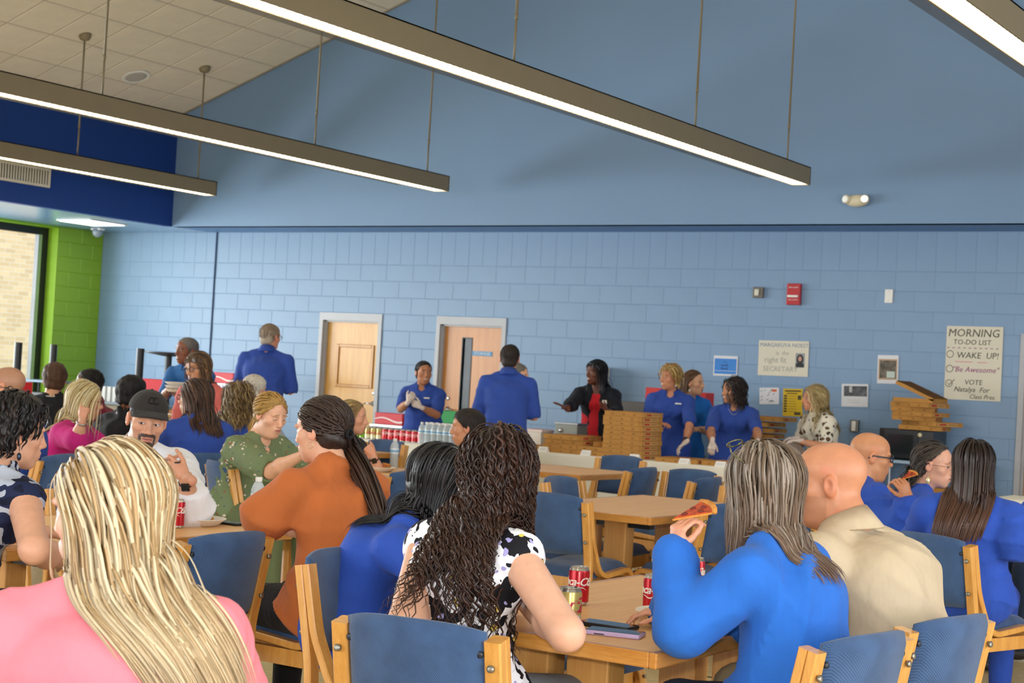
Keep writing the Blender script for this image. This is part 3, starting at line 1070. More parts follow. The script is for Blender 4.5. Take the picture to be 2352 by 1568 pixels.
def make_chair():
    t = empty('dining_chair')
    tilt = 0.20
    front = fillet([(0.245, 0.0), (0.235, 0.435), (-0.115, 0.405), (-0.215, 0.60), (-0.263, 0.815)], [0.07, 0.12, 0.30])
    rear = fillet([(-0.27, 0.0), (-0.222, 0.46), (-0.292, 0.81)], [0.5])
    for s in (-1, 1):
        x0, x1 = (s * CW, s * (CW - 0.046)) if s < 0 else (CW - 0.046, CW)
        x0, x1 = min(x0, x1), max(x0, x1)
        sf = bent(front, 0.027, x0, x1).build('side_frame', oak, t, angle=35)
        bent(rear, 0.030, x0, x1).build('rear_leg', oak, t, angle=35)
        MB().box(x0 + 0.008, x1 - 0.008, -0.20, 0.222, 0.335, 0.395).build('side_rail', oak, t)
        for (y, z) in ((-0.3045, 0.745), (-0.279, 0.60)):
            M_ = Matrix.Translation(((x0 + x1) / 2, y, z)) @ Matrix.Rotation(R(90 - 12), 4, 'X')
            MB().lathe([(0.0095, -0.006), (0.0095, 0.002), (0.006, 0.0035)], 10, M=M_).build('bolt', boltm, t, True)
        for (y, z) in ((0.254, 0.385), (0.252, 0.345)):
            M_ = Matrix.Translation(((x0 + x1) / 2, y, z)) @ Matrix.Rotation(R(-90), 4, 'X')
            MB().lathe([(0.007, -0.006), (0.007, 0.001), (0.004, 0.002)], 8, M=M_).build('bolt', boltm, t, True)
    MB().box(-CW + .04, CW - .04, 0.195, 0.218, 0.33, 0.40).build('front_rail', oak, t)
    MB().box(-CW + .04, CW - .04, -0.205, -0.185, 0.33, 0.40).build('rear_rail', oak, t)
    # seat cushion
    nx, ny = 14, 14
    vs, fs = [], []
    hw = CW - 0.047
    for side in (1, -1):
        for j in range(ny + 1):
            for i in range(nx + 1):
                u, v_ = i / nx * 2 - 1, j / ny * 2 - 1
                e = (1 - abs(u) ** 6) ** 0.5 * (1 - abs(v_) ** 6) ** 0.5 if side > 0 else 0
                x = u * (hw + 0.012 * (1 - v_ ** 2) * 0)
                y = 0.028 + v_ * 0.232
                z = 0.418 + (0.056 * e + 0.012 * v_ - 0.008 * (1 - u * u) * (v_ < 0)) if side > 0 else 0.405 + 0.01 * v_
                vs.append((x, y, z))
    W_ = nx + 1
    off = W_ * (ny + 1)
    for j in range(ny):
        for i in range(nx):
            a = j * W_ + i
            fs.append((a, a + 1, a + 1 + W_, a + W_))
            fs.append((off + a, off + a + W_, off + a + 1 + W_, off + a + 1))
    edge = [i for i in range(W_)] + [j * W_ + nx for j in range(1, ny + 1)] + [ny * W_ + i for i in range(nx - 1, -1, -1)] + [j * W_ for j in range(ny - 1, 0, -1)]
    for k in range(len(edge)):
        a, b_ = edge[k], edge[(k + 1) % len(edge)]
        fs.append((a, off + a, off + b_, b_))
    MB().add(vs, fs).build('seat', blue, t, True)
    # back pad, curved round the sitter, arched on top
    vs, fs = [], []
    nu, nv = 18, 10
    hw = CW - 0.044
    for side in (0, 1):
        for j in range(nv + 1):
            for i in range(nu + 1):
                u, q = i / nu * 2 - 1, j / nv
                zt = 0.848 - 0.020 * abs(u) ** 3.0
                zb = 0.525 + 0.008 * u * u
                z = zb + (zt - zb) * q
                yc = -0.225 - (z - 0.5) * 0.205 - 0.045 * (1 - u * u)
                edge_ = (1 - (2 * q - 1) ** 8) ** 0.5 * (1 - abs(u) ** 12) ** 0.5
                th = 0.006 + 0.017 * edge_
                vs.append((u * hw, yc + (th if side == 0 else -th), z))
    W_ = nu + 1
    off = W_ * (nv + 1)
    for j in range(nv):
        for i in range(nu):
            a = j * W_ + i
            fs.append((a, a + W_, a + 1 + W_, a + 1))
            fs.append((off + a, off + a + 1, off + a + 1 + W_, off + a + W_))
    edge = [i for i in range(W_)] + [j * W_ + nu for j in range(1, nv + 1)] + [nv * W_ + i for i in range(nu - 1, -1, -1)] + [j * W_ for j in range(nv - 1, 0, -1)]
    for k in range(len(edge)):
        a, b_ = edge[k], edge[(k + 1) % len(edge)]
        fs.append((a, b_, off + b_, off + a))
    pad = MB().add(vs, fs).build('backrest', blue, t, True)
    for s in (-1, 1):
        M_ = Matrix.Translation((s * (CW - 0.055), -0.302, 0.775)) @ Matrix.Rotation(R(90), 4, 'X')
        MB().lathe([(0.009, -0.010), (0.009, 0.001), (0.006, 0.003)], 10, M=M_).build('pad_bolt', mat('dark_bolt', '3c4048', 0.4, 0.5, 0.6), pad, True)
    return t


chair0 = make_chair()
chair_n = 0


def chair(phi, label, loc=None, px=None, group='blue upholstered dining chairs'):
    """phi: direction the chair faces; loc: midpoint between the back posts (x,y), or px: pixel of the pad's top middle"""
    global chair_n
    o = chair0 if chair_n == 0 else copy_tree(chair0)
    chair_n += 1
    f_ = np.array([math.cos(R(phi)), math.sin(R(phi))])
    if px is not None:
        p = at_z(px[0], px[1], 0.848)[:2] + f_ * 0.335
    else:
        p = np.array(loc) + f_ * 0.285
    o.location = (p[0], p[1], 0)
    o.rotation_euler = (0, 0, R(phi - 90))
    tag(o, label, 'chair', group)
    return o


def table(x0, x1, y0, y1, label, kind='trestle', z=0.74, group='oak dining tables'):
    cx_, cy_ = (x0 + x1) / 2, (y0 + y1) / 2
    hx, hy = (x1 - x0) / 2, (y1 - y0) / 2
    t = empty('dining_table', (cx_, cy_, 0))
    c = 0.006
    MB().box(-hx + .022, hx - .022, -hy + .022, hy - .022, z - 0.03, z).build('table_top', topm, t)
    eg = MB()
    eg.bbox(-hx, -hx + .024, -hy, hy, z - .042, z + .0005, 0.004, 2).bbox(hx - .024, hx, -hy, hy, z - .042, z + .0005, 0.004, 2)
    eg.bbox(-hx + .024, hx - .024, -hy, -hy + .024, z - .042, z + .0005, 0.004, 2).bbox(-hx + .024, hx - .024, hy - .024, hy, z - .042, z + .0005, 0.004, 2)
    eg.build('edge_band', oakx, t)
    if kind == 'trestle':
        for s in (-1, 1):
            yl = s * (hy - 0.28)
            for xx in (-0.10, 0.10):
                MB().bbox(xx - 0.07, xx + 0.07, yl - 0.05, yl + 0.05, 0.06, z - 0.03, 0.006, 2).build('leg', legm, t)
            MB().bbox(-hx + .1, hx - .1, yl - 0.06, yl + 0.06, 0.0, 0.06, 0.008, 2).build('foot', legm, t)
            MB().box(-hx + .14, hx - .14, yl - 0.03, yl + 0.03, z - .09, z - .03).build('top_rail', black, t)
        MB().bbox(-0.03, 0.03, -hy + .3, hy - .3, 0.28, 0.36, 0.005, 2).build('stretcher', legm, t)
    else:
        MB().lathe([(0.055, 0.03), (0.055, z - 0.05)], 20).build('column', black, t, angle=40)
        MB().lathe([(0.30, 0.0), (0.30, 0.012), (0.07, 0.045)], 28).build('base_plate', black, t, angle=40)
        MB().box(-.25, .25, -.03, .03, z - .055, z - .03).box(-.03, .03, -.25, .25, z - .055, z - .03).build('top_bracket', black, t)
    tag(t, label, 'table', group)
    return t


table(-2.846, -1.966, 3.806, 5.335, 'oak table in the right foreground holding soda cans, phones and a foam plate')
table(-4.93, -4.04, 7.67, 9.22, 'empty oak table in the middle with chairs pushed in on every side')
table(-7.12, -6.15, 10.5, 11.5, 'empty oak table on a black column in front of the serving table', 'column')
table(-5.42, -4.53, 3.82, 5.34, 'oak table where the man in the black cap sits')
table(-7.1, -6.22, 7.97, 9.5, 'oak table where the woman in the green floral top eats')
table(-9.3, -8.35, 10.3, 11.3, 'oak table on a black column in front of the drinks', 'column')
table(-4.05, -3.15, 10.35, 11.5, 'oak table hidden behind the bald man in tan', 'column')
table(-10.95, -10.05, 8.95, 10.3, 'oak table of the group in blue behind the man in the cap')
table(-1.95, -1.05, 7.6, 9.1, 'oak table at the right edge where the woman in the blue dress sits')
table(-3.6, -2.75, 0.6, 2.1, 'oak table of the blonde woman in pink')

chair(98, 'blue chair with curved back in the centre foreground, under the woman in the floral top', loc=(-2.33, 3.235))
chair(169, 'blue chair under the grey haired woman in the blue sweater', loc=(-1.485, 4.005))
chair(168, 'blue chair under the bald man in the tan polo', loc=(-1.437, 4.56))
chair(180, 'empty blue chair between the pink shirted blonde and the woman in orange', loc=(-3.925, 4.27))
chair(180, 'blue chair under the woman in the orange sweater', loc=(-3.63, 4.84))
chair(0, 'blue chair under the black haired woman in blue, behind the floral top', loc=(-3.33, 4.2))
chair(0, 'blue chair on the far side of the foreground table, behind the soda cans', loc=(-3.3, 5.05))
chair(90, 'empty blue chair at the near end of the middle table', loc=(-4.48, 7.37))
chair(158, 'empty blue chair turned at the right side of the middle table', loc=(-3.68, 7.92))
chair(180, 'empty blue chair pushed in at the right side of the middle table', loc=(-3.62, 8.75))
chair(0, 'empty blue chair facing us across the middle table', loc=(-5.2, 8.66))
chair(0, 'empty blue chair at the left side of the middle table, beside the curly hair', loc=(-5.2, 7.98))
chair(270, 'empty blue chair at the far end of the middle table', loc=(-4.35, 9.66))
chair(72, 'blue chair under the woman in the long blue dress', loc=(-2.385, 7.232))
chair(62, 'blue chair under the woman in the green floral top', loc=(-6.72, 7.22))
chair(180, 'empty blue chair beside the ponytail of the woman in orange', loc=(-5.86, 7.95))
chair(180, 'empty blue chair right of the black column table in front of the serving table', loc=(-5.62, 10.5))
chair(270, 'empty blue chair behind the black column table, against the white tablecloth', loc=(-6.55, 11.85))
chair(180, 'empty blue chair beyond the water bottle, nearest the white tablecloth', loc=(-7.62, 10.72))
chair(270, 'empty blue chair in front of the row of green and gold cans', px=(895, 1009))
chair(205, 'blue chair under the woman in the white blouse', loc=(-5.85, 9.25))
chair(270, 'blue chair behind the middle table next to the white tablecloth', px=(1598, 1077))
chair(180, 'dark blue chair edge on beside the grey haired woman', px=(1640, 1095))
chair(0, 'blue chair under the woman in black eating pizza', loc=(-7.68, 9.2))
chair(150, 'blue chair under the long haired woman in glasses and blue', loc=(-7.30, 7.75))
chair(110, 'blue chair under the curly blonde woman in blue', loc=(-8.05, 8.62))
chair(200, 'dark blue chair behind the bare shouldered woman, under the bald man in glasses', loc=(-7.38, 6.55))
chair(0, 'blue chair under the man in the black cap', loc=(-5.78, 5.28))
chair(135, 'blue chair under the blonde woman in pink', loc=(-2.05, 1.93))
chair(93, 'blue chair under the dark haired woman at the left edge', loc=(-4.42, 3.2))
chair(57, 'blue chair under the bald man in dark glasses', loc=(-3.35, 7.92))
chair(21, 'blue chair under the woman with cream drop earrings', loc=(-3.3, 8.72))
chair(0, 'blue chair at the left side of the table with the water bottle', loc=(-7.45, 8.35))

# ================================================================== SERVING TABLE
cloth = mat('white_tablecloth', 'e4dfcf', 0.8, 0.2, vary=0.03, nscale=5, bmp=0.1, bscale=30)


def clothed_table(name, x0, x1, y0, y1, z, label, seed=0):
    t = empty(name, ((x0 + x1) / 2, (y0 + y1) / 2, 0))
    hx, hy = (x1 - x0) / 2, (y1 - y0) / 2
    mb = MB()
    rg_ = random.Random(seed)
    # draped skirt with folds
    per = []
    step = 0.06
    n1, n2 = int(2 * hx / step), int(2 * hy / step)
    per += [(-hx + 2 * hx * i / n1, -hy, 0, -1) for i in range(n1)]
    per += [(hx, -hy + 2 * hy * i / n2, 1, 0) for i in range(n2)]
    per += [(hx - 2 * hx * i / n1, hy, 0, 1) for i in range(n1)]
    per += [(-hx, hy - 2 * hy * i / n2, -1, 0) for i in range(n2)]
    rows = [(0.0, z), (0.006, z - 0.004), (0.012, z - 0.03), (0.02, z - 0.2), (0.03, z - 0.45), (0.035, 0.06)]
    m_ = len(per)
    vs, fs = [], []
    for off_, zz in rows:
        for k, (x, y, nx_, ny_) in enumerate(per):
            wv_ = 0.5 + 0.5 * math.sin(k * 0.9 + 1.3 * math.sin(k * 0.23))
            o_ = off_ * (0.35 + 1.0 * wv_)
            vs.append((x + nx_ * o_, y + ny_ * o_, zz + (0.02 * math.sin(k * .37) if zz < .1 else 0)))
    for i in range(len(rows) - 1):
        for k in range(m_):
            k2 = (k + 1) % m_
            fs.append((i * m_ + k, (i + 1) * m_ + k, (i + 1) * m_ + k2, i * m_ + k2))
    fs.append(tuple(range(m_)))
    mb.add(vs, fs).build('cloth', cloth, t, True)
    for sx in (-1, 1):
        for sy in (-1, 1):
            MB().tube([(sx * (hx - .12), sy * (hy - .1), 0), (sx * (hx - .12), sy * (hy - .1), z - .01)], 0.015, 8).build('leg', black, t)
    tag(t, label, 'table')
    return t


TZ = 0.745
clothed_table('serving_table', -8.45, -5.6, 13.3, 14.06, TZ, 'long serving table under a white cloth, stacked with pizza boxes', 1)
clothed_table('drinks_table', -10.75, -8.55, 12.72, 13.38, TZ, 'white clothed table lined with cans and water bottles', 2)
clothed_table('side_table', -3.6, -2.2, 12.2, 12.9, TZ, 'white clothed table at the right edge of the room', 3)

# ------------------------------------------------------------------ pizza boxes
card = mat('corrugated_cardboard', 'b98748', 0.8, 0.15, vary=0.07, nscale=14)
cardd = mat('cardboard_inside', '6d4a26', 0.85, 0.1, vary=0.1, nscale=10)
cardl = mat('cardboard_light', 'c79b63', 0.8, 0.15)
redp = mat('box_red_print', 'b0402c', 0.7, 0.2)
brnp = mat('box_brown_print', '6f4a22', 0.7, 0.2)
BS, BH = 0.41, 0.043


def make_box():
    t = empty('pizza_box')
    h = BS / 2
    MB().prism([(-h, -h), (h - .025, -h), (h, -h + .025), (h, h), (-h, h)], 0, BH - .006, 'z').build('tray', card, t)
    lid = MB().prism([(-h - .002, -h - .002), (h - .023, -h - .002), (h + .002, -h + .023), (h + .002, h + .002), (-h - .002, h + .002)], BH - .0055, BH, 'z').build('lid', card, t)
    for k, xx in enumerate((-.12, .0, .11)):
        MB().box(xx - .012, xx + .012, -h - .0025, -h, .014, .02).build('print_mark', brnp, t)
    MB().box(h, h + .0015, -h + .05, -h + .33, .004, BH - .008).build('side_label', cardl, t)
    MB().box(h + .0012, h + .002, -h + .07, -h + .17, .012, BH - .014).build('side_print', redp, t)
    MB().box(h + .0012, h + .002, -h + .2, -h + .31, .018, BH - .02).build('side_print', brnp, t)
    lg = MB()
    lg.lathe([(0.10, BH), (0.10, BH + .0006)], 20, M=Matrix.Diagonal((1, .35, 1, 1)))
    lg.build('lid_print', redp, lid)
    MB().box(-.09, .09, .05, .065, BH, BH + .0006).build('lid_print', brnp, lid)
    return t


box0 = make_box()
box_n = 0


def pizza_box(x, y, z, rz, label, group):
    global box_n
    o = box0 if box_n == 0 else copy_tree(box0)
    box_n += 1
    o.location = (x, y, z)
    o.rotation_euler = (0, 0, R(rz))
    tag(o, label, 'pizza box', group)
    return o


rb = random.Random(11)
sx = at_z(1395, 1047, TZ)


def stack(x, y, n, where, grp, z=TZ, jit=0.01, rj=2.0, rz=0.0):
    for k in range(n):
        pos = 'bottom' if k == 0 else ('top' if k == n - 1 else None)
        lab = '%s cardboard pizza box of %s' % ('lowest' if k == 0 else 'topmost' if k == n - 1 else 'cardboard pizza box number %d from the table in' % (k + 1), where)
        if pos is None:
            lab = 'pizza box, %s up from the table in %s' % (('second', 'third', 'fourth', 'fifth', 'sixth', 'seventh', 'eighth', 'ninth', 'tenth', 'eleventh', 'twelfth')[k - 1], where)
        pizza_box(x + rb.uniform(-jit, jit), y + rb.uniform(-jit, jit), z + k * (BH + .001), rz + rb.uniform(-rj, rj), lab, grp)


pA = at_z(1438, 1052, TZ)
stack(pA[0] + 0.0, 13.30 + 0.26, 10, 'the tall stack', 'tall stack of pizza boxes')
pB = at_z(1262, 1040, TZ)
stack(pB[0] + 0.02, 13.58, 4, 'the stack beside the man in blue', 'left stack of pizza boxes', jit=.012)
pC = at_z(1348, 1048, TZ)
stack(pC[0] - 0.02, 13.56, 2, 'the pair in front of the red top', 'pair of pizza boxes')
pizza_box(pC[0] + 0.02, 13.68, TZ + 2 * (BH + .001) + 0.001, 24, 'pizza box lying askew on the pair in front of the red top', 'pair of pizza boxes')
pD = at_z(1535, 1063, TZ)
pizza_box(pD[0], 13.56, TZ, 4, 'single flat pizza box under the gloved hand with the watch', 'flat pizza boxes')
pE = at_z(1625, 1070, TZ)
pizza_box(pE[0] + .1, 13.6, TZ, -3, 'single flat pizza box before the dark haired woman in blue', 'flat pizza boxes')
pizza_box(pB[0] - .44, 13.62, TZ, 6, 'pizza box partly hidden by the curly hair', 'flat pizza boxes')
# tent cards
tc0 = None
for i, (px, py, lab) in enumerate(((1251, 1037, 'white tent card below the left stack of pizza boxes'), (1320, 1046, 'white tent card in front of the pair of boxes'), (1418, 1056, 'white tent card at the foot of the tall stack'), (1535, 1066, 'white tent card before the flat box with the gloved hand'), (1600, 1074, 'white tent card at the right end of the cloth'))):
    p = at_z(px, py, TZ)
    if tc0 is None:
        t = empty('tent_card')
        MB().prism([(-.035, 0), (.035, 0), (0, .05)], -.05, .05, 'x').build('card', mat('card_white', 'f0eee8', 0.7), t)
        for k in range(3):
            MB().box(-.035, .035, -.0255 + .006 * k - .001, -.0255 + .006 * k, .012 + k * .009, .014 + k * .009).build('print_line', mat('card_ink', '9a9aa0', 0.7), t)
        tc0 = t
    else:
        t = copy_tree(tc0)
    t.location = (p[0], 13.345, TZ)
    tag(t, lab, 'tent card', 'tent cards along the serving table')

# ------------------------------------------------------------------ cans
def wrap_text(body, size, rad, z, shear, ang0, bold=0.0, vertical=False):
    tv, tf = text_mesh(body, size, 0.0004, shear, 'CENTER', 0.92, bold)
    out = []
    for v in tv:
        u, w_ = (v[0], v[1]) if not vertical else (-v[1], v[0])
        a = ang0 + u / rad
        r_ = rad + 0.0003 + v[2]
        out.append((r_ * math.cos(a), r_ * math.sin(a), z + w_))
    return out, tf


can_parts = {}
CAN_PROF = [(0.0265, 0.0), (0.0275, 0.003), (0.033, 0.012), (0.033, 0.103), (0.0315, 0.109), (0.0285, 0.1145), (0.0275, 0.1165), (0.0285, 0.1185), (0.0275, 0.120), (0.0262, 0.1185), (0.0255, 0.1165), (0.004, 0.1165)]


def make_can(kind):
    cols = {'red': 'c81f2a', 'gold': 'c9b76a', 'green': '7fbf26'}
    t = empty('soda_can')
    m_ = mat('can_' + kind, cols[kind], 0.25, 0.6, 0.35, vary=0.02)
    MB().lathe([p for p in CAN_PROF if 0.008 < p[1] < 0.112], 24, cap=False).build('body', m_, t, angle=50)
    al = mat('can_aluminium', 'c9c9c6', 0.25, 0.5, 0.9)
    MB().lathe(CAN_PROF[:3] , 24).build('base', al, t, True)
    lid = MB().lathe(CAN_PROF[4:], 24).build('lid', al, t, angle=40)
    MB().bbox(-.006, .006, -.012, .012, .1172, .1185, .0006, 1).build('pull_tab', al, lid)
    wt = mat('can_white_print', 'f4efe8', 0.4)
    if kind == 'red':
        for k in range(2):
            tv, tf = wrap_text('Coca-Cola', 0.036, 0.0332, 0.074, 0.35, -math.pi / 2 + k * math.pi, 0.0006)
            MB().add(tv, tf).build('lettering', wt, t)
            # wave under the lettering
            rb_ = MB()
            vs, fs = [], []
            for i in range(22):
                a = -math.pi / 2 + k * math.pi + (i / 21 - .5) * 2.3
                z = 0.052 + 0.004 * math.sin(i * .5)
                vs += [(0.0334 * math.cos(a), 0.0334 * math.sin(a), z), (0.0334 * math.cos(a), 0.0334 * math.sin(a), z + 0.0035 * math.sin(math.pi * i / 21))]
            for i in range(21):
                fs.append((2 * i, 2 * i + 2, 2 * i + 3, 2 * i + 1))
            rb_.add(vs, fs).build('wave_print', wt, t)
        tv, tf = wrap_text('RECYCLE ME', 0.009, 0.0332, 0.04, 0.0, -math.pi / 2 - 1.25, 0.0, True)
        MB().add(tv, tf).build('lettering', wt, t)
    elif kind == 'gold':
        rd = mat('can_red_print', 'c02a4a', 0.4)
        for k in range(2):
            tv, tf = wrap_text('Coke', 0.05, 0.0332, 0.066, 0.0, -math.pi / 2 + k * math.pi, 0.0012)
            MB().add(tv, tf).build('lettering', rd, t)
            tv, tf = wrap_text('caffeine free', 0.011, 0.0332, 0.092, 0.0, -math.pi / 2 + k * math.pi)
            MB().add(tv, tf).build('lettering', rd, t)
        MB().lathe([(.0332, .012), (.0332, .045)], 24, cap=False).build('lower_band', mat('can_cream_band', 'e6dfb8', 0.3, 0.5, 0.3), t, angle=50)
    else:
        rd = mat('can_orange_print', 'd8452a', 0.4)
        for k in range(3):
            a = -math.pi / 2 + k * 2.09
            M_ = Matrix.Translation((0.0325 * math.cos(a), 0.0325 * math.sin(a), .07)) @ Matrix.Rotation(a - math.pi / 2, 4, 'Z') @ Matrix.Rotation(R(-90), 4, 'X')
            MB().lathe([(.016, 0), (.013, .0022), (.002, .003)], 16, M=M_).build('fruit_print', rd, t, True)
    return t


CANS = {}


def can(kind, x, y, z, rz, label, group):
    if kind not in CANS:
        CANS[kind] = o = make_can(kind)
    else:
        o = copy_tree(CANS[kind])
    o.location = (x, y, z)
    o.rotation_euler = (0, 0, R(rz))
    tag(o, label, 'soda can', group)
    return o


T1Z = 0.7405


def tp(px, py, z=T1Z):
    p = at_z(px, py, z)
    return p[0], p[1]


grp = 'soda cans on the foreground table'
can('gold', *tp(1306, 1446), T1Z, -65, 'gold soda can beside the bare arm of the woman in the floral top', grp)
can('red', *tp(1327, 1388), T1Z, 15, 'red soda can standing behind the gold one near the floral top', grp)
can('red', *tp(1499, 1408), T1Z, 12, 'red soda can behind the foam plate in the foreground', grp)
can('red', *tp(1594, 1360), T1Z, -30, 'red soda can half hidden by the raised blue sleeve', grp)
can('gold', *tp(1577, 1330), T1Z, -30, 'gold soda can farthest back, peeking over the blue sleeve', grp)
can('red', *tp(404, 1212), T1Z, 10, 'red soda can beside the pizza plate of the man in the cap', 'soda cans on the left tables')
can('red', -6.72, 9.4, T1Z, -20, 'red soda can on the table near the water bottle', 'soda cans on the left tables')
rows = ['green', 'green', 'green', 'gold', 'gold', 'gold', 'red', 'red', 'red', 'red', 'red', 'red', 'red']
xa, xb = at_z(838, 1003, TZ), at_z(950, 1008, TZ)
NTH = ['first', 'second', 'third', 'fourth', 'fifth', 'sixth', 'seventh', 'eighth', 'ninth', 'tenth', 'eleventh', 'twelfth']
cnt = {}
for k, kd in enumerate(rows):
    for j in range(2):
        x = -10.30 + k * 0.073
        y = 12.95 + j * 0.075
        cnt[(kd, j)] = cnt.get((kd, j), 0) + 1
        can(kd, x, y, TZ, rb.uniform(-30, 30), '%s soda can, %s of its colour from the left, %s row of drinks' % (kd, NTH[cnt[(kd, j)] - 1], 'front' if j == 0 else 'back'), 'soda cans on the drinks table')

# ------------------------------------------------------------------ water bottles
def clear_mat(name, col, tr_=0.75, rough=0.08):
    mt, nt, b = _tree(name)
    b.inputs['Base Color'].default_value = (*srgb(col), 1)
    b.inputs['Roughness'].default_value = rough
    b.inputs['Specular IOR Level'].default_value = 0.6
    tr = N(nt, 'ShaderNodeBsdfTransparent')
    tr.inputs[0].default_value = (0.93, 0.96, 0.97, 1)
    ms = N(nt, 'ShaderNodeMixShader')
    ms.inputs[0].default_value = 1 - tr_
    nt.links.new(tr.outputs[0], ms.inputs[1])
    nt.links.new(b.outputs[0], ms.inputs[2])
    nt.links.new(ms.outputs[0], nt.nodes['Material Output'].inputs['Surface'])
    MATS[name] = mt
    return mt


petm = clear_mat('clear_bottle_plastic', 'e3ebef', 0.45)


def make_bottle():
    t = empty('water_bottle')
    prof = [(0.026, 0.0), (0.031, 0.006), (0.0315, 0.03), (0.029, 0.05), (0.0315, 0.07), (0.030, 0.09), (0.0318, 0.115), (0.0318, 0.145), (0.029, 0.165), (0.020, 0.185), (0.0135, 0.193), (0.0135, 0.203)]
    MB().lathe(prof, 18).build('bottle_body', petm, t, True)
    MB().lathe([(0.0148, 0.196), (0.0150, 0.198), (0.0150, 0.212), (0.0135, 0.2145)], 18).build('cap', mat('bottle_cap', 'ece9e2', 0.5), t, angle=40)
    lb = MB().lathe([(0.0322, 0.105), (0.0322, 0.145)], 18, cap=False).build('label_band', mat('bottle_label', 'dfeaf0', 0.5), t, angle=60)
    MB().lathe([(0.0325, 0.118), (0.0325, 0.132)], 18, cap=False).build('label_stripe', mat('bottle_label_blue', '7fb6dc', 0.5), lb, angle=60)
    return t


bottle0 = make_bottle()
bn = 0


def bottle(x, y, z, label, group, s=1.0):
    global bn
    o = bottle0 if bn == 0 else copy_tree(bottle0)
    bn += 1
    o.location = (x, y, z)
    o.rotation_euler = (0, 0, rb.uniform(0, 6))
    o.scale = (s, s, s)
    tag(o, label, 'water bottle', group)


for j in range(3):
    for k in range(9):
        bottle(-9.32 + k * 0.072, 12.82 + j * 0.075, TZ, 'clear water bottle, %s from the cans in the %s row of drinks' % (NTH[k], ('front', 'middle', 'back')[j]), 'water bottles on the drinks table')
bottle(*tp(904, 1075), T1Z, 'half full water bottle on the table in front of the woman in black', 'single water bottles', 1.0)
bottle(-4.66, 5.25, T1Z, 'water bottle tucked behind the elbow of the woman in orange', 'single water bottles', 1.0)
pw = at_y(1798, 985, 15.2)
bottle(pw[0] + .1, 15.2, .741, 'small water bottle beside the hands of the leopard print woman', 'single water bottles')

# ------------------------------------------------------------------ plates, food, phones
foam = mat('foam_white', 'ece6da', 0.6, 0.3, vary=0.02)


def make_plate():
    t = empty('foam_plate')
    MB().lathe([(0.0, 0.004), (0.075, 0.004), (0.088, 0.010), (0.108, 0.026), (0.122, 0.032), (0.124, 0.030), (0.110, 0.021), (0.090, 0.004), (0.075, 0.0), (0.0, 0.0)], 32, cap=False).build('plate_body', foam, t, angle=40)
    return t


plate0 = make_plate()
pn = 0


def plate(x, y, z, label, s=1.0):
    global pn
    o = plate0 if pn == 0 else copy_tree(plate0)
    pn += 1
    o.location = (x, y, z)
    o.scale = (s, s, s)
    tag(o, label, 'plate', 'white foam plates')
    return o


plate(*tp(1553, 1428), T1Z, 'empty white foam plate under the elbow in the blue sweater')
plate(*tp(452, 1205), T1Z, 'white foam plate with pizza in front of the man in the cap')
plate(*tp(868, 1082), T1Z, 'white foam plate with pizza beside the woman in black')
crust = mat('pizza_crust', 'c8863c', 0.7, 0.3, vary=0.2, nscale=40)
sauce = mat('pizza_topping', 'b5431f', 0.45, 0.5, vary=0.45, nscale=60)
pepm = mat('pepperoni', '7d2416', 0.5, 0.5, vary=0.2, nscale=50)


def make_slice():
    t = empty('pizza_slice')
    tri = [(0, 0), (0.075, 0.17), (0.04, 0.182), (0, 0.186), (-0.04, 0.182), (-0.075, 0.17)]
    MB().prism(tri, 0, 0.008, 'z').build('base', crust, t)
    pts = [(-0.078, 0.168, .008), (-.04, .183, .01), (0, .188, .01), (.04, .183, .01), (.078, .168, .008)]
    MB().tube(pts, [.011, .013, .014, .013, .011], 8).build('crust', crust, t, True)
    tri2 = [(0, 0.01), (0.066, 0.163), (0, 0.175), (-0.066, 0.163)]
    MB().prism(tri2, 0.008, 0.0115, 'z').build('topping', sauce, t)
    for (x, y) in ((0, .06), (-.025, .11), (.028, .125), (.0, .15)):
        MB().lathe([(.014, .0115), (.0135, .0145), (.004, .0135)], 12, (x, y, 0)).build('pepperoni', pepm, t, True)
    return t


slice0 = make_slice()
sn = 0


def slice_(loc, rot, label, s=1.0):
    global sn
    o = slice0 if sn == 0 else copy_tree(slice0)
    sn += 1
    o.location = loc
    o.rotation_euler = rot
    o.scale = (s, s, s)
    tag(o, label, 'pizza slice', 'slices of pizza')
    return o


q = tp(450, 1205)
slice_((q[0] + .05, q[1] - .06, T1Z + .03), (0.1, 0.0, 1.2), 'upper slice of pizza on the plate before the man in the cap')
slice_((q[0] + .05, q[1] - .08, T1Z + .012), (0.0, 0.0, 0.7), 'lower slice of pizza on the plate before the man in the cap')
q = tp(868, 1082)
slice_((q[0], q[1] - .08, T1Z + .014), (0.1, 0.0, 0.3), 'slice of pizza on the plate beside the woman in black')


q = at_z(402, 955, .745)
plate(q[0], q[1], T1Z, 'white foam plate heaped with pizza behind the brim of the black cap')
slice_((q[0], q[1], T1Z + .03), (0.2, 0.1, 2.4), 'slice of pizza on the heaped plate behind the black cap')
slice_((q[0] + .02, q[1] - .05, T1Z + .05), (-0.1, 0.2, 0.6), 'topmost slice of pizza on the heaped plate behind the black cap')


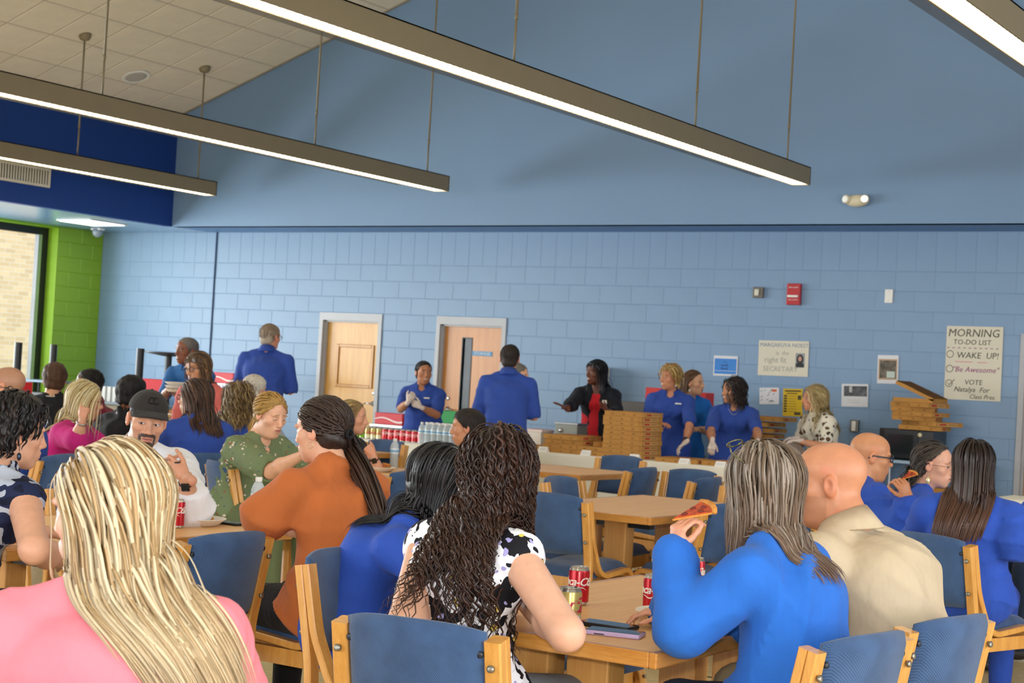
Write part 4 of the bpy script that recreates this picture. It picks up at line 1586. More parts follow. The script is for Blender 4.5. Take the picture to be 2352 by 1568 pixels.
def phone(px, py, rz, m_, label, sz=(.075, .155, .009)):
    x, y = tp(px, py)
    t = empty('mobile_phone', (x, y, T1Z), R(rz))
    MB().bbox(-sz[0] / 2, sz[0] / 2, -sz[1] / 2, sz[1] / 2, 0, sz[2], .0035, 2).build('case', m_, t, angle=60)
    MB().box(-sz[0] / 2 + .003, sz[0] / 2 - .003, -sz[1] / 2 + .003, sz[1] / 2 - .003, sz[2], sz[2] + .0004).build('screen', mat('phone_screen', '15171a', 0.08, 0.8), t)
    MB().bbox(-sz[0] / 2 - .0008, -sz[0] / 2 + .001, .02, .05, .003, .006, .0004, 1).build('side_button', black, t)
    tag(t, label, 'phone', 'phones on the foreground table')


phone(1412, 1458, 90 + 14, mat('phone_lilac', 'c9b3dd', 0.15, 0.6), 'phone in a shiny lilac case on the foreground table', (.078, .16, .013))
phone(1396, 1440, 90 + 2, mat('phone_black', '1d1e20', 0.35), 'black phone lying behind the lilac phone', (.078, .165, .012))
phone(525, 1203, 90, black, 'dark tablet at the far corner of the table by the man in the cap', (.08, .16, .01))

# ------------------------------------------------------------------ microwave corner
mwp = at_y(2012, 1045, 15.35)
cart_z = 0.86
tcart = empty('microwave_stand', (-5.15, 15.5, 0))
MB().bbox(-.55, .55, -.32, .32, cart_z - .03, cart_z, .006).build('top', mat('stand_blue_top', '9db8d0', 0.4), tcart)
for sx in (-1, 1):
    for sy in (-1, 1):
        MB().tube([(sx * .5, sy * .28, 0), (sx * .5, sy * .28, cart_z - .03)], .018, 8).build('leg', steel, tcart)
MB().bbox(-.52, .52, -.3, .3, .3, .32, .004).build('shelf', mat('stand_blue_top', '9db8d0', 0.4), tcart)
tag(tcart, 'pale blue topped stand under the microwave against the wall', 'stand')
for k, (x, y, w_, d_, h_, lab) in enumerate(((-5.0, 15.45, .5, .4, .3, 'cardboard carton on the shelf under the microwave'),)):
    t = empty('cardboard_carton', (x, y, .321))
    MB().bbox(-w_ / 2, w_ / 2, -d_ / 2, d_ / 2, 0, h_, .004).build('carton_body', card, t)
    MB().box(-w_ / 2 + .002, w_ / 2 - .002, -.03, .03, h_, h_ + .001).build('tape', cardl, t)
    tag(t, lab, 'carton')
mw = empty('microwave', (-5.33, 15.5, cart_z))
MB().bbox(-.27, .27, -.2, .2, .012, .30, .006).build('body', mat('microwave_black', '17191c', 0.25, 0.5), mw)
dr = MB().bbox(-.265, .12, -.215, -.2, .018, .295, .004).build('door', mat('microwave_door', '101113', 0.15, 0.6), mw)
MB().box(-.22, .075, -.2165, -.215, .06, .25).build('window', mat('microwave_window', '1f2426', 0.08, 0.7), dr)
cp = MB().bbox(.125, .268, -.212, -.2, .018, .295, .003).build('control_panel', mat('microwave_panel', '16181a', 0.3), mw)
key = mat('microwave_key', '9b9c98', 0.5)
for i in range(3):
    for j in range(6):
        MB().box(.165 + i * .03, .185 + i * .03, -.2135, -.212, .06 + j * .023, .075 + j * .023).build('key', key, cp)
MB().lathe([(.022, 0), (.02, .006), (.006, .008)], 14, M=Matrix.Translation((.14, -.214, .255)) @ Matrix.Rotation(R(90), 4, 'X')).build('sticker', mat('sticker_cream', 'e3d9b0', 0.6), mw, True)
for sx in (-1, 1):
    MB().lathe([(.015, 0), (.015, .013)], 10, (sx * .22, -.15, 0)).build('foot', black, mw)
tag(mw, 'black microwave oven with a grey keypad and boxes on top', 'microwave')
# stack of open, scattered boxes on the microwave
zz = cart_z + .302
offs = [(.10, 0, 5), (.16, .03, -22), (.02, .0, 8), (.06, -.02, -6), (-.02, .02, 14), (.04, 0, -12)]
for k, (dx, dy, rz) in enumerate(offs):
    pizza_box(-5.3 + dx, 15.45 + dy, zz + k * (BH + .001), rz, 'pizza box, %s up in the crooked stack on the microwave' % NTH[k], 'crooked pizza boxes on the microwave')
ob_ = empty('open_pizza_box', (-5.26, 15.45, zz + 6 * (BH + .001)))
h = BS / 2
MB().prism([(-h, -h), (h, -h), (h, h), (-h, h)], 0, .006, 'z').box(-h, h, -h, -h + .004, .006, .04).box(-h, -h + .004, -h, h, .006, .04).box(h - .004, h, -h, h, .006, .04).build('tray', card, ob_)
M_ = Matrix.Translation((h, 0, .045)) @ Matrix.Rotation(R(22), 4, 'Y')
lidm = MB()
lidm.box(-BS, 0, -h, h, 0, .005, 0, M_)
ld_ = lidm.build('lid', cardd, ob_)
MB().box(-BS + .04, -BS + .19, -h - .001, -h + .05, -.002, .004, 0, M_).build('lid_flap', card, ld_)
MB().box(-.004, 0, -h, h, -.035, .003, 0, M_).box(-BS, 0, -h, -h + .004, -.03, .003, 0, M_).build('lid_edge', card, ld_)
tag(ob_, 'gaping open pizza box on top of the crooked stack', 'pizza box', 'crooked pizza boxes on the microwave')
# crooked boxes on a table beside the leopard print woman
tb2 = empty('wall_table', (-6.72, 15.4, 0))
MB().bbox(-.5, .5, -.35, .35, .71, .74, .006).build('top', mat('grey_table_top', '8d8f8e', 0.5), tb2)
for sx in (-1, 1):
    for sy in (-1, 1):
        MB().tube([(sx * .44, sy * .3, 0), (sx * .44, sy * .3, .71)], .016, 8).build('leg', black, tb2)
tag(tb2, 'grey folding table against the wall under the uneven boxes', 'table')
tb3 = empty('wall_table', (at_y(1475, 935, 15.0)[0], 15.25, 0))
MB().bbox(-.48, .48, -.35, .35, .71, .74, .006).build('top', MATS['grey_table_top'], tb3)
for sx in (-1, 1):
    for sy in (-1, 1):
        MB().tube([(sx * .44, sy * .3, 0), (sx * .44, sy * .3, .71)], .016, 8).build('leg', black, tb3)
tag(tb3, 'grey folding table under the insulated food carrier', 'table')
pb = at_y(1770, 985, 15.3)
offs = [(0, 0, 4), (.03, .02, -8), (-.01, 0, 10), (.02, 0, -4), (0, .02, 6), (.02, .0, 3), (-.01, 0, -5), (.12, 0, 2)]
for k, (dx, dy, rz) in enumerate(offs):
    pizza_box(pb[0] - .12 + dx, 15.28 + dy, .741 + k * (BH + .016), rz, 'pizza box, %s up in the uneven stack behind the dark haired woman' % NTH[k], 'uneven pizza boxes by the wall')

# ------------------------------------------------------------------ drink cartons and small boxes
cokered = mat('carton_red', 'cf2530', 0.45, 0.4, vary=0.03)
cwhite = mat('carton_white', 'efe9e4', 0.5)


def carton(px, py, Y, w_, d_, h_, m_, label, rz=0, wave=True, zbase=None):
    p = at_y(px, py, Y)
    z = p[2] - h_ / 2 if zbase is None else zbase
    t = empty('drink_carton', (p[0], Y, z), R(rz))
    MB().bbox(-w_ / 2, w_ / 2, -d_ / 2, d_ / 2, 0, h_, .004, 1).build('carton_body', m_, t)
    if wave:
        vs, fs = [], []
        for i in range(17):
            x = -w_ / 2 + w_ * i / 16
            zc = h_ * (.42 + .16 * math.sin(i / 16 * 5.5))
            vs += [(x, -d_ / 2 - .001, zc - h_ * .07 * (.4 + i / 16)), (x, -d_ / 2 - .001, zc + h_ * .05)]
        for i in range(16):
            fs.append((2 * i, 2 * i + 2, 2 * i + 3, 2 * i + 1))
        MB().add(vs, fs).build('wave_print', cwhite, t)
    tag(t, label, 'drink carton')
    if zbase is None:
        r_ = empty('carton_rack', (p[0], Y, 0), R(rz))
        MB().bbox(-w_ * .6, w_ * .6, -d_ * .7, d_ * .7, z - .03, z, .005).build('rack_shelf', steel, r_)
        for sx in (-1, 1):
            for sy in (-1, 1):
                MB().tube([(sx * w_ * .55, sy * d_ * .6, 0), (sx * w_ * .55, sy * d_ * .6, z - .03)], .012, 6).build('rack_post', steel, r_)
        tag(r_, 'small steel rack carrying the ' + ' '.join(label.split()[:9]), 'rack')
    return t


carton(906, 962, 14.3, .4, .2, .125, cokered, 'red drink carton with a white wave behind the row of cans', -4)
t = carton(1046, 958, 14.3, .3, .2, .13, mat('carton_green', '1fa04a', 0.45), 'green drink carton behind the water bottles', 3, False)
carton(362, 885, 13.3, .42, .28, .14, cokered, 'plain red carton behind the man in the cap', 10, False)
carton(523, 868, 14.9, .4, .2, .13, cokered, 'red and maroon drink carton left of the tall man in blue', -4)
carton(54, 893, 12.6, .07, .2, .16, cokered, 'red carton behind the man in glasses at the left edge', 0, False)
# cash box
cbp = at_y(1312, 985, 13.93)
t = empty('cash_box', (cbp[0], 13.93, TZ + .001))
MB().bbox(-.13, .13, -.1, .1, 0, .27, .006).build('body', mat('cash_box_grey', '8c8f86', 0.4, 0.5, 0.2), t)
MB().bbox(-.135, .135, -.105, .105, .262, .28, .004).build('lid', steel, t)
MB().lathe([(.022, 0), (.02, .012), (.008, .016)], 12, M=Matrix.Translation((-.06, -.1, .2)) @ Matrix.Rotation(R(90), 4, 'X')).build('lock', steel, t, True)
tag(t, 'grey metal box with a lock behind the pizza boxes', 'metal box')
cbp = at_y(1243, 990, 14.0)
t = empty('carry_out_box', (cbp[0], 13.95, TZ + .001))
MB().prism([(-.1, 0), (.1, 0), (.115, .16), (-.115, .16)], -.1, .1, 'x').build('tray', foam, t)
MB().bbox(-.115, .115, -.12, .12, .16, .19, .006).build('lid', mat('lid_white', 'ead9d0', 0.5), t)
MB().box(-.1, .1, -.1, .1, .19, .1908).build('lid_print', mat('lid_red', 'd8705c', 0.6), t)
tag(t, 'white carry out carton with a red printed lid by the pizza boxes', 'carton')
# dark cooler behind the blonde server
cbp = at_y(1475, 935, 15.0)
t = empty('insulated_carrier', (cbp[0], 15.2, .741))
MB().bbox(-.42, .42, -.22, .22, 0, .52, .02).build('body', mat('carrier_grey', '6d6a66', 0.7), t)
MB().bbox(-.25, .25, -.225, -.215, .25, .36, .01).build('handle_strip', black, t)
tag(t, 'grey insulated food carrier behind the blonde server', 'food carrier')
t = carton(1512, 908, 15.0, .2, .2, .16, mat('bag_red', 'd8322c', 0.5), 'red box on the grey food carrier beside the blonde server', 0, False, zbase=1.262)
t = carton(1621, 910, 15.5, .1, .2, .2, mat('bag_red', 'd8322c', 0.5), 'red box between the two women in blue', 0, False, zbase=1.2)
tp_ = at_y(1621, 910, 15.5)
t = empty('utility_cart', (tp_[0], 15.55, 0))
MB().bbox(-.3, .3, -.2, .2, 1.17, 1.2, .006).bbox(-.3, .3, -.2, .2, .4, .43, .006).build('shelf', steel, t)
for sx in (-1, 1):
    for sy in (-1, 1):
        MB().tube([(sx * .28, sy * .18, 0), (sx * .28, sy * .18, 1.17)], .012, 8).build('post', steel, t)
tag(t, 'steel utility cart behind the two women in blue', 'cart')
# silver urn edge behind the red top
up_ = at_y(1322, 895, 15.2)
t = empty('wall_cabinet_edge', (up_[0], 15.6, 1.2))
MB().bbox(-.03, .03, -.1, .28, -.02, .42, .006).build('body', mat('cream_cabinet', 'd8d2bc', 0.4), t)
MB().box(-.031, -.029, -.1, .1, .05, .2).build('panel', white, t)
tag(t, 'slim cream cabinet on the wall behind the woman in the blazer', 'cabinet')

# ------------------------------------------------------------------ upturned tables on the left
def upturned(px_top, py_top, Y, label, plate_=False, length=.75, z0=None):
    p = at_y(px_top, py_top, Y)
    t = empty('upturned_table', (p[0], Y, 0))
    zt = p[2]
    MB().tube([(0, 0, zt - length), (0, 0, zt)], .042, 16).build('column', black, t, angle=40)
    MB().bbox(-.45, .45, -.45, .45, zt - length - .03, zt - length, .006).build('table_top', topm, t)
    if plate_:
        MB().lathe([(.07, zt - .05), (.3, zt - .012), (.3, zt)], 28).build('base_plate', black, t, angle=40)
    for sx in (-1, 1):
        for sy in (-1, 1):
            MB().tube([(sx * .38, sy * .38, 0), (sx * .38, sy * .38, zt - length - .03)], .018, 8).build('support_leg', black, t)
    tag(t, label, 'table', 'upturned black column tables')


upturned(43, 786, 12.0, 'upturned table with a black column in front of the window')
upturned(124, 791, 13.2, 'upturned table with a black column in front of the green wall')
upturned(323, 800, 12.4, 'upturned table with a black column in front of the blue wall')
upturned(388, 809, 14.4, 'upturned table with a flat black base plate beside the smiling man', True)
# low shelf unit with papers near the corner
p = at_y(262, 912, 15.3)
t = empty('paper_shelf', (p[0], 15.5, 0))
MB().bbox(-.75, .75, -.25, .25, .0, .78, .008).build('body', mat('shelf_beige', 'a99b86', 0.5), t)
MB().bbox(-.78, .78, -.28, .28, .78, .81, .006).build('top', mat('shelf_top', '93a1ad', 0.4), t)
tag(t, 'low beige shelf unit under the papers by the corner', 'shelf')
for k in range(10):
    q = MB().bbox(-.03, .03, -.11, .11, 0, .2, .003).build('paper_tray', mat('tray_white', 'd6d4ce', 0.6), None, loc=(p[0] - .45 + k * .1, 15.45, .811))
    tag(q, 'white paper stack, %s from the left on the low shelf' % NTH[k], 'paper stack', 'paper stacks on the low shelf')
p = at_y(72, 905, 14.3)
t = empty('equipment_cart', (p[0], 14.5, 0))
for z in (.35, .75, 1.03):
    MB().bbox(-.35, .35, -.22, .22, z, z + .03, .006).build('shelf', mat('cart_slate', '5d7489', 0.45), t)
for sx in (-1, 1):
    for sy in (-1, 1):
        MB().tube([(sx * .33, sy * .2, 0), (sx * .33, sy * .2, 1.03)], .016, 8).build('post', black, t)
MB().bbox(-.2, .2, -.15, .15, .78, .9, .01).build('device', black, t)
tag(t, 'slate grey equipment cart by the window', 'cart')
# right edge small things
p = at_z(2300, 1110, .78)
t = empty('paper_cup', (-2.75, 12.35, TZ + .001))
MB().lathe([(.035, 0), (.045, .12), (.0475, .122), (.046, .125)], 20).build('cup_body', foam, t, angle=50)
tag(t, 'white paper cup on the table at the right edge', 'cup')
tag(MB().bbox(-.2, .2, -.12, .12, 0, .02, .004).build('pink_folder', mat('folder_pink', 'd5578f', 0.6), None, loc=(-3.1, 12.4, TZ + .001)), 'pink folder on the table at the right edge', 'folder')
# ================================================================== PEOPLE: signed distance shapes -> one smooth surface
def V3(*a):
    return np.array(a, np.float64)


def unit(v):
    v = np.asarray(v, np.float64)
    return v / (np.linalg.norm(v) + 1e-12)


def f_cap(P, a, b, ra, rb):
    ab = b - a
    t = np.clip(((P - a) @ ab) / (ab @ ab + 1e-12), 0, 1)
    q = P - a - t[..., None] * ab
    return np.sqrt((q * q).sum(-1)) - (ra + (rb - ra) * t)


def f_ecap(P, a, b, L, wa, da, wb, db):
    ab = b - a
    t = np.clip(((P - a) @ ab) / (ab @ ab + 1e-12), 0, 1)
    q = P - a - t[..., None] * ab
    l = q @ L
    rest2 = np.maximum((q * q).sum(-1) - l * l, 0)
    w = wa + (wb - wa) * t
    d = da + (db - da) * t
    k = np.sqrt((l / w) ** 2 + rest2 / (d * d))
    return (k - 1) * np.minimum(w, d)


def f_ell(P, c, Rm, r):
    q = (P - c) @ Rm.T / r
    k0 = np.sqrt((q * q).sum(-1))
    q2 = q / r
    k1 = np.sqrt((q2 * q2).sum(-1)) + 1e-9
    return k0 * (k0 - 1) / k1


class Shape:
    def __init__(self):
        self.p = []

    def _add(self, fn, args, lo, hi, k, op):
        self.p.append((fn, args, np.array(lo), np.array(hi), k, op))

    def cap(self, a, b, ra, rb=None, k=0.02, op='u'):
        rb = ra if rb is None else rb
        a, b = V3(*a), V3(*b)
        m_ = max(ra, rb)
        self._add(f_cap, (a, b, ra, rb), np.minimum(a, b) - m_, np.maximum(a, b) + m_, k, op)
        return self

    def ecap(self, a, b, L, wa, da, wb, db, k=0.03, op='u'):
        a, b = V3(*a), V3(*b)
        m_ = max(wa, wb, da, db)
        self._add(f_ecap, (a, b, unit(L), wa, da, wb, db), np.minimum(a, b) - m_, np.maximum(a, b) + m_, k, op)
        return self

    def ell(self, c, r, Rm=None, k=0.02, op='u'):
        c = V3(*c)
        r = V3(*r) if not np.isscalar(r) else V3(r, r, r)
        Rm = np.eye(3) if Rm is None else Rm
        m_ = r.max()
        self._add(f_ell, (c, Rm, r), c - m_, c + m_, k, op)
        return self

    def fn(self, f_, lo, hi, k=0.005, op='i'):
        self._add(lambda P: f_(P), (), lo, hi, k, op)
        return self

    def extend(self, other):
        self.p += other.p
        return self

    @staticmethod
    def _mix(F, d, k, op):
        if op == 'u':
            h = np.clip(0.5 + 0.5 * (F - d) / k, 0, 1)
            return F + (d - F) * h - k * h * (1 - h)
        if op == 's':
            d = -d
        h = np.clip(0.5 - 0.5 * (F - d) / k, 0, 1)
        return F + (d - F) * h + k * h * (1 - h)

    def at(self, P, off=0.0):
        F = np.full(P.shape[:-1], 1.0)
        for fn, args, lo, hi, k, op in self.p:
            F = self._mix(F, fn(P, *args), k, op)
        return F - off

    def mesh(self, h, off=0.0, bounds=None, fold=None):
        us = [p for p in self.p if p[5] == 'u']
        if bounds is None:
            lo = np.min([p[2] for p in us], 0) - off - 2.5 * h
            hi = np.max([p[3] for p in us], 0) + off + 2.5 * h
        else:
            lo, hi = np.array(bounds[0], float), np.array(bounds[1], float)
        n = np.ceil((hi - lo) / h).astype(int) + 1
        ax = [(lo[i] + h * np.arange(n[i])).astype(np.float32) for i in range(3)]
        F = np.full(n, 0.5, np.float32)
        for fn, args, plo, phi, k, op in self.p:
            m_ = k + off + 2 * h
            i0 = np.clip(np.floor((plo - m_ - lo) / h).astype(int), 0, n)
            i1 = np.clip(np.ceil((phi + m_ - lo) / h).astype(int) + 1, 0, n)
            if (i1 <= i0).any():
                continue
            sl = tuple(slice(i0[i], i1[i]) for i in range(3))
            P = np.stack(np.meshgrid(ax[0][sl[0]], ax[1][sl[1]], ax[2][sl[2]], indexing='ij'), -1).astype(np.float64)
            F[sl] = self._mix(F[sl], fn(P, *args), k, op)
        F = F - off
        if fold is not None:
            P = np.stack(np.meshgrid(*ax, indexing='ij'), -1)
            near = np.abs(F) < 0.04
            F[near] += fold(P[near]).astype(np.float32)
        return surface_nets(F, lo, h)


CORN = np.array([(i, j, k) for i in (0, 1) for j in (0, 1) for k in (0, 1)])
EDG = [(0, 1), (2, 3), (4, 5), (6, 7), (0, 2), (1, 3), (4, 6), (5, 7), (0, 4), (1, 5), (2, 6), (3, 7)]


def surface_nets(F, lo, h):
    S = F < 0
    n = np.array(F.shape)
    cnt = sum(S[c[0]:n[0] - 1 + c[0], c[1]:n[1] - 1 + c[1], c[2]:n[2] - 1 + c[2]].astype(np.int8) for c in CORN)
    act = (cnt > 0) & (cnt < 8)
    idx = np.argwhere(act)
    if len(idx) == 0:
        return np.zeros((0, 3)), np.zeros((0, 4), int)
    ids = np.full(act.shape, -1, np.int64)
    ids[act] = np.arange(len(idx))
    vals = np.stack([F[idx[:, 0] + c[0], idx[:, 1] + c[1], idx[:, 2] + c[2]] for c in CORN], 1).astype(np.float64)
    acc = np.zeros((len(idx), 3))
    num = np.zeros(len(idx))
    for a, b in EDG:
        va, vb = vals[:, a], vals[:, b]
        c = (va < 0) != (vb < 0)
        t = np.where(c, va / np.where(c, va - vb, 1), 0)
        p = CORN[a] + t[:, None] * (CORN[b] - CORN[a])
        acc += p * c[:, None]
        num += c
    V = lo + h * (idx + acc / num[:, None])
    faces = []
    for axn in range(3):
        sl0 = [slice(None)] * 3
        sl1 = [slice(None)] * 3
        sl0[axn] = slice(0, n[axn] - 1)
        sl1[axn] = slice(1, n[axn])
        a, b = S[tuple(sl0)], S[tuple(sl1)]
        e = np.argwhere(a != b)
        sgn = a[a != b]
        u, v = [(1, 2), (2, 0), (0, 1)][axn]
        ok = (e[:, u] > 0) & (e[:, v] > 0) & (e[:, u] < n[u] - 1) & (e[:, v] < n[v] - 1)
        e, sgn = e[ok], sgn[ok]
        q = []
        for du, dv in ((-1, -1), (0, -1), (0, 0), (-1, 0)):
            c = e.copy()
            c[:, u] += du
            c[:, v] += dv
            q.append(ids[c[:, 0], c[:, 1], c[:, 2]])
        q = np.stack(q, 1)
        q[~sgn] = q[~sgn][:, ::-1]
        faces.append(q)
    return V, np.concatenate(faces)


def fast_mesh(name, V, Q, mats_, parent=None, cols=None, mi=None, smooth=True):
    """quads (n,4) and points to one mesh object; cols per point"""
    me = bpy.data.meshes.new(name)
    Q = np.asarray(Q, np.int32)
    me.vertices.add(len(V))
    me.vertices.foreach_set('co', np.asarray(V, np.float32).ravel())
    k = Q.shape[1]
    me.loops.add(Q.size)
    me.loops.foreach_set('vertex_index', Q.ravel())
    me.polygons.add(len(Q))
    me.polygons.foreach_set('loop_start', np.arange(0, Q.size, k, dtype=np.int32))
    me.polygons.foreach_set('loop_total', np.full(len(Q), k, np.int32))
    for m_ in (mats_ if isinstance(mats_, (list, tuple)) else [mats_]):
        me.materials.append(m_)
    if mi is not None:
        me.polygons.foreach_set('material_index', np.asarray(mi, np.int32))
    if smooth:
        me.polygons.foreach_set('use_smooth', np.ones(len(Q), bool))
    if cols is not None:
        at = me.attributes.new('Col', 'FLOAT_COLOR', 'POINT')
        c4 = np.ones((len(V), 4), np.float32)
        c4[:, :3] = cols
        at.data.foreach_set('color', c4.ravel())
    me.update()
    me.validate()
    o = bpy.data.objects.new(name, me)
    link(o, parent)
    return o


# ------------------------------------------------------------------ head
def head_shape(H, Rm, s, kind, neck):
    """Rm rows: right, forward, up of the head. s: size. neck: base point of the neck"""
    S = Shape()

    def W(x, y, z):
        return H + s * (x * Rm[0] + y * Rm[1] + z * Rm[2])
    E = lambda c, r, k=0.015, op='u': S.ell(W(*c), V3(*r) * s, Rm, k * s, op)
    fat = kind.get('fat', 1.0)
    male = kind.get('male', False)
    E((0, -.018, .036), (.075, .097, .082))
    E((0, .03, .040), (.064, .056, .058), .03)
    E((0, .026, -.040), (.056 * fat, .060, .070), .03)
    E((0, .022, -.072), (.048 * fat * (1.1 if male else 1), .052, .038), .03)
    E((0, .064, -.098), (.023 * (1.15 if male else 1), .020, .019), .025)
    if fat > 1.1:
        E((0, .03, -.105), (.045 * fat, .045, .03), .03)
    for sx in (-1, 1):
        E((sx * .042 * fat, .052, -.020), (.025, .024, .022), .025)
        E((sx * .032, .081, .023), (.026, .009, .008), .014)          # brow
    E((0, .086, -.002), (.010, .014, .030), .016)                       # bridge
    S.cap(W(0, .089, .008), W(0, .108, -.030), .0078 * s, .0115 * s, .012 * s)
    for sx in (-1, 1):
        E((sx * .0115, .098, -.034), (.0085, .010, .0078), .006)
        E((sx * .031, .101, .002), (.017, .016, .010), .012, 's')     # socket
        E((sx * .031, .0745, .001), (.0155, .0135, .0125), .004)      # lid over the eye
    E((0, .078, -.064), (.027, .020, .020), .02)
    E((0, .0945, -.0585), (.020, .0065, .0055), .006)
    E((0, .0925, -.0705), (.017, .0070, .0062), .006)
    S.cap(W(-.020, .0985, -.0645), W(.020, .0985, -.0645), .0018 * s, None, .003 * s, 's')
    if not kind.get('noears'):
        for sx in (-1, 1):
            c = (sx * .0795, -.012, -.006)
            E(c, (.010, .019, .031), .008)
            E((sx * .088, -.008, -.004), (.007, .010, .018), .005, 's')
    S.cap(W(0, -.022, -.045), neck, .052 * s * kind.get('neck', 1.0), .060 * s * kind.get('neck', 1.0), .03 * s)
    return S, W


def paint_head(V, H, Rm, s, kind, skin):
    q = ((V - H) @ Rm.T) / s
    x, y, z = q[:, 0], q[:, 1], q[:, 2]
    C = np.tile(np.array(skin), (len(V), 1))

    def mixc(mask, col, a=1.0):
        m_ = np.clip(mask, 0, 1)[:, None] * a
        C[:] = C * (1 - m_) + np.array(col) * m_
    sm = lambda d, w: np.clip(1 - d / w, 0, 1)
    sk = np.array(skin)
    ax = np.abs(x)
    blush = np.clip(sk * np.array([1.12, .80, .76]), 0, 1)
    mixc(sm(np.sqrt((ax - .042) ** 2 + (y - .06) ** 2 + (z + .03) ** 2), .03), blush, .55)
    mixc(sm(np.sqrt(x ** 2 + (y - .108) ** 2 + (z + .03) ** 2), .02), blush, .5)
    mixc((ax > .074) * (np.abs(y + .01) < .03), blush, .45)
    # beard / stubble
    bd = kind.get('beard')
    if bd:
        so = lambda d_, w_=.005: np.clip(.5 - d_ / w_, 0, 1)
        el_ = lambda cx_, cz_, rx_, rz_: (np.sqrt(((ax - cx_) / rx_) ** 2 + ((z - cz_) / rz_) ** 2) - 1) * min(rx_, rz_)
        chin = el_(0, -.100, .036, .026)
        must = np.maximum(np.abs(z + .0475 + .10 * ax) - .0075, ax - .030)
        side_ = np.maximum(np.abs(ax - .031) - .006, np.maximum(-.095 - z, z + .048))
        m_ = np.maximum(np.maximum(so(chin), so(must)), so(side_)) * (y > .045) * (1 - so(el_(0, -.065, .019, .0095)))
        mixc(m_, srgb(bd), .93)
        mixc(so(el_(0, -.118, .030, .016)) * (y > .04), srgb(kind.get('beard2', bd)), .55)
        mixc((z < -.03) * (y > -.0) * (ax > .03), srgb(bd), .22)
    if kind.get('stubble'):
        mixc((z < -.035) * (y > .0) * (y + z * .3 < .2), np.array(srgb(kind['stubble'])), .25)
    # lips
    lip = np.array(srgb(kind.get('lip', 'b3655c')))
    mixc((np.abs(z + .0645) < .0098 - .25 * np.maximum(ax - .004, 0)) * (y > .086) * (ax < .022), lip, .7)
    if kind.get('smile'):
        zc_ = -.0645 + 9 * ax ** 2
        mixc((np.abs(z - zc_) < .0085 - .3 * ax) * (ax < .025) * (y > .08), lip, .8)
        mixc((np.abs(z - zc_) < .0042 - .12 * ax) * (ax < .019) * (y > .08), (.62, .58, .53), .9)
        mixc((np.abs(ax - .034 - .1 * (z + .05)) < .003) * (z < -.025) * (z > -.07) * (y > .05), sk * .7, .4)
    else:
        mixc((np.abs(z + .0645) < .0022) * (ax < .021) * (y > .08), lip * .35, .8)
    # brows
    br = srgb(kind.get('brow', '4a3626'))
    mixc((np.abs(z - .0275 - .06 * (.034 - ax) * (ax < .034) + .22 * np.maximum(ax - .036, 0)) < .0036) * (ax > .013) * (ax < .050) * (y > .06), br, .8)
    # eyes
    ex = ax - .031
    eye = (ex / .0125) ** 2 + ((z - .0005) / (.0043 if not kind.get('squint') else .0030)) ** 2
    front = (y > .072)
    mixc((eye < 1.55) * front, np.array(srgb(kind.get('lash', '2a1c16'))), .85)
    mixc((eye < 1.0) * front, (.58, .55, .52), 1)
    ir = (ex - kind.get('gaze', 0) * np.sign(x)) ** 2 + (z - .0005) ** 2
    mixc((ir < .0054 ** 2) * (eye < 1.0) * front, srgb(kind.get('iris', '4b3423')), 1)
    mixc((ir < .0026 ** 2) * (eye < 1.0) * front, (.01, .01, .01), 1)
    # shaved scalp shade
    sc = kind.get('scalp')
    if sc:
        hl = (y < .045 + .3 * np.maximum(z, 0)) * (z > -.02 + .0 * y) * ((y < .0) | (z > .03)) * (z < kind.get('scalp_top', 1.0) + .25 * (y + .02) * 0)
        mixc(hl * (ax < .0775 + 0 * z), srgb(sc), .55)
    return np.clip(C, 0, 1)


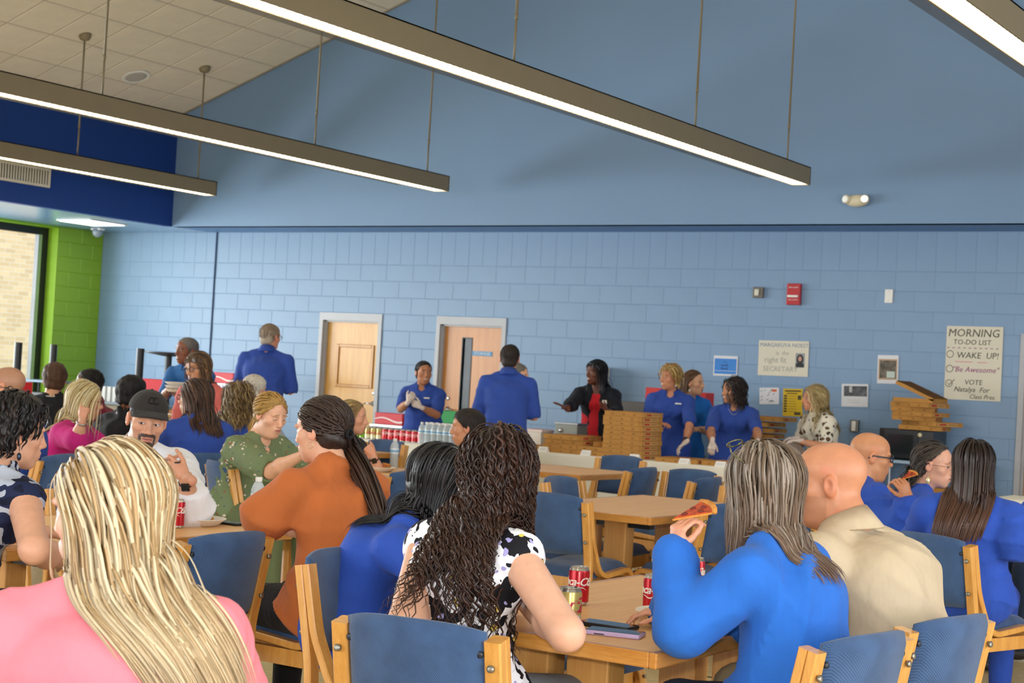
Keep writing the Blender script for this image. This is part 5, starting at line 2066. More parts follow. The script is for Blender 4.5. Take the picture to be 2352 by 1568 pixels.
# ------------------------------------------------------------------ hands
def hand_shape(wr, dr, back, side, pose='relaxed', s=1.0):
    """wr wrist, dr finger direction, back: normal of the back of the hand, side 'l'/'r'"""
    y = unit(dr)
    z = unit(np.asarray(back) - y * (np.asarray(back) @ y))
    x = np.cross(y, z)
    tb = -1.0 if side == 'r' else 1.0
    S = Shape()
    P = lambda a, b, c: wr + s * (a * x + b * y + c * z)
    S.cap(P(0, -.03, 0), P(0, .012, 0), .025 * s, .024 * s, .012 * s)
    S.ecap(P(0, .015, 0), P(0, .078, 0), x, .027 * s, .0165 * s, .039 * s, .0125 * s, .012 * s)
    S.ell(P(tb * .022, .035, -.008), V3(.016, .026, .013) * s, np.stack([x, y, z]), .012 * s)
    curls = {'relaxed': (22, 28, 20), 'flat': (6, 6, 4), 'fist': (80, 88, 60), 'pinch': (48, 42, 22), 'spread': (4, 10, 6), 'clasp': (38, 55, 35), 'hold': (40, 50, 30), 'point': (70, 80, 60)}[pose]
    offs = [.029, .0098, -.0098, -.028]
    lens = [1.0, 1.1, 1.02, .82]
    for i in range(4):
        base = P(tb * offs[i], .082 - (.006 if i == 3 else .002 if i == 0 else 0), 0)
        sp = {'spread': 14, 'flat': 4}.get(pose, 2) * (1.4, .4, -.6, -1.6)[i]
        a = 0.0
        p = base
        L3 = (.043 * lens[i], .026 * lens[i], .021 * lens[i])
        r = (.0088, .0080, .0074, .0062)
        cu = curls if not (pose == 'point' and i == 0) else (8, 8, 5)
        for j in range(3):
            a += cu[j] * (1 + .06 * i)
            lat = math.sin(R(sp)) * tb
            dvec = unit(y * math.cos(R(a)) - z * math.sin(R(a)) + x * lat)
            q = p + dvec * L3[j] * s
            S.cap(p, q, r[j] * s, r[j + 1] * s, .004 * s)
            p = q
    td = {'fist': (.25, .75, -.55), 'spread': (.95, .5, -.1), 'flat': (.75, .7, -.1), 'pinch': (.35, .85, -.65), 'hold': (.45, .75, -.6)}.get(pose, (.6, .75, -.3))
    p = P(tb * .026, .022, -.004)
    d0 = unit(tb * td[0] * x + td[1] * y + td[2] * z)
    for j, (L_, r0, r1) in enumerate(((.042, .0125, .0105), (.032, .0105, .0095), (.026, .0095, .0072))):
        q = p + d0 * L_ * s
        S.cap(p, q, r0 * s, r1 * s, .006 * s)
        p = q
        d0 = unit(d0 + y * .12 - x * tb * .16)
    return S


def ik(a, c, l1, l2, pole):
    d = c - a
    L = np.linalg.norm(d)
    L = min(L, (l1 + l2) * .999)
    u = unit(d)
    x = (l1 * l1 - l2 * l2 + L * L) / (2 * L)
    hgt = math.sqrt(max(l1 * l1 - x * x, 1e-6))
    pv = unit(np.asarray(pole) - u * (np.asarray(pole) @ u))
    return a + u * x + pv * hgt


# ------------------------------------------------------------------ clothes materials
skinm = vcol_mat('skin', 0.42, 0.4, 0.12, 0.12, 250)
hairm = vcol_mat('hair', 0.42, 0.45, 0, 0.0)
hairmatte = vcol_mat('hair_short', 0.55, 0.35, 0, 0.9, 420)
glovem = mat('clear_glove', 'd6c6bb', 0.35, 0.5, vary=0.08, nscale=40, bmp=0.3, bscale=90)


def cloth_m(name, col, rough=0.75, sheen=0.04, fine=500):
    if name in MATS:
        return MATS[name]
    mt, nt, b = _tree(name)
    v = coords(nt, 'Object')
    c = np.array(srgb(col))
    f = noise(nt, v, 7, 4)
    nt.links.new(ramp(nt, f, [(.3, np.clip(c * .9, 0, 1)), (.7, np.clip(c * 1.06, 0, 1))]), b.inputs['Base Color'])
    b.inputs['Roughness'].default_value = rough
    b.inputs['Specular IOR Level'].default_value = 0.25
    b.inputs['Sheen Weight'].default_value = min(sheen, .06)
    big = noise(nt, coords(nt, 'Object', (1, 1, .45)), 11, 3, .55)
    fin = noise(nt, v, fine, 1)
    ma = N(nt, 'ShaderNodeMath', operation='MULTIPLY_ADD')
    nt.links.new(fin, ma.inputs[0])
    ma.inputs[1].default_value = 0.06
    nt.links.new(big, ma.inputs[2])
    bump(nt, b, ma.outputs[0], 0.45, 0.03)
    MATS[name] = mt
    return mt


def pattern_m(name, base, layers, rough=0.75):
    """layers: (scale, threshold, colour, seed, type) blobs laid over a base colour"""
    mt, nt, b = _tree(name)
    cur = N(nt, 'ShaderNodeRGB').outputs[0]
    cur.default_value = (*srgb(base), 1)
    for sc_, th, col, seed, typ in layers:
        v = coords(nt, 'Object')
        mp = N(nt, 'ShaderNodeMapping')
        mp.inputs['Location'].default_value = (seed * 3.1, seed * 1.7, seed * 2.3)
        nt.links.new(v, mp.inputs['Vector'])
        dist = N(nt, 'ShaderNodeTexNoise')
        dist.inputs['Scale'].default_value = sc_ * .8
        nt.links.new(mp.outputs[0], dist.inputs['Vector'])
        vm = N(nt, 'ShaderNodeVectorMath', operation='MULTIPLY_ADD')
        nt.links.new(dist.outputs['Color'], vm.inputs[0])
        vm.inputs[1].default_value = (1.1 / sc_,) * 3
        nt.links.new(mp.outputs[0], vm.inputs[2])
        if typ == 'noise':
            n_ = N(nt, 'ShaderNodeTexNoise')
            n_.inputs['Scale'].default_value = sc_
            n_.inputs['Detail'].default_value = 1.0
            nt.links.new(vm.outputs[0], n_.inputs['Vector'])
            val = n_.outputs['Fac']
            gt = 'GREATER_THAN'
        else:
            n_ = N(nt, 'ShaderNodeTexVoronoi')
            n_.inputs['Scale'].default_value = sc_
            if typ == 'edge':
                n_.feature = 'DISTANCE_TO_EDGE'
            nt.links.new(vm.outputs[0], n_.inputs['Vector'])
            val = n_.outputs['Distance']
            gt = 'LESS_THAN' if typ == 'spot' else 'GREATER_THAN'
        cmp_ = N(nt, 'ShaderNodeMath', operation=gt)
        nt.links.new(val, cmp_.inputs[0])
        cmp_.inputs[1].default_value = th
        mx = N(nt, 'ShaderNodeMix', data_type='RGBA')
        nt.links.new(cmp_.outputs[0], mx.inputs['Factor'])
        nt.links.new(cur, mx.inputs['A'])
        mx.inputs['B'].default_value = (*srgb(col), 1)
        cur = mx.outputs['Result']
    nt.links.new(cur, b.inputs['Base Color'])
    b.inputs['Roughness'].default_value = rough
    b.inputs['Specular IOR Level'].default_value = 0.25
    bump(nt, b, noise(nt, coords(nt, 'Object'), 12, 3), 0.3, 0.02)
    MATS[name] = mt
    return mt


ROYAL = cloth_m('royal_blue_polo', '2d4a9c')
ROYAL2 = cloth_m('royal_blue_jersey', '2d52b4')
KHAKI = cloth_m('khaki_trousers', 'a39678')
BLACKC = cloth_m('black_cloth', '15161a')
DENIM = cloth_m('denim', '2f3e57')
GREYC = cloth_m('grey_trousers', '6f7276')


# ------------------------------------------------------------------ hair
def ribbons(C, Nn, Wd, flat=0.45, S=3):
    """centre lines C (n,m,3), normals, widths (n,m) -> tubes of flattened section"""
    n, m_, _ = C.shape
    T_ = np.gradient(C, axis=1)
    T_ /= np.linalg.norm(T_, axis=2, keepdims=True) + 1e-9
    B = np.cross(T_, Nn)
    B /= np.linalg.norm(B, axis=2, keepdims=True) + 1e-9
    Nf = np.cross(B, T_)
    th = 2 * np.pi * np.arange(S) / S
    V = C[:, :, None, :] + Wd[:, :, None, None] * (B[:, :, None, :] * np.cos(th)[None, None, :, None] + flat * Nf[:, :, None, :] * np.sin(th)[None, None, :, None])
    ids = np.arange(n * m_ * S).reshape(n, m_, S)
    a = ids[:, :-1, :]
    b = np.roll(ids, -1, 2)[:, :-1, :]
    c = np.roll(ids, -1, 2)[:, 1:, :]
    d = ids[:, 1:, :]
    Q = np.stack([a, b, c, d], -1).reshape(-1, 4)
    return V.reshape(-1, 3), Q


def in_hair(q, line=0.0, nape=-0.075):
    x, y, z = q[..., 0], q[..., 1], q[..., 2]
    front = y - (0.012 + 0.80 * np.maximum(z, 0) + line)
    low = nape - z
    side = np.where(z < 0.0, y + 0.012 - 0.5 * np.maximum(-z - .02, 0) * 0 + 0.0, -1)
    return np.maximum(np.maximum(front, low), side)


def hair_cap(H, Rm, s, thick, line=0.0, nape=-0.075, noise_a=0.0, top=0.0, sides=0.0):
    S = Shape()
    c = H + s * (-.018 * Rm[1] + .037 * Rm[2])
    r = V3(.075 + thick + sides, .097 + thick, .082 + thick + top) * s
    S.ell(c, r, Rm, .02)
    S.ell(H + s * (.022 * Rm[1] + (.046 + top * .6) * Rm[2]), V3(.064 + thick + sides * .6, .055 + thick, .056 + thick) * s, Rm, .03 * s)
    S.ell(H + s * (-.055 * Rm[1] - .035 * Rm[2]), V3(.058 + thick, .045 + thick, .05) * s, Rm, .03 * s)
    f_ = lambda P: in_hair(((P - H) @ Rm.T) / s, line, nape) * s
    S.fn(f_, c - .2, c + .2, .010 * s, 'i')
    return S


def roots_on_head(H, Rm, s, n, line=0.0, nape=-0.07, rng=None, thick=.004):
    k = np.arange(n * 3) + .5
    ph = np.arccos(1 - 2 * k / (n * 3))
    th = np.pi * (1 + 5 ** .5) * k
    d = np.stack([np.cos(th) * np.sin(ph), np.sin(th) * np.sin(ph), np.cos(ph)], 1)
    d += rng.normal(0, .03, d.shape)
    d /= np.linalg.norm(d, axis=1, keepdims=True)
    q = d * V3(.075 + thick, .097 + thick, .082 + thick) + V3(0, -.018, .037)
    ok = in_hair(q, line, nape) < 0
    q, d = q[ok], d[ok]
    if len(q) > n:
        pick = rng.choice(len(q), n, replace=False)
        q, d = q[pick], d[pick]
    return q, d


def make_hair(body, H, Rm, s, st, parent, seed, bf=None):
    """st: style dictionary"""
    rng = np.random.default_rng(seed)
    kind = st['kind']
    base = np.array(srgb(st['col']))
    col2 = np.array(srgb(st.get('col2', st['col'])))
    tip = np.array(srgb(st.get('tip', st['col'])))
    VV, QQ, CC = [], [], []
    nv = 0

    def push(V, Q, C):
        nonlocal nv
        VV.append(V)
        QQ.append(Q + nv)
        CC.append(C)
        nv += len(V)
    th = st.get('thick', .010)
    cap = hair_cap(H, Rm, s, th, st.get('line', 0.0), st.get('nape', -.075), top=st.get('top', 0.0), sides=st.get('sides', 0.0))
    if st.get('bun'):
        b_ = st['bun']
        cap.ell(H + s * (b_[0] * Rm[0] + b_[1] * Rm[1] + b_[2] * Rm[2]), V3(b_[3], b_[3] * .9, b_[3]) * s, Rm, .015)
    am = st.get('rough', .002)
    fr = st.get('freq', 160)
    ph = rng.uniform(0, 6, 3)
    fold = lambda P: am * (np.sin(P[..., 0] * fr + ph[0]) * np.sin(P[..., 1] * fr * .9 + ph[1]) + .6 * np.sin(P[..., 2] * fr * .7 + P[..., 0] * fr * .5 + ph[2]))
    V, Q = cap.mesh(st.get('res', .0085), fold=fold)
    jit = rng.uniform(.82, 1.12, len(V))[:, None]
    lo_c = base * (0.8 if kind != 'short' else 1.0)
    C = np.clip(lo_c * jit, 0, 1)
    if st.get('grey_sides'):
        q = ((V - H) @ Rm.T) / s
        m_ = np.clip((.06 - q[:, 2]) / .06, 0, 1)[:, None]
        C = C * (1 - m_) + np.array(srgb(st['grey_sides'])) * m_
    push(V, Q, C)
    if kind == 'short':
        st = dict(dict(n=300, m=5, len=.046, even=1.0, w=.0050, grav=.06, back=.07, vol=.003, lmin=.5, flat=.3), **st)
        if st['thick'] < .003:
            st['n'] = 60
    if kind in ('long', 'curly', 'bob', 'pony', 'wave', 'short'):
        n, M_ = int(st.get('n', 160) * .68), st.get('m', 22)
        q, d = roots_on_head(H, Rm, s, n, st.get('line', 0.0) + .006, st.get('nape', -.07), rng, th * .6)
        n = len(q)
        P0 = H + s * (q @ Rm)
        nrm0 = (d / V3(.08, .10, .085)) @ Rm
        nrm0 /= np.linalg.norm(nrm0, axis=1, keepdims=True)
        px_ = st.get('part', 0.0)
        part = np.stack([np.full(n, px_), np.clip(q[:, 1] * .7 - .01, -.06, .05), np.full(n, .125)], 1)
        flow = (q - part)
        flow[:, 1] -= st.get('back', .03)
        v = flow @ Rm
        up_ = V3(0, 0, 1)
        if kind == 'pony':
            tie = V3(*st['tie'])
            dirt = unit(tie - V3(0, -.018, .037))
            C_ = np.zeros((n, M_, 3))
            rad = V3(.075 + th, .097 + th, .082 + th)
            for i in range(M_):
                t = i / (M_ - 1)
                dd = d * (1 - t) + dirt * t
                dd /= np.linalg.norm(dd, axis=1, keepdims=True)
                lift = .004 + .004 * rng.random(n)[:, None] + .006 * t
                pl = dd * (rad + lift) + V3(0, -.018, .037)
                C_[:, i] = H + s * (pl @ Rm)
            ctr = H + s * (V3(0, -.018, .037) @ Rm)
            Nn = C_ - ctr
            Nn /= np.linalg.norm(Nn, axis=2, keepdims=True)
            wd = np.linspace(1, .55, M_)[None] * st.get('w', .009) * s * np.ones((n, 1))
            V, Q = ribbons(C_, Nn, wd, .35)
            f = np.repeat(rng.uniform(.75, 1.25, n), M_ * 3)[:, None]
            push(V, Q, np.clip(base * f, 0, 1))
            # the tail
            pts = [V3(*p) for p in st['tail']]
            pts = [H + s * (tie @ Rm)] + pts
            pts = np.array(pts)
            tt = np.linspace(0, len(pts) - 1, 26)
            seg = np.clip(tt.astype(int), 0, len(pts) - 2)
            fr_ = (tt - seg)[:, None]
            p0 = pts[np.maximum(seg - 1, 0)]
            p1, p2 = pts[seg], pts[seg + 1]
            p3 = pts[np.minimum(seg + 2, len(pts) - 1)]
            line_ = .5 * (2 * p1 + (p2 - p0) * fr_ + (2 * p0 - 5 * p1 + 4 * p2 - p3) * fr_ ** 2 + (3 * p1 - p0 - 3 * p2 + p3) * fr_ ** 3)
            nt_ = st.get('ntail', 90)
            wprof = np.interp(np.linspace(0, 1, 26), [0, .06, .35, .75, 1], [.012, .022, .036, .030, .014]) * st.get('tw', 1.0)
            o_ = rng.normal(0, .55, (nt_, 3))
            o_ /= np.maximum(np.linalg.norm(o_, axis=1, keepdims=True), 1)
            L_ = rng.uniform(.86, 1.0, nt_)
            ti = np.linspace(0, 1, 26)
            C_ = np.zeros((nt_, 26, 3))
            for k in range(nt_):
                tk = ti * L_[k]
                lk = np.stack([np.interp(tk, ti, line_[:, a]) for a in range(3)], 1)
                C_[k] = lk + o_[k] * np.interp(tk, ti, wprof)[:, None] + .003 * np.sin(ti * 9 + k)[:, None] * unit(o_[k])
            Nn = np.tile(o_[:, None, :], (1, 26, 1)) + 1e-3
            Nn /= np.linalg.norm(Nn, axis=2, keepdims=True)
            wd = np.interp(ti, [0, .1, .8, 1], [.5, 1, .9, .15])[None] * st.get('w', .009) * s * np.ones((nt_, 1)) * .8
            V, Q = ribbons(C_, Nn, wd, .5)
            f = np.repeat(rng.uniform(.7, 1.3, nt_), 26 * 3)[:, None]
            g_ = np.tile(np.repeat(ti, 3), nt_)[:, None]
            push(V, Q, np.clip((base * (1 - g_) + tip * g_) * f, 0, 1))
        else:
            Ls = st['len'] * s * (st.get('lmin', .82) + (1 - st.get('lmin', .82)) * rng.random(n) ** st.get('lpow', 1.0)) * (st.get('even', .62) + (1 - st.get('even', .62)) * np.clip((q[:, 2] + .06) / .17, 0, 1))
            fm = st.get('front_len')
            if fm:
                k_ = np.clip((q[:, 1] - .0) / .05, 0, 1)
                Ls = Ls * (1 - k_) + fm * s * k_
            step = Ls / (M_ - 1)
            layer = rng.uniform(0, 1, n)
            clear = (th * .55 + .004 + st.get('vol', .012) * layer) * s
            C_ = np.zeros((n, M_, 3))
            NN = np.zeros((n, M_, 3))
            P = P0 + nrm0 * (clear * .4)[:, None]
            v = v - nrm0 * (v * nrm0).sum(1, keepdims=True)
            v /= np.linalg.norm(v, axis=1, keepdims=True) + 1e-9
            hc = H + s * (V3(0, -.016, .034) @ Rm)
            hr = V3(.074, .097, .083) * s
            grav = st.get('grav', .30)
            sweep = st.get('sweep')
            push_dir = V3(*st.get('wind', (0, 0, 0)))
            sgn = np.where((q[:, 1] > .02) & (rng.random(n) < st.get('front', .35)), 1.0, -1.0)
            if st.get('front_side'):
                sgn = np.where(q[:, 0] * st['front_side'] < 0, -1.0, sgn)

            def headd(P):
                return np.minimum(f_ell(P, hc, Rm, hr), f_cap(P, H + s * (-.02 * Rm[1] - .05 * Rm[2]), H + s * (.02 * Rm[1] - .055 * Rm[2]), .052 * s, .05 * s))

            def dist(P):
                return np.minimum(headd(P), body.at(P) - .012)
            for i in range(M_):
                C_[:, i] = P
                e = .004
                D = dist(P)
                g_ = np.stack([dist(P + V3(e, 0, 0)) - D, dist(P + V3(0, e, 0)) - D, dist(P + V3(0, 0, e)) - D], 1) / e
                gl = np.linalg.norm(g_, axis=1, keepdims=True) + 1e-6
                g_ /= gl
                NN[:, i] = g_
                w_ = grav * (0.4 + 1.6 * i / M_)
                v = v * (1 - w_ * .5) - up_ * w_
                axp = H - s * st.get('axis_back', .07) * unit(V3(Rm[1][0], Rm[1][1], 0)) + V3(*st.get('axis_off', (0, 0, 0)))
                lat = P - axp
                lat[:, 2] = 0
                ll = np.linalg.norm(lat, axis=1, keepdims=True) + 1e-6
                below = np.clip((H[2] - .07 * s - P[:, 2:3]) / .08, 0, 1)
                v = v + push_dir * below
                over = np.clip((ll - st.get('gather', .10) * s) / .05, 0, 1)
                v = v - lat / ll * below * over * st.get('pull', .06)
                v /= np.linalg.norm(v, axis=1, keepdims=True) + 1e-9
                P = P + v * step[:, None]
                old = C_[:, i]
                for _ in range(4):
                    Dh = headd(P)
                    gh = np.stack([headd(P + V3(e, 0, 0)) - Dh, headd(P + V3(0, e, 0)) - Dh, headd(P + V3(0, 0, e)) - Dh], 1) / e
                    gh /= np.linalg.norm(gh, axis=1, keepdims=True) + 1e-6
                    P = P + gh * np.maximum(clear - Dh, 0)[:, None]
                    if _ == 0:
                        tight = np.clip((P[:, 2] - H[2] + .03 * s) / (.05 * s), 0, 1) * st.get('stick', .75)
                        P = P - gh * (np.clip(Dh - clear - .002, 0, .05) * tight)[:, None]
                    Db = body.at(P) - .010
                    gb_ = np.stack([body.at(P + V3(e, 0, 0)) - .010 - Db, body.at(P + V3(0, e, 0)) - .010 - Db, body.at(P + V3(0, 0, e)) - .010 - Db], 1) / e
                    gb_ /= np.linalg.norm(gb_, axis=1, keepdims=True) + 1e-6
                    dp = sgn[:, None] * bf * .9 + gb_ * .45
                    dp /= np.linalg.norm(dp, axis=1, keepdims=True) + 1e-6
                    den = np.maximum((gb_ * dp).sum(1), .3)
                    P = P + dp * np.minimum(np.maximum(clear * .6 - Db, 0) / den, .03)[:, None]
                dv_ = P - old
                dv_ /= np.linalg.norm(dv_, axis=1, keepdims=True) + 1e-9
                v = v * .5 + dv_ * .5
            # smooth the normals along each lock
            for _ in range(3):
                NN[:, 1:-1] = (NN[:, :-2] + NN[:, 1:-1] * 2 + NN[:, 2:]) / 4
            ti = np.linspace(0, 1, M_)
            cu = st.get('curl')
            if cu:
                amp, freq = cu
                T_ = np.gradient(C_, axis=1)
                T_ /= np.linalg.norm(T_, axis=2, keepdims=True) + 1e-9
                B = np.cross(T_, NN)
                phs = rng.uniform(0, 6.28, n)[:, None]
                ff = freq * rng.uniform(.75, 1.25, n)[:, None] * Ls[:, None]
                A = amp * s * np.clip(ti * 3.0, 0, 1)[None] * rng.uniform(.6, 1.3, n)[:, None]
                a_ = ff * ti[None] * 6.283 + phs
                C_ = C_ + (A * np.cos(a_))[..., None] * B + (A * (np.sin(a_) * .7 + .6))[..., None] * NN
            wv_ = st.get('w', .008) * 1.18 * s * rng.uniform(.6, 1.25, n)[:, None]
            wd = wv_ * np.interp(ti, [0, .12, .7, 1], [.7, 1, .85, .12])[None]
            V, Q = ribbons(C_, NN, wd, st.get('flat', .22))
            pickc = np.repeat((rng.random(n) < st.get('mix', .4)), M_ * 3)[:, None]
            f = np.repeat(rng.uniform(.80, 1.18, n), M_ * 3)[:, None]
            g_ = np.tile(np.repeat(ti, 3), n)[:, None]
            colr = np.where(pickc, col2, base)
            colr = colr * (1 - g_ ** 1.5) + (tip if 'tip' in st else colr) * g_ ** 1.5
            push(V, Q, np.clip(colr * f, 0, 1))
            bg_ = st.get('bangs')
            if bg_:
                nb = st.get('nb', 40)
                xs = rng.uniform(-.055, .055, nb)
                P = np.stack([xs, .045 + .0 * xs, .108 - 4 * xs ** 2], 1)
                vv = np.stack([xs * .6 + bg_[1], np.full(nb, 1.0), np.full(nb, .15)], 1)
                vv /= np.linalg.norm(vv, axis=1, keepdims=True)
                mb = 9
                Cb = np.zeros((nb, mb, 3))
                Nb = np.zeros((nb, mb, 3))
                stp = bg_[0] / (mb - 1)
                cen, rad = V3(0, -.005, .03), V3(.074, .098, .088)
                for i in range(mb):
                    Cb[:, i] = P
                    dd = (P - cen) / rad
                    l_ = np.linalg.norm(dd, axis=1, keepdims=True)
                    Nb[:, i] = dd / l_
                    vv = vv + V3(0, 0, -.32)
                    vv /= np.linalg.norm(vv, axis=1, keepdims=True)
                    P = P + vv * stp
                    dd = (P - cen) / rad
                    l_ = np.linalg.norm(dd, axis=1, keepdims=True)
                    P = np.where(l_ < 1.08, cen + dd / l_ * 1.08 * rad, P)
                V, Q = ribbons(H + s * (Cb @ Rm), Nb @ Rm, np.interp(np.linspace(0, 1, mb), [0, .7, 1], [1, .8, .2])[None] * .009 * s * np.ones((nb, 1)), .35)
                f = np.repeat(rng.uniform(.75, 1.2, nb), mb * 3)[:, None]
                push(V, Q, np.clip(base * f, 0, 1))
    o = fast_mesh('hair', np.concatenate(VV), np.concatenate(QQ), hairmatte if kind == 'short' else hairm, parent, np.concatenate(CC))
    return o


# ------------------------------------------------------------------ a whole person
PEOPLE = []


def person(label, px, d, face, look=None, sit=True, pitch=0, tilt=0, s=1.0, hs=1.0, g=1.0, sw=.175, lean=.10, side=0.0, slouch=.02,
           skin='d9a27f', head=None, hair=None, top=None, legs=KHAKI, larm=None, rarm=None, fine=False, bust=0.0, belly=0.0, seed=0, group=None,
           seat_z=.47, hres=None, bres=None, feet='2b2622', knee=.40, ga=1.0, headpos=None, nside=0.0):
    """px: pixel of the head centre, d: distance; face / look: 0 towards the camera, 90 picture right, -90 left, 180 away"""
    head = dict(head or {})
    top = dict(top or {})
    look = face if look is None else look
    t = empty('person')
    H = np.array(at_d(px[0], px[1], d)) if headpos is None else V3(*headpos)
    ph, pl = R(-57 + face), R(-57 + look)
    f = V3(math.cos(ph), math.sin(ph), 0)
    rr_ = V3(math.sin(ph), -math.cos(ph), 0)
    up = V3(0, 0, 1)
    fh = V3(math.cos(pl), math.sin(pl), 0)
    hr = V3(math.sin(pl), -math.cos(pl), 0)
    p_ = R(pitch)
    hf = fh * math.cos(p_) - up * math.sin(p_)
    hu = fh * math.sin(p_) + up * math.cos(p_)
    tl = R(tilt)
    hr2 = hr * math.cos(tl) + hu * math.sin(tl)
    hu2 = hu * math.cos(tl) - hr * math.sin(tl)
    Rm = np.stack([hr2, hf, hu2])
    B = H + hs * (-.024 * Rm[1] - .062 * Rm[2])
    lf = min(max(lean, 0), .3)
    Nk = B - up * .072 * s - f * (.018 + .16 * lf) - rr_ * (side * .15 + nside)
    SC = Nk - up * .040 * s - f * .008
    if sit:
        zP = seat_z + .10
    else:
        zP = max(.90 * s, Nk[2] - .60)
        zP = Nk[2] - .54 * s
    P = V3(Nk[0], Nk[1], 0) - f * lean - rr_ * side
    P[2] = zP
    ax = Nk - P
    Wt = P + ax * .30 - f * slouch
    Ch = P + ax * .66 - f * slouch * 1.3
    shl = SC - rr_ * sw - up * .040 * s
    shr = SC + rr_ * sw - up * .040 * s
    male = head.get('male', False)
    # arms
    ua, fa = .285 * s, .245 * s

    def arm(sp, sh, sg):
        if sp is None:
            sp = 'table' if sit else 'hang'
        if isinstance(sp, str):
            if sp == 'table':
                el = sh + f * .16 * s - up * .235 * s + rr_ * sg * .05
                wr = el + unit(f * .9 - rr_ * sg * .45 + up * .02) * fa
                if sit and not top.get('free'):
                    el[2] = max(el[2], .79)
                    wr[2] = max(wr[2], .785)
                return el, wr, None
            if sp == 'lap':
                el = sh - up * .26 * s + rr_ * sg * .05 - f * .02
                wr = el + unit(f * .9 - rr_ * sg * .35 - up * .25) * fa
                return el, wr, None
            if sp == 'hang':
                el = sh - up * .275 * s + rr_ * sg * .055 - f * .03
                wr = el + unit(-up + f * .22 - rr_ * sg * .02) * fa
                return el, wr, None
            if sp == 'front':
                el = sh - up * .265 * s + rr_ * sg * .05
                wr = el + unit(f * .85 - rr_ * sg * .75 + up * .12) * fa
                return el, wr, None
        wr = V3(*sp['w'])
        pole = sp.get('pole')
        pole = (-up + rr_ * sg * .6 - f * .2) if pole is None else V3(*pole)
        if 'e' in sp:
            el = V3(*sp['e'])
        else:
            L = np.linalg.norm(wr - sh)
            k = max(1.0, L / (ua + fa) * 1.01)
            el = ik(sh, wr, ua * k, fa * k, pole)
        return el, wr, sp

    ell_, wrl, spl = arm(larm, shl, -1)
    elr, wrr, spr = arm(rarm, shr, 1)
    hb = .94 if male else .84
    body = Shape()
    cw = (.165 if male else .150) * (.3 + .7 * g) * s
    cd = (.112 if male else .098) * (.35 + .65 * g) * s
    ww = (.150 if male else .138) * g * s
    wd_ = (.115 if male else .102) * g * s
    pw = (.165 if male else .172) * g * s
    body.ecap(P, Wt, rr_, pw, .125 * g * s, ww, wd_, .02)
    body.ecap(Wt, Ch, rr_, ww, wd_, cw, cd, .02)
    body.ecap(Ch, SC - up * .055, rr_, cw, cd, sw * .78, .072 * s * math.sqrt(g), .025)
    body.cap(shl + rr_ * .04, shr - rr_ * .04, .045 * s, None, .03)
    for sh, sg in ((shl, -1), (shr, 1)):
        body.cap(Nk + up * .004, sh - rr_ * sg * .015 + up * .012, .044 * s, .036 * s, .03)
        body.ell(sh - up * .012, V3(.047, .050, .058) * s * ga, None, .025)
    for sh, sg in ((shl, -1), (shr, 1)):
        body.cap(sh - rr_ * sg * .035 - up * .025, Ch + rr_ * sg * cw * .50, .050 * s, .072 * s * math.sqrt(g), .03)
    body.cap(Ch - f * .01, Nk - f * .004 - up * .055, cd * .80, .050 * s, .03)
    if bust:
        for sg in (-1, 1):
            body.ell(Ch + f * (cd * .80) + rr_ * sg * .075 * s + up * .015, V3(.065, .065, .068) * s * bust, None, .04)
    if belly:
        body.ell(Wt + f * wd_ * .5 - up * .01, V3(.13, .13, .13) * belly, None, .06)
    arms = Shape()
    for sh, el, wr in ((shl, ell_, wrl), (shr, elr, wrr)):
        arms.cap(sh - up * .01, el, .049 * s * ga * (1.08 if male else 1), .040 * s * ga, .02)
        mid = el + (wr - el) * .35
        arms.cap(el, mid, .040 * s * ga, .041 * s * ga, .02)
        arms.cap(mid, wr, .040 * s * ga, .0265 * s * (1.08 if male else 1), .02)
    skinc = np.array(srgb(skin))
    full = Shape()
    full.extend(body).extend(arms)
    hS, hW = head_shape(H, Rm, hs, head, Nk + up * .005)
    br_ = bres or (.013 if fine else .022)
    hrs = hres or (.0044 if fine else .0056 if abs((look + 180) % 360 - 180) < 115 else .0085)
    core = Shape()
    core.extend(full).cap(B, Nk, .050 * hs, .058 * hs, .03)
    V1, Q1 = core.mesh(br_)
    V2, Q2 = hS.mesh(hrs * hs)
    vs = [V1, V2]
    qs = [Q1, Q2 + len(V1)]
    C1 = np.tile(skinc, (len(V1), 1))
    C2 = paint_head(V2, H, Rm, hs, head, skinc)
    cs = [C1, C2]
    mi = [0] * (len(Q1) + len(Q2))
    nv = len(V1) + len(V2)
    glove_parts = []
    for sd, el, wr, sp in (('l', ell_, wrl, spl), ('r', elr, wrr, spr)):
        if sp is not None and sp.get('nohand'):
            continue
        sp = sp or {}
        dr = V3(*sp['dir']) if 'dir' in sp else (wr - el)
        back = V3(*sp['back']) if 'back' in sp else (up if abs(unit(dr)[2]) < .8 else rr_ * (-1 if sd == 'l' else 1))
        hsx = hand_shape(wr, dr, back, sd, sp.get('pose', 'relaxed'), hb * s)
        Vh, Qh = hsx.mesh((.0038 if fine else .0048) if sp else .008)
        if sp.get('glove'):
            o_ = fast_mesh('glove', hsx.mesh(.005, off=.0022)[0], hsx.mesh(.005, off=.0022)[1], glovem, t)
        vs.append(Vh)
        qs.append(Qh + nv)
        nv += len(Vh)
        cs.append(np.tile(skinc * V3(1.0, .94, .92), (len(Vh), 1)))
        mi += [0] * len(Qh)
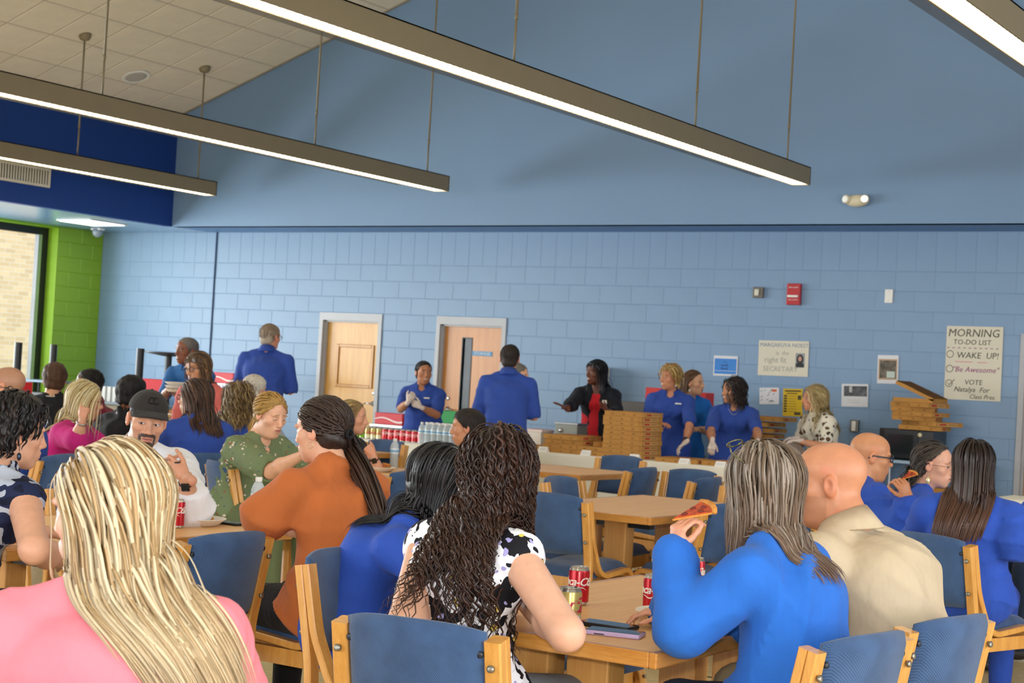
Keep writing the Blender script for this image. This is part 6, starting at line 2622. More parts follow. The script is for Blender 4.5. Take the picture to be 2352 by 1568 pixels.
        if sp.get('watch'):
            a_ = unit(wr - el)
            c_ = wr - a_ * .03
            wm = MB()
            u1 = unit(np.cross(a_, V3(.3, .2, .9)))
            u2 = np.cross(a_, u1)
            rad_ = .031 * s
            wm.tube([c_ + rad_ * (u1 * math.cos(k * math.pi / 8) + u2 * math.sin(k * math.pi / 8)) for k in range(17)], .0085, 6, flat=.35)
            wt_ = wm.build('watch_strap' if sp['watch'] != 'bracelet' else 'bracelet', BLACKC if sp['watch'] != 'bracelet' else steel, t, True)
            if sp['watch'] != 'bracelet':
                bk = unit(back - a_ * (back @ a_))
                M4 = Matrix((tuple(np.cross(a_, bk)), tuple(a_), tuple(bk))).transposed().to_4x4()
                M4.translation = Vector(c_ + bk * .031 * s)
                MB().bbox(-.018, .018, -.02, .02, -.004, .006, .004, 2, 0, M4).build('watch_face', mat('watch_glass', '16181b', .1, .7), wt_)
    fast_mesh('body', np.concatenate(vs), np.concatenate(qs), [skinm], t, np.concatenate(cs))
    # ---- shirt
    rng = np.random.default_rng(seed + 5)
    shirt = Shape()
    off = top.get('off', .010)
    shirt.extend(body)
    hem = top.get('hem', .07)
    if not sit:
        shirt.ecap(P, P - up * hem, rr_, pw * 1.03, .127 * g * s, pw * 1.05, .13 * g * s, .03)
    else:
        shirt.ecap(P, P + f * .05 - up * .01, rr_, pw * 1.02, .12 * g * s, pw * .98, .11 * g * s, .03)
    sl = top.get('sleeve', .72)          # 1 = elbow, 2 = wrist
    slo = top.get('loose', .012)
    if sl > 0:
        for sh, el, wr in ((shl, ell_, wrl), (shr, elr, wrr)):
            e1 = sh + (el - sh) * min(sl, 1.0)
            shirt.cap(sh - up * .01, e1, (.049 + slo * .6) * s * ga, (.042 + slo) * s * ga, .025)
            if sl > 1:
                m2 = el + (wr - el) * (sl - 1)
                shirt.cap(el, m2, (.041 + slo) * s * ga, (.030 + slo * .8 + (top.get('cuff', 0))) * s * ga, .03)
            else:
                dcut = unit(el - sh)
                qq = e1 + dcut * .004
                c_ = qq + dcut * .1
                # flatten the sleeve end
                shirt.cap(qq + dcut * .064, qq + dcut * .070, .062, None, .004, 's')
    # neck opening
    if top.get('open'):
        ow = top['open'] * s
        shirt.ecap(Nk + f * .14 - up * .04, P + f * .2 - up * .15, rr_, ow * .7, .12, ow, .14, .01, 's')
        Vi, Qi = body.mesh(.012, off=.006)
        inn = Shape().extend(body)
        inn.cap(Nk - up * .012, B + up * .05, .06 * s, .07 * s, .01, 's')
        inn.ell(Nk + f * .06 - up * .03, V3(.05, .05, .06), None, .01, 's')
        if not sit:
            inn.ecap(P, P - up * .12, rr_, pw, .127 * g * s, pw, .13 * g * s, .03)
        Vi, Qi = inn.mesh(.012, off=.007)
        fast_mesh('blouse', Vi, Qi, top['inner'], t)
    nv_ = top.get('neck', 'crew')
    nr = top.get('nr', .058) * s
    shirt.cap(Nk + up * (.004 if nv_ != 'high' else .025), B + up * .05, nr, nr * 1.1, .01, 's')
    if nv_ == 'v':
        dv = top.get('v', .10)
        for k in range(3):
            c_ = Nk + f * (.055 + .03 * k) - up * (.02 + dv * k / 2)
            shirt.ell(c_, V3(.05, .05, .05) * (1 - .25 * k), None, .012, 's')
    fa_ = top.get('fold', .0045 if fine else .004) * 2.0
    fq = top.get('ffreq', 1.0)
    dirs = rng.normal(0, 1, (4, 3)) * V3(26, 26, 12) * fq
    dirs[0] = rr_ * 9 + up * 34 * fq
    phs = rng.uniform(0, 6, 4)

    def fold(Pt):
        w1 = np.sin(Pt @ (dirs[1] * .45) + phs[0]) + np.sin(Pt @ (dirs[2] * .4) + phs[1])
        r1 = 1 - np.abs(np.sin(Pt @ (dirs[0] * .8) + 1.3 * w1 + phs[2]))
        r2 = 1 - np.abs(np.sin(Pt @ (dirs[3] * .7) + 1.1 * w1 + phs[3]))
        m1 = .5 + .5 * np.sin(Pt @ (dirs[2] * .35) + phs[3])
        m2 = .5 + .5 * np.sin(Pt @ (dirs[1] * .30) + phs[1])
        return -fa_ * (r1 ** 2 * m1 * 1.4 + r2 ** 2 * m2 * 1.4 + .25 * w1)
    Vs, Qs = shirt.mesh(top.get('res', .0105 if fine else .0165), off=off, fold=fold)
    tm_ = top.get('mat', ROYAL)
    fast_mesh(top.get('name', 'shirt'), Vs, Qs, tm_, t)
    if top.get('collar'):
        cm = top.get('collar_mat', tm_)
        ringv, ringf = [], []
        nseg = 28
        axis = unit(B - Nk)
        gap = top.get('gap', .5)
        rad0 = .060 * s * head.get('neck', 1.0)
        ex = rr_
        ey = unit(np.cross(axis, ex))
        if ey @ f < 0:
            ey = -ey
        for i in range(nseg + 1):
            a = gap + (2 * math.pi - 2 * gap) * i / nseg + math.pi / 2
            dr_ = ex * math.cos(a) + ey * math.sin(a)
            fr = max(0, dr_ @ ey)
            bk_ = .03 * max(0, -(dr_ @ ey)) * (1 + 2 * lf)
            c0 = Nk + axis * (.004 - .012 * fr)
            ringv += [c0 + dr_ * (rad0 + .006), c0 + axis * .036 + dr_ * (rad0 + .002), c0 + axis * .040 + dr_ * (rad0 + .008), c0 - axis * (.004 + .016 * fr + bk_) + dr_ * (rad0 + .032 + .006 * fr), c0 - axis * (.008 + .016 * fr + bk_) + dr_ * (rad0 + .026)]
        for i in range(nseg):
            for k in range(4):
                a = i * 5 + k
                ringf.append((a, a + 1, a + 6, a + 5))
        co = MB().add(ringv, ringf).build('collar', cm, t, True)
        sm_ = co.modifiers.new('thickness', 'SOLIDIFY')
        sm_.thickness = .003
    # ---- trousers / skirt and shoes
    lg = Shape()
    lg.ecap(P - up * (0.0 if sit else .04), P + up * .02, rr_, pw * .97, .118 * g * s, pw * .93, .11 * g * s, .03)
    feet_pts = []
    for sg in (-1, 1):
        hip = P + rr_ * sg * .085 * g * s - up * .03
        if sit:
            kn = hip + f * knee * s + rr_ * sg * .03
            kn[2] = seat_z + .055
            an = V3(kn[0], kn[1], .085) + f * .02
        else:
            kn = V3(hip[0], hip[1], .48 * s) + rr_ * sg * .005 + f * .015
            an = V3(hip[0], hip[1], .08) + rr_ * sg * .015
        lg.cap(hip, kn, .083 * g * s, .060 * s * math.sqrt(g), .03)
        lg.cap(kn, an, .060 * s * math.sqrt(g), .046 * s, .02)
        feet_pts.append(an)
    Vl, Ql = lg.mesh(.026 if not fine else .020, off=.006)
    fast_mesh('trousers' if not top.get('skirt') else 'skirt', Vl, Ql, legs, t)
    for an in feet_pts:
        sh_ = Shape()
        sh_.cap(an - up * .045 - f * .03, an - up * .05 + f * .13, .034, .030, .02)
        sh_.cap(an - up * .0, an - up * .045, .040, .036, .02)
        sh_.fn(lambda Pp: -(Pp[..., 2] - .004), an - .3, an + .3, .004, 'i')
        Vf, Qf = sh_.mesh(.017)
        fast_mesh('shoe', Vf, Qf, mat('shoe_' + feet, feet, .45), t)
    # ---- hair
    if hair:
        fullb = Shape()
        fullb.extend(body).extend(arms)
        make_hair(fullb, H, Rm, hs, hair, t, seed, f)
    # ---- glasses
    gl_ = head.get('glasses')
    if gl_:
        gm = mat('glasses_' + gl_, gl_, .3, .5)
        W2 = lambda x, y, z: H + hs * (x * Rm[0] + y * Rm[1] + z * Rm[2])
        gb = MB()
        tr_ = head.get('gthick', .0022)
        for sx in (-1, 1):
            gb.tube([W2(sx * (.033 + .024 * math.cos(a)), .1, .001 + .018 * math.sin(a) * (1 if math.sin(a) > 0 else .95)) for a in np.linspace(0, 2 * math.pi, 17)], tr_, 6)
            gb.tube([W2(sx * .057, .098, .006), W2(sx * .079, .06, .005), W2(sx * .083, -.01, .004), W2(sx * .082, -.035, -.012)], tr_ * 1.1, 6)
        gb.tube([W2(-.010, .1, .006), W2(0, .103, .009), W2(.010, .1, .006)], tr_, 6)
        gb.build('glasses', gm, t, True)
    er = head.get('earring')
    if er:
        for sx in (-1, 1):
            c_ = H + hs * (sx * .083 * Rm[0] - .008 * Rm[1] - .040 * Rm[2])
            eb = MB()
            if er[0] == 'hoop':
                eb.tube([c_ - up * er[2] + er[2] * (Rm[1] * math.cos(a) + up * math.sin(a)) for a in np.linspace(0, 2 * math.pi, 15)], .0014, 5)
            else:
                eb.tube([c_, c_ - up * .018], .0012, 5)
                eb.sphere(tuple(c_ - up * (.022 + er[2])), (er[2] * .55, er[2] * .55, er[2]), 10, 7)
            eb.build('earring', mat('earring_' + er[1], er[1], .25, .6, .5), t, True)
    tag(t, label, 'person', group)
    info = dict(root=t, H=H, Rm=Rm, hs=hs, N=Nk, SC=SC, P=P, f=f, r=rr_, up=up, shl=shl, shr=shr, el=ell_, er=elr, wl=wrl, wr=wrr, shirt=shirt, off=off, Ch=Ch)
    PEOPLE.append(info)
    return info


def chest_patch(pi, x, z, w_, h_, m_, name, letters=None):
    """small flat badge or stitched mark on the chest"""
    o_ = pi['Ch'] + pi['r'] * x + pi['up'] * z
    dr = pi['f']
    a, b = 0.0, .4
    p = o_ + dr * .35
    for k in range(60):
        dd = float(pi['shirt'].at(p[None])[0]) - pi['off']
        if dd < .002:
            break
        p = p - dr * max(dd * .7, .001)
    e = .006
    sd = lambda q: float(pi['shirt'].at(q[None])[0])
    n_ = unit(V3(sd(p + V3(e, 0, 0)) - sd(p - V3(e, 0, 0)), sd(p + V3(0, e, 0)) - sd(p - V3(0, e, 0)), sd(p + V3(0, 0, e)) - sd(p - V3(0, 0, e))))
    xa = unit(np.cross(V3(0, 0, 1), n_))
    za = np.cross(n_, xa)
    M4 = Matrix((tuple(xa), tuple(n_), tuple(za))).transposed().to_4x4()
    M4.translation = Vector(p + n_ * .004)
    return MB().bbox(-w_ / 2, w_ / 2, -.002, .002, -h_ / 2, h_ / 2, .001, 1, 0, M4).build(name, m_, pi['root'])
# ================================================================== THE PEOPLE IN THE PHOTOGRAPH
def A(px, py, d):
    return at_d(px, py, d)


RT3, UP3, FW3 = RT.copy(), UP.copy(), FW.copy()
LIGHT, TANNED, BROWN, DARK = 'dba684', 'c98d68', '8a5638', '5f3826'
polo = dict(mat=ROYAL, collar=True, sleeve=.80, loose=.009, neck='v', v=.05)
STAND, SEAT = 'people standing at the serving tables', 'people seated at the tables'

# ---------------- standing
person('smiling man in a teal blue polo standing behind the woman in coral', (428, 806), 14.6, -25, -42, sit=False, skin='7c4b34', head=dict(male=True, smile=True, brow='2a1c16', lip='7a4238', iris='2a1a12'),
       hair=dict(kind='short', col='6b6661', thick=.005, rough=.001), top=dict(mat=cloth_m('teal_polo', '235a94'), collar=True, sleeve=.85, loose=.014), legs=DENIM, sw=.19, g=1.1,
       rarm=dict(w=A(388, 893, 14.3), pose='hold'), larm=dict(w=A(428, 900, 14.2), pose='hold'), seed=1, group=STAND)
person('woman in a coral shirt and dark glasses leaning in, with short bangs', (454, 846), 12.6, -20, -32, sit=False, pitch=8, tilt=-6, skin=TANNED, lean=.24,
       head=dict(smile=True, glasses='1c1a1e', brow='3a2a1c'), hair=dict(kind='bob', col='5c4430', col2='8a6a48', len=.26, n=560, m=12, w=.0056, front=.1, bangs=(.075, -.2), thick=.012, back=.08, wind=(0, 0, 0)),
       top=dict(mat=cloth_m('coral_shirt', 'dc6f66'), sleeve=.8, loose=.016, neck='v', v=.05), legs=DENIM, sw=.17, g=1.1, bust=1.0, larm='hang', rarm='front', seed=2, group=STAND)
person('grey haired man in a royal blue polo seen from behind at the left', (621, 774), 15.0, 176, 150, sit=False, skin='cf8f70', head=dict(male=True, glasses='2a2a2e', brow='7a6a5a'),
       hair=dict(kind='short', col='8e7b66', thick=.006, rough=.0015, grey_sides='a89a88'), top=dict(polo, sleeve=.95, loose=.014, fold=.004), legs=KHAKI, sw=.195, g=1.15, larm='front', rarm='front', seed=3, group=STAND)
a = person('smiling woman in a royal blue polo rubbing her gloved hands behind the bottles', (973, 856), 16.7, -12, 22, sit=False, skin='b67a57', head=dict(smile=True, brow='231812', fat=1.1, squint=True),
           hair=dict(kind='short', col='17120f', thick=.006, rough=.0008, bun=(0, -.1, .03, .04)), top=dict(polo, fold=.004), legs=KHAKI, sw=.18, g=1.25, bust=1.1,
           rarm=dict(w=A(938, 922, 16.35), pose='clasp', dir=RT3 * .5 + UP3 * .8, back=-FW3, glove=True), larm=dict(w=A(966, 934, 16.35), pose='clasp', dir=-RT3 * .9 + UP3 * .5, back=-FW3, glove=True), seed=4, group=STAND)
chest_patch(a, -.075, .06, .06, .014, white, 'stitched_logo')
person('dark haired man in a royal blue polo seen squarely from behind', (1171, 824), 14.0, 178, 176, sit=False, skin='cf8f70', head=dict(male=True), hair=dict(kind='short', col='2a201a', thick=.007, rough=.0012),
       top=dict(polo, sleeve=.95, loose=.014), legs=KHAKI, sw=.188, g=1.08, larm='front', rarm='front', seed=5, group=STAND)
person('grey haired person in grey hidden behind the man seen from behind', (1189, 866), 14.6, 60, 70, sit=False, skin=LIGHT, hair=dict(kind='short', col='6a665e', thick=.01), top=dict(mat=cloth_m('grey_shirt', '7b7f85'), sleeve=.9),
       legs=GREYC, seed=6, group=STAND)
a = person('woman with long black hair in a dark blazer over a red top', (1368, 856), 16.4, -15, -52, sit=False, skin='6a3d2b', head=dict(smile=True, brow='120d0b', lip='8a4038', iris='1a120e', noears=True),
           hair=dict(kind='long', col='0d0c10', len=.38, n=560, m=16, w=.0060, bangs=(.07, 0.0), thick=.014, vol=.014, back=.10, lmin=.9, front=.1), top=dict(mat=cloth_m('navy_blazer', '14161f'), name='blazer', sleeve=1.55, loose=.014, open=.075, inner=cloth_m('red_blouse', 'c8202a'), neck='v', v=.08, hem=.12),
           legs=BLACKC, sw=.175, g=1.08, bust=1.0, rarm=dict(w=A(1301, 938, 15.95), pose='spread', dir=-RT3 * .75 + UP3 * .45 - FW3 * .2, back=-FW3 * .2 + UP3 * .8 - RT3 * .3, glove=False),
           larm=dict(w=A(1396, 945, 15.95), pose='flat', dir=-RT3 * .35 - UP3 * .2 - FW3 * .4 + UP3 * .6, back=RT3 * .9 - FW3 * .3), seed=7, group=STAND)
chest_patch(a, -.115, .03, .075, .035, mat('badge_cream', 'e8e2cf', .4), 'name_badge')
a = person('smiling woman with short teased blonde hair in a royal blue polo', (1538, 868), 15.95, -10, -52, sit=False, skin='c98a68', head=dict(smile=True, brow='6a4a2c', earring=('ball', 'e8e4da', .012)),
           hair=dict(kind='bob', col='a8854c', col2='d0b070', len=.13, n=200, m=12, thick=.020, vol=.028, top=.012, rough=.004, grav=.12, back=.05, lmin=.6, w=.009), top=dict(polo), legs=GREYC, sw=.178, g=1.15, bust=1.15,
           larm=dict(w=A(1574, 1016, 15.4), pose='relaxed', dir=-RT3 * .8 - UP3 * .6, back=UP3, glove=True, watch='watch'), rarm='front', seed=8, group=STAND)
chest_patch(a, -.085, .07, .062, .014, white, 'stitched_logo')
person('woman with long brown hair in a bright blue top, arms folded, between the servers', (1594, 880), 16.5, 15, 60, sit=False, skin=LIGHT, head=dict(brow='5a4028', earring=('ball', 'f2eee6', .014)),
       hair=dict(kind='long', col='6b4a30', col2='8a6544', len=.30, n=560, m=14, w=.0056, thick=.010, back=.16, front=0.0, line=-.024), top=dict(mat=cloth_m('azure_top', '1d6cc4'), sleeve=.85, neck='v', v=.04), legs=GREYC, sw=.17, g=1.15, bust=1.0, larm='front', rarm='front', seed=9, group=STAND)
a = person('laughing woman with wavy dark brown hair in a royal blue polo, gloved hands down', (1683, 898), 15.7, -8, -66, sit=False, skin='c08660', head=dict(smile=True, brow='241812', squint=True, noears=True),
           hair=dict(kind='wave', col='1f1613', col2='2f211b', len=.30, n=560, m=16, w=.0056, thick=.016, vol=.022, curl=(.010, 9), back=.07, lmin=.85), top=dict(polo), legs=KHAKI, sw=.175, g=1.12, bust=1.1,
           rarm=dict(w=A(1636, 1014, 15.1), pose='relaxed', dir=-UP3 - RT3 * .1, back=-FW3, glove=True), larm=dict(w=A(1741, 1012, 15.1), pose='relaxed', glove=True), seed=10, group=STAND)
person('woman with long wavy blonde hair in a leopard print top, holding out gloved hands', (1868, 916), 15.6, -62, -78, sit=False, skin='cf9270', head=dict(brow='8a6a40', noears=True),
       hair=dict(kind='wave', col='a8905c', col2='d2bd8a', len=.52, n=560, m=18, w=.0055, thick=.016, vol=.024, curl=(.010, 8), back=.08, lmin=.85), top=dict(mat=pattern_m('leopard_print', 'e2dccb', [(16, .34, '3a2a20', 1, 'spot'), (16, .20, '7a5638', 1, 'spot')]), sleeve=.75, loose=.016), legs=BLACKC, sw=.175, g=1.18, bust=1.0,
       larm=dict(w=A(1836, 1012, 15.3), pose='relaxed', dir=-RT3 + UP3 * .05, back=UP3, glove=True), rarm=dict(w=A(1828, 1006, 15.7), pose='relaxed', dir=-RT3, back=UP3, glove=True), seed=11, group=STAND)

# ---------------- seated, far left cluster
person('bald man in glasses and royal blue at the left edge', (14, 888), 9.6, -105, -98, skin='d49a78', head=dict(male=True, scalp='8a6a55', glasses='23262b', gthick=.0016), top=dict(mat=ROYAL, sleeve=.9, loose=.018), legs=KHAKI, sw=.195, g=1.2, lean=.05, side=-.02, s=1.05, seed=21, group=SEAT)
person('man with thick brown hair and a black shirt, back turned, near the window', (125, 872), 12.2, 178, 196, skin='d09a78', head=dict(male=True), hair=dict(kind='short', col='4a2f1c', thick=.016, rough=.004, freq=110), top=dict(mat=BLACKC, sleeve=.9, loose=.016), legs=DENIM, sw=.2, g=1.15, seed=22, group=SEAT)
person('dark skinned man in a maroon shirt, face partly hidden by the blonde in magenta', (203, 883), 12.7, -70, -72, skin='6b412d', head=dict(male=True, brow='140f0c', iris='1a120e'), hair=dict(kind='short', col='15110f', thick=.006, rough=.001), top=dict(mat=cloth_m('maroon_shirt', '7a2230'), sleeve=1.5), legs=BLACKC, sw=.195, g=1.15, seed=23, group=SEAT)
person('blonde woman in magenta resting her cheek on her hand', (196, 920), 10.6, 80, 108, pitch=5, skin='d9a080', head=dict(brow='8a6a40', glasses='3a2a20', gthick=.0014, noears=True), hair=dict(kind='long', col='c2ab74', col2='dccb9c', len=.42, n=560, m=16, w=.0056, thick=.014, vol=.014, back=.08, lmin=.8), top=dict(mat=cloth_m('magenta_top', 'c9267f'), sleeve=1.1, loose=.02, neck='v', v=.04), legs=BLACKC, sw=.165, g=1.1, bust=1.0,
       rarm=dict(e=A(176, 1010, 10.3), w=A(190, 962, 10.25), pose='fist', dir=UP3 + RT3 * .15, back=-FW3, watch='bracelet'), seed=24, group=SEAT)
person('person with black hair and a black top behind the man in the cap', (302, 906), 11.3, 150, 160, skin=BROWN, hair=dict(kind='short', col='121012', thick=.02, rough=.004, freq=120), top=dict(mat=BLACKC, sleeve=1.3), legs=BLACKC, sw=.18, g=1.1, seed=25, group=SEAT)
person('woman with thick short dark hair and bare shoulders at the left edge', (34, 994), 5.55, 150, 128, pitch=6, skin='d8a283', head=dict(brow='1c1512', earring=('ball', '30384a', .014)), hair=dict(kind='bob', col='141112', col2='2a1f1c', len=.085, n=420, m=9, thick=.018, vol=.026, top=.010, rough=.004, grav=.05, lmin=.5, w=.006, back=.02, curl=(.004, 18), nape=-.085), fine=True,
       top=dict(mat=pattern_m('navy_paisley', '1c2444', [(9, .55, 'aab0bd', 2, 'noise'), (16, .60, '10162c', 5, 'noise')]), name='dress', sleeve=0, neck='v', v=.08, nr=.085), legs=BLACKC, sw=.17, g=1.12, ga=1.15, bust=1.1, lean=.2, seed=26, group=SEAT,
       rarm=dict(e=A(78, 1262, 5.15), w=A(160, 1290, 5.6)), larm='table')
person('brown haired woman in glasses and royal blue, back turned, behind the cap', (447, 914), 10.8, -150, -104, skin='dcae90', head=dict(brow='4a3422', glasses='201c1e', noears=True), hair=dict(kind='long', col='3f2a1d', col2='5a3d2a', len=.40, n=560, m=16, w=.0056, thick=.012, vol=.012, back=.1, lmin=.9), top=dict(mat=ROYAL, sleeve=1.4, loose=.02), legs=KHAKI, sw=.175, g=1.2, seed=27, group=SEAT)
person('woman with frizzy dark blonde curls and royal blue top, back turned', (548, 918), 12.0, 172, 176, skin=LIGHT, hair=dict(kind='curly', col='6f5636', col2='a08657', len=.36, n=420, m=22, thick=.018, vol=.03, curl=(.012, 11), lmin=.75, w=.005), top=dict(mat=ROYAL, sleeve=1.2, loose=.018), legs=KHAKI, sw=.17, g=1.1, seed=28, group=SEAT)
person('white haired person seated in front of the tall man in blue', (585, 896), 13.2, 150, 150, skin='d9a088', head=dict(male=True), hair=dict(kind='short', col='d5cdbd', thick=.012, rough=.002), top=dict(mat=cloth_m('pale_shirt', 'b8bcc4'), sleeve=.9), legs=GREYC, sw=.185, g=1.1, seed=29, group=SEAT)

# ---------------- seated, left and centre
cm = person('bearded man in a black cap and loose white shirt, hands clasped before his chin', (338, 964), 7.25, 38, 20, pitch=10, tilt=5, skin='cf9a7c', hs=1.04, fine=True, hres=.0021, head=dict(male=True, beard='1c1613', beard2='8a8078', brow='1c1512', gaze=.004, neck=1.08, smile=False),
            hair=dict(kind='short', col='17120f', thick=.002, rough=.0005), top=dict(mat=cloth_m('white_shirt', 'eef0f6', .7, .1), sleeve=1.12, loose=.034, fold=.005, collar=True, off=.014), legs=DENIM, sw=.195, g=1.1, lean=.16, ga=1.05,
            larm=dict(e=A(437, 1165, 6.85), w=A(427, 1095, 6.75), pose='clasp', dir=-RT3 * .75 + UP3 * .55 - FW3 * .1, back=-FW3 + UP3 * .2, watch='watch'), rarm=dict(e=A(300, 1165, 6.85), w=A(362, 1092, 6.75), pose='clasp', dir=RT3 * .8 + UP3 * .35, back=-FW3 * .8 + UP3 * .5), seed=31, group=SEAT)
# his cap
Hc, Rc, hc_ = cm['H'], cm['Rm'], cm['hs']
W_ = lambda x, y, z: Hc + hc_ * (x * Rc[0] + y * Rc[1] + z * Rc[2])
cap = Shape()
cap.ell(W_(0, -.012, .042), V3(.086, .108, .088) * hc_, Rc, .02)
cap.fn(lambda P: -(((P - Hc) @ Rc.T)[..., 2] / hc_ - (.046 + .10 * np.maximum(-((P - Hc) @ Rc.T)[..., 1] / hc_ - .02, 0) * -.3)) * hc_, Hc - .3, Hc + .3, .004, 'i')
cap.ell(W_(0, -.010, .028), V3(.080, .100, .080) * hc_, Rc, .004, 's')
V_, Q_ = cap.mesh(.0045)
capm = cloth_m('cap_charcoal', '2e2a28', .85, .3)
co = fast_mesh('cap', V_, Q_, capm, cm['root'])
br = MB()
vs, fs = [], []
for i in range(17):
    a = (i / 16 - .5) * 2.0
    for j in range(6):
        k = j / 5
        r_ = 1 + k * .80 * math.cos(a * .85) ** 1.0
        x_, y_ = .084 * math.sin(a) * (1 + .10 * k), -.012 + .105 * math.cos(a) * r_
        z_ = .056 - .012 * k - .45 * (abs(x_) / .09) ** 2 * .035 * (1 + k)
        vs.append(W_(x_, y_, z_))
for i in range(16):
    for j in range(5):
        a = i * 6 + j
        fs.append((a, a + 1, a + 7, a + 6))
bo = br.add(vs, fs).build('brim', capm, co, True)
md = bo.modifiers.new('thickness', 'SOLIDIFY')
md.thickness = .004
tv, tf = text_mesh('CC', .05, .0012, .1, 'CENTER', .7, .001)
ev = []
for v in tv:
    a = -v[0] / .09
    e_ = (v[1] + .012) / .09
    r0 = 1.012
    ev.append(W_(.086 * r0 * math.sin(a) * math.cos(.55 + e_), -.012 + .108 * r0 * math.cos(a) * math.cos(.55 + e_), .042 + .088 * r0 * math.sin(.55 + e_)))
MB().add(ev, tf).build('emblem', mat('cap_emblem', '171515', .6), co)
MB().sphere(tuple(W_(0, -.012, .130)), .006, 8, 6).build('cap_button', capm, co, True)
# rings on his fingers
for k, (px, py) in enumerate(((379, 1056), (407, 1062))):
    c_ = A(px, py, 6.66)
    u1, u2 = RT3, FW3
    MB().tube([c_ + .0105 * (u1 * math.cos(q) + u2 * math.sin(q)) for q in np.linspace(0, 2 * math.pi, 13)], .0028, 6).build('ring', steel if k == 0 else black, cm['root'], True)

person('blonde woman in a green floral top looking down, hair tied low', (622, 953), 9.6, 55, 48, pitch=16, skin='e0aa8a', hs=1.0, fine=True, hres=.0032, head=dict(brow='a07a4c', fat=1.15, lip='b8625c', squint=True, earring=('hoop', 'b0a890', .008)),
       hair=dict(kind='pony', col='b28a48', col2='c8a25e', n=150, thick=.010, tie=(0, -.115, -.035), tail=[A(580, 985, 9.75), A(582, 1003, 9.75)], ntail=40, tw=.7, w=.010, line=-.01), top=dict(mat=pattern_m('green_floral', '6f7d58', [(22, .20, 'd9c7b4', 1, 'spot'), (26, .16, '3f5a6a', 4, 'spot'), (19, .14, '9a4a34', 7, 'spot')]), sleeve=.85, loose=.03, neck='v', v=.13, nr=.065), legs=cloth_m('olive_skirt', '66704c'), sw=.172, g=1.15, bust=1.1, ga=1.1,
       rarm=dict(e=A(622, 1082, 9.2), w=A(692, 1046, 9.0)), larm='table', lean=.14, seed=32, group=SEAT)
om = person('woman in a loose orange sweater with a long brown ponytail, back turned', (738, 990), 6.15, -132, -118, pitch=6, skin='dba585', fine=True, head=dict(brow='3a2a1c', fat=1.1, earring=('hoop', 'c9b27a', .012)),
            hair=dict(kind='pony', col='33241c', col2='463128', tip='4a352a', n=260, thick=.009, tie=(0, -.112, -.012), tail=[A(800, 1030, 6.2), A(835, 1090, 6.08), A(866, 1165, 6.0), A(872, 1198, 5.98)], ntail=120, tw=1.25, w=.0085, m=16, line=-.006),
            top=dict(mat=cloth_m('orange_sweater', 'c06a35', .8, .25), name='sweater', sleeve=1.05, loose=.026, fold=.005, ffreq=.7, nr=.060, off=.012), legs=BLACKC, sw=.185, g=1.2, ga=1.12, lean=.08, slouch=.03, bust=1.1,
            larm=dict(e=A(612, 1185, 5.98), w=A(665, 1165, 6.3)), rarm='table', seed=33, group=SEAT)
# hair tie of the ponytail
c_ = om['H'] + om['hs'] * (V3(0, -.128, -.014) @ om['Rm'])
MB().tube([c_ + .017 * (om['Rm'][0] * math.cos(q) + om['Rm'][2] * math.sin(q)) for q in np.linspace(0, 2 * math.pi, 15)], .007, 6).build('hair_tie', BLACKC, om['root'], True)
person('blonde woman in black holding pizza, hand raised, in profile', (810, 960), 11.7, 55, 84, skin='dba080', head=dict(brow='8a6a44', noears=True), hair=dict(kind='long', col='8f7448', col2='bfa26a', len=.36, n=560, m=14, w=.0056, front=.1, thick=.010, vol=.010, line=-.014, back=.08), top=dict(mat=BLACKC, sleeve=.8, loose=.016, neck='v', v=.05), legs=BLACKC, sw=.165, g=1.08, bust=1.0,
       larm=dict(e=A(868, 1085, 11.2), w=A(857, 1045, 11.15), pose='fist', dir=-RT3 * .5 + UP3 * .7, back=-FW3, watch='watch'), rarm=dict(w=A(828, 1052, 11.3), pose='hold', dir=RT3 * .5, back=-FW3), seed=34, group=SEAT)
person('woman with dark upswept hair and a white blouse in profile, blue earring', (1072, 982), 11.0, -95, -96, pitch=4, skin='c48a66', head=dict(brow='241a14', earring=('ball', '3a4a8a', .014)), hair=dict(kind='short', col='1f1613', col2='3a281e', thick=.014, rough=.002, bun=(0, -.085, .045, .05), nape=-.06), top=dict(mat=cloth_m('cream_blouse', 'e9e2d6'), sleeve=1.4, collar=True), legs=BLACKC, sw=.17, g=1.1, seed=35, group=SEAT)
person('black haired woman in royal blue leaning in behind the curly hair', (1012, 1110), 5.45, 82, 100, pitch=22, skin='c48a66', fine=True, head=dict(noears=True), hair=dict(kind='long', col='131214', col2='1f1c1e', len=.36, n=700, m=18, thick=.010, vol=.014, back=.03, lmin=.8, w=.0055), top=dict(mat=ROYAL2, sleeve=.95, loose=.014, fold=.004), legs=DENIM, sw=.175, g=1.1, lean=.2, slouch=.03, ga=1.08, bust=1.0, seed=36, group=SEAT)
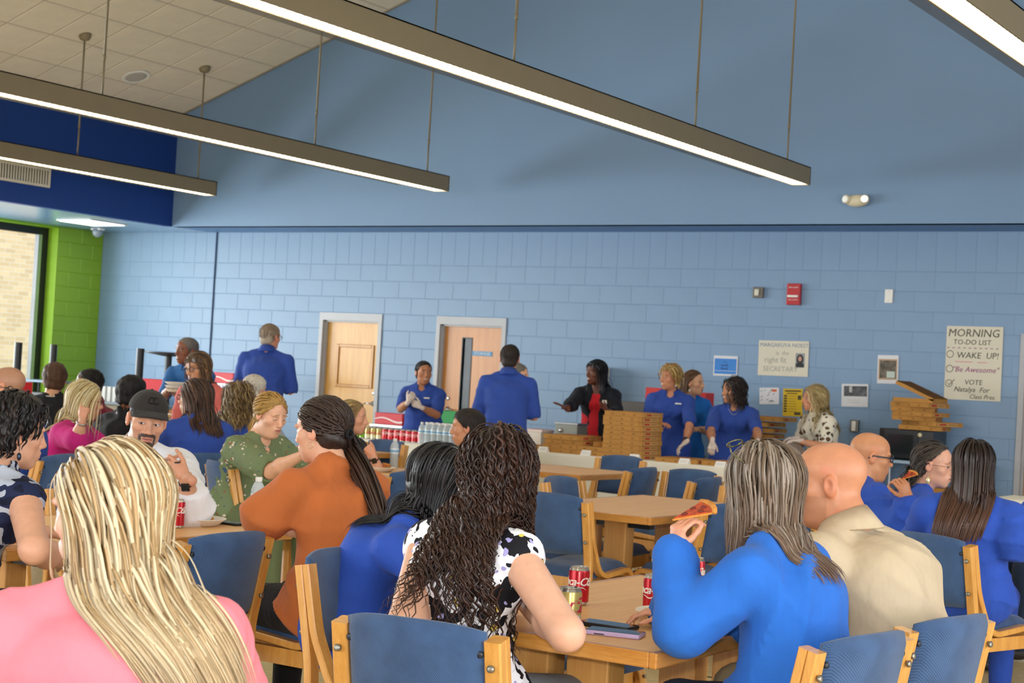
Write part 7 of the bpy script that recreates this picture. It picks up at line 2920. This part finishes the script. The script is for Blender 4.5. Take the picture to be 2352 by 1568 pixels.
cw_ = person('woman with long dark curly hair in a black and white floral sleeveless top', (1150, 1092), 4.55, 138, 148, pitch=10, skin='dfab8e', fine=True, head=dict(noears=True, fat=1.05),
             hair=dict(kind='curly', col='2a1a14', col2='43291d', tip='3a2419', len=.66, lmin=.38, even=.7, n=680, m=42, thick=.013, vol=.022, curl=(.0075, 22), lpow=1.8, stick=.55, wind=tuple(RT3 * .10), w=.0040, back=.02, top=.006, flat=.6, rough=.005), top=dict(mat=pattern_m('floral_print', 'f0f1f6', [(20, .54, '14141a', 1, 'noise'), (13, .58, '14141a', 9, 'noise'), (24, .22, 'a7a3d8', 3, 'spot'), (15, .16, 'd8c75a', 6, 'spot'), (15, .06, 'c8642a', 6, 'spot'), (40, .13, '14141a', 8, 'spot')]), sleeve=0, loose=.01, nr=.085, fold=.003, res=.0065), legs=GREYC, sw=.178, g=1.12, ga=1.12, lean=.05, nside=.045, tilt=7, bust=1.0,
             rarm=dict(e=A(1302, 1455, 4.12), w=(-2.5, 3.98, .80)), larm=dict(e=A(925, 1440, 4.3), w=(-2.75, 4.15, .79)), seed=37, group=SEAT)
gw = person('woman with long grey brown hair in a bright blue sweater raising a slice of pizza', (1748, 1122), 4.45, -122, -138, pitch=4, skin='dba080', fine=True, head=dict(noears=True),
            hair=dict(kind='long', col='6f5d4b', col2='96897a', tip='7a5c46', len=.37, axis_back=.03, front=.55, n=1100, m=22, thick=.005, vol=.016, lmin=.72, w=.0046, back=.02, mix=.5, curl=(.003, 6)), top=dict(mat=cloth_m('bright_blue_sweater', '2a6cc8', .8, .25), name='sweater', sleeve=1.95, loose=.018, fold=.005, ffreq=.8, neck='high', off=.014), legs=DENIM, sw=.185, g=1.2, ga=1.08, lean=.07, slouch=.03,
            larm=dict(e=A(1572, 1440, 4.28), w=A(1549, 1268, 4.38), pose='pinch', dir=UP3 * .9 + RT3 * .15, back=-RT3 * .8 - FW3 * .5), rarm='table', seed=38, group=SEAT)
sg_ = MB()
Wg = lambda x, y, z: gw['H'] + gw['hs'] * (x * gw['Rm'][0] + y * gw['Rm'][1] + z * gw['Rm'][2])
for sx in (-1, 1):
    sg_.tube([Wg(sx * (.033 + .026 * math.cos(q)), .066 + .018 * math.sin(q), .124 - .010 * math.sin(q)) for q in np.linspace(0, 6.283, 15)], .0022, 6)
    sg_.tube([Wg(sx * .058, .064, .122), Wg(sx * .090, .03, .098), Wg(sx * .096, -.02, .07)], .0026, 6)
sg_.tube([Wg(-.01, .07, .124), Wg(.01, .07, .124)], .0022, 6)
sg_.build('sunglasses', mat('sunglasses_tortoise', '5d5836', .25, .6, vary=.8, nscale=60), gw['root'], True)
yv = unit(RT3 * .93 + UP3 * .30 + FW3 * .2)
zz_ = UP3 * .95 - FW3 * .22
zv = unit(zz_ - yv * (zz_ @ yv))
sl_ = slice_((0, 0, 0), (0, 0, 0), 'slice of pizza held up by the grey haired woman', .62)
M_ = Matrix((tuple(np.cross(yv, zv)), tuple(yv), tuple(zv))).transposed()
sl_.rotation_euler = M_.to_euler()
sl_.location = tuple(A(1545, 1196, 4.33))
person('heavy bald man in a tan polo leaning over the table, back turned', (1902, 1108), 5.0, -126, -106, pitch=4, skin='c98a66', fine=True, hs=1.05, head=dict(male=True, fat=1.12, neck=1.25, stubble='6a5040', brow='2a1e16'), top=dict(mat=cloth_m('tan_polo', 'cbb798', .75, .25), sleeve=.85, loose=.03, collar=True, fold=.004, ffreq=.8, off=.014, gap=.6), legs=KHAKI, sw=.21, g=1.32, ga=1.15, lean=.13, slouch=.06, belly=1.1, seed=39, group=SEAT)
person('person with reddish grey hair glimpsed between the grey haired woman and the bald man', (1820, 1062), 11.2, 57, 150, skin=LIGHT, hair=dict(kind='short', col='7a675c', thick=.016, rough=.003), top=dict(mat=GREYC, sleeve=.9), legs=DENIM, seed=40, group=SEAT)
person('bald man with heavy dark glasses in royal blue eating, in profile', (2001, 1047), 8.6, 112, 92, pitch=6, skin='c68a62', fine=True, hs=1.03, head=dict(male=True, fat=1.22, neck=1.2, glasses='22303c', gthick=.0036, brow='2a1e16'), top=dict(mat=ROYAL2, sleeve=1.75, loose=.02, fold=.005), legs=DENIM, sw=.19, g=1.2, ga=1.1, lean=.14,
       rarm=dict(e=A(2060, 1212, 8.2), w=A(2088, 1146, 8.15), pose='hold', dir=UP3 * .8 - RT3 * .35, back=-FW3 + RT3 * .3), larm='table', seed=41, group=SEAT)
person('woman with dark grey hair, thin glasses and cream drop earrings in royal blue', (2146, 1068), 9.0, 78, 62, pitch=4, skin='d9a488', head=dict(brow='4a3c34', fat=1.1, glasses='6a5a4a', gthick=.001, earring=('ball', 'e6d9a8', .022)), hair=dict(kind='long', col='3a3029', col2='4f443a', len=.30, n=560, m=14, w=.0056, thick=.010, back=.2, line=-.03, grav=.2, front=0.0), top=dict(mat=ROYAL2, sleeve=1.5, loose=.02), legs=DENIM, sw=.18, g=1.25, bust=1.1, seed=42, group=SEAT)
person('woman with straight black to auburn hair in a royal blue dress', (2236, 1072), 7.5, 158, 166, skin='d9a080', fine=True, head=dict(noears=True), hair=dict(kind='long', col='1c1310', col2='241813', tip='5e3a22', len=.50, n=760, m=22, thick=.008, vol=.014, lmin=.86, w=.006, back=.02, wind=(-.10, -.07, 0)), top=dict(mat=ROYAL2, name='dress', sleeve=1.05, loose=.03, fold=.005), legs=ROYAL2, sw=.185, g=1.18, ga=1.05, lean=.0, feet='e8e6e2',
       rarm=dict(e=A(2330, 1245, 7.3), w=(-1.75, 7.95, .79)), larm='table', seed=43, group=SEAT)
person('person in royal blue cut off by the right edge, dark arm on the table', (2432, 1060), 9.4, -80, -80, skin=DARK, head=dict(male=True), hair=dict(kind='short', col='131010', thick=.008), top=dict(mat=ROYAL2, sleeve=.9), legs=DENIM, seed=44, group=SEAT)
person('blonde woman in a pink shirt in the left foreground, hair over her back', (244, 1178), 3.05, -168, -114, pitch=4, skin='e6b49c', fine=True, head=dict(brow='a8845a', lip='c98078'), hair=dict(kind='long', col='a58558', col2='d6c4a0', tip='c7ae88', len=.60, n=1300, m=24, thick=.005, vol=.020, lmin=.72, w=.0046, back=.09, mix=.45, front=.1, part=.0, axis_off=tuple(RT3 * .07), gather=.09, pull=.12, wind=tuple(RT3 * .30), line=-.014), top=dict(mat=cloth_m('pink_shirt', 'ea8490', .8, .25), sleeve=.9, loose=.018, fold=.003, nr=.07), legs=DENIM, sw=.185, g=1.15, lean=.06, seed=45, group=SEAT)

# ---------------- small things in hands and round necks
slice_(tuple(A(838, 1050, 11.18)), (0.2, 0.3, 1.0), 'slice of pizza in the hand of the woman in black', .7)
slice_(tuple(A(2070, 1102, 8.1)), (0.5, 0.2, -0.6), 'piece of pizza in the hand of the bald man in dark glasses', .45)
for k_ in range(3):
    plate(*A(404, 884 + k_ * 8, 14.15), 'white foam plate, %s of the pile held by the man in teal' % ('topmost', 'middle one', 'lowest')[k_], .8)
for p_ in PEOPLE:
    if 'near the window' in p_['root']['label'] and 'black shirt' in p_['root']['label']:
        c_ = p_['N'] + p_['up'] * .012
        MB().tube([c_ + .062 * (p_['r'] * math.cos(q) * 1.1 + p_['f'] * math.sin(q)) - p_['up'] * (.05 * max(0, math.sin(q))) for q in np.linspace(0, 2 * math.pi, 25)], .005, 6).build('lanyard', mat('lanyard_grey', 'b9b2a4', .7), p_['root'], True)
    if 'wavy dark brown hair' in p_['root']['label']:
        c_ = p_['N'] + p_['up'] * .005
        MB().tube([c_ + .066 * (p_['r'] * math.cos(q) + p_['f'] * math.sin(q)) - p_['up'] * (.10 * max(0, math.sin(q)) ** 2) + p_['f'] * .03 * max(0, math.sin(q)) for q in np.linspace(0, 2 * math.pi, 25)], .0022, 5).build('necklace', steel, p_['root'], True)
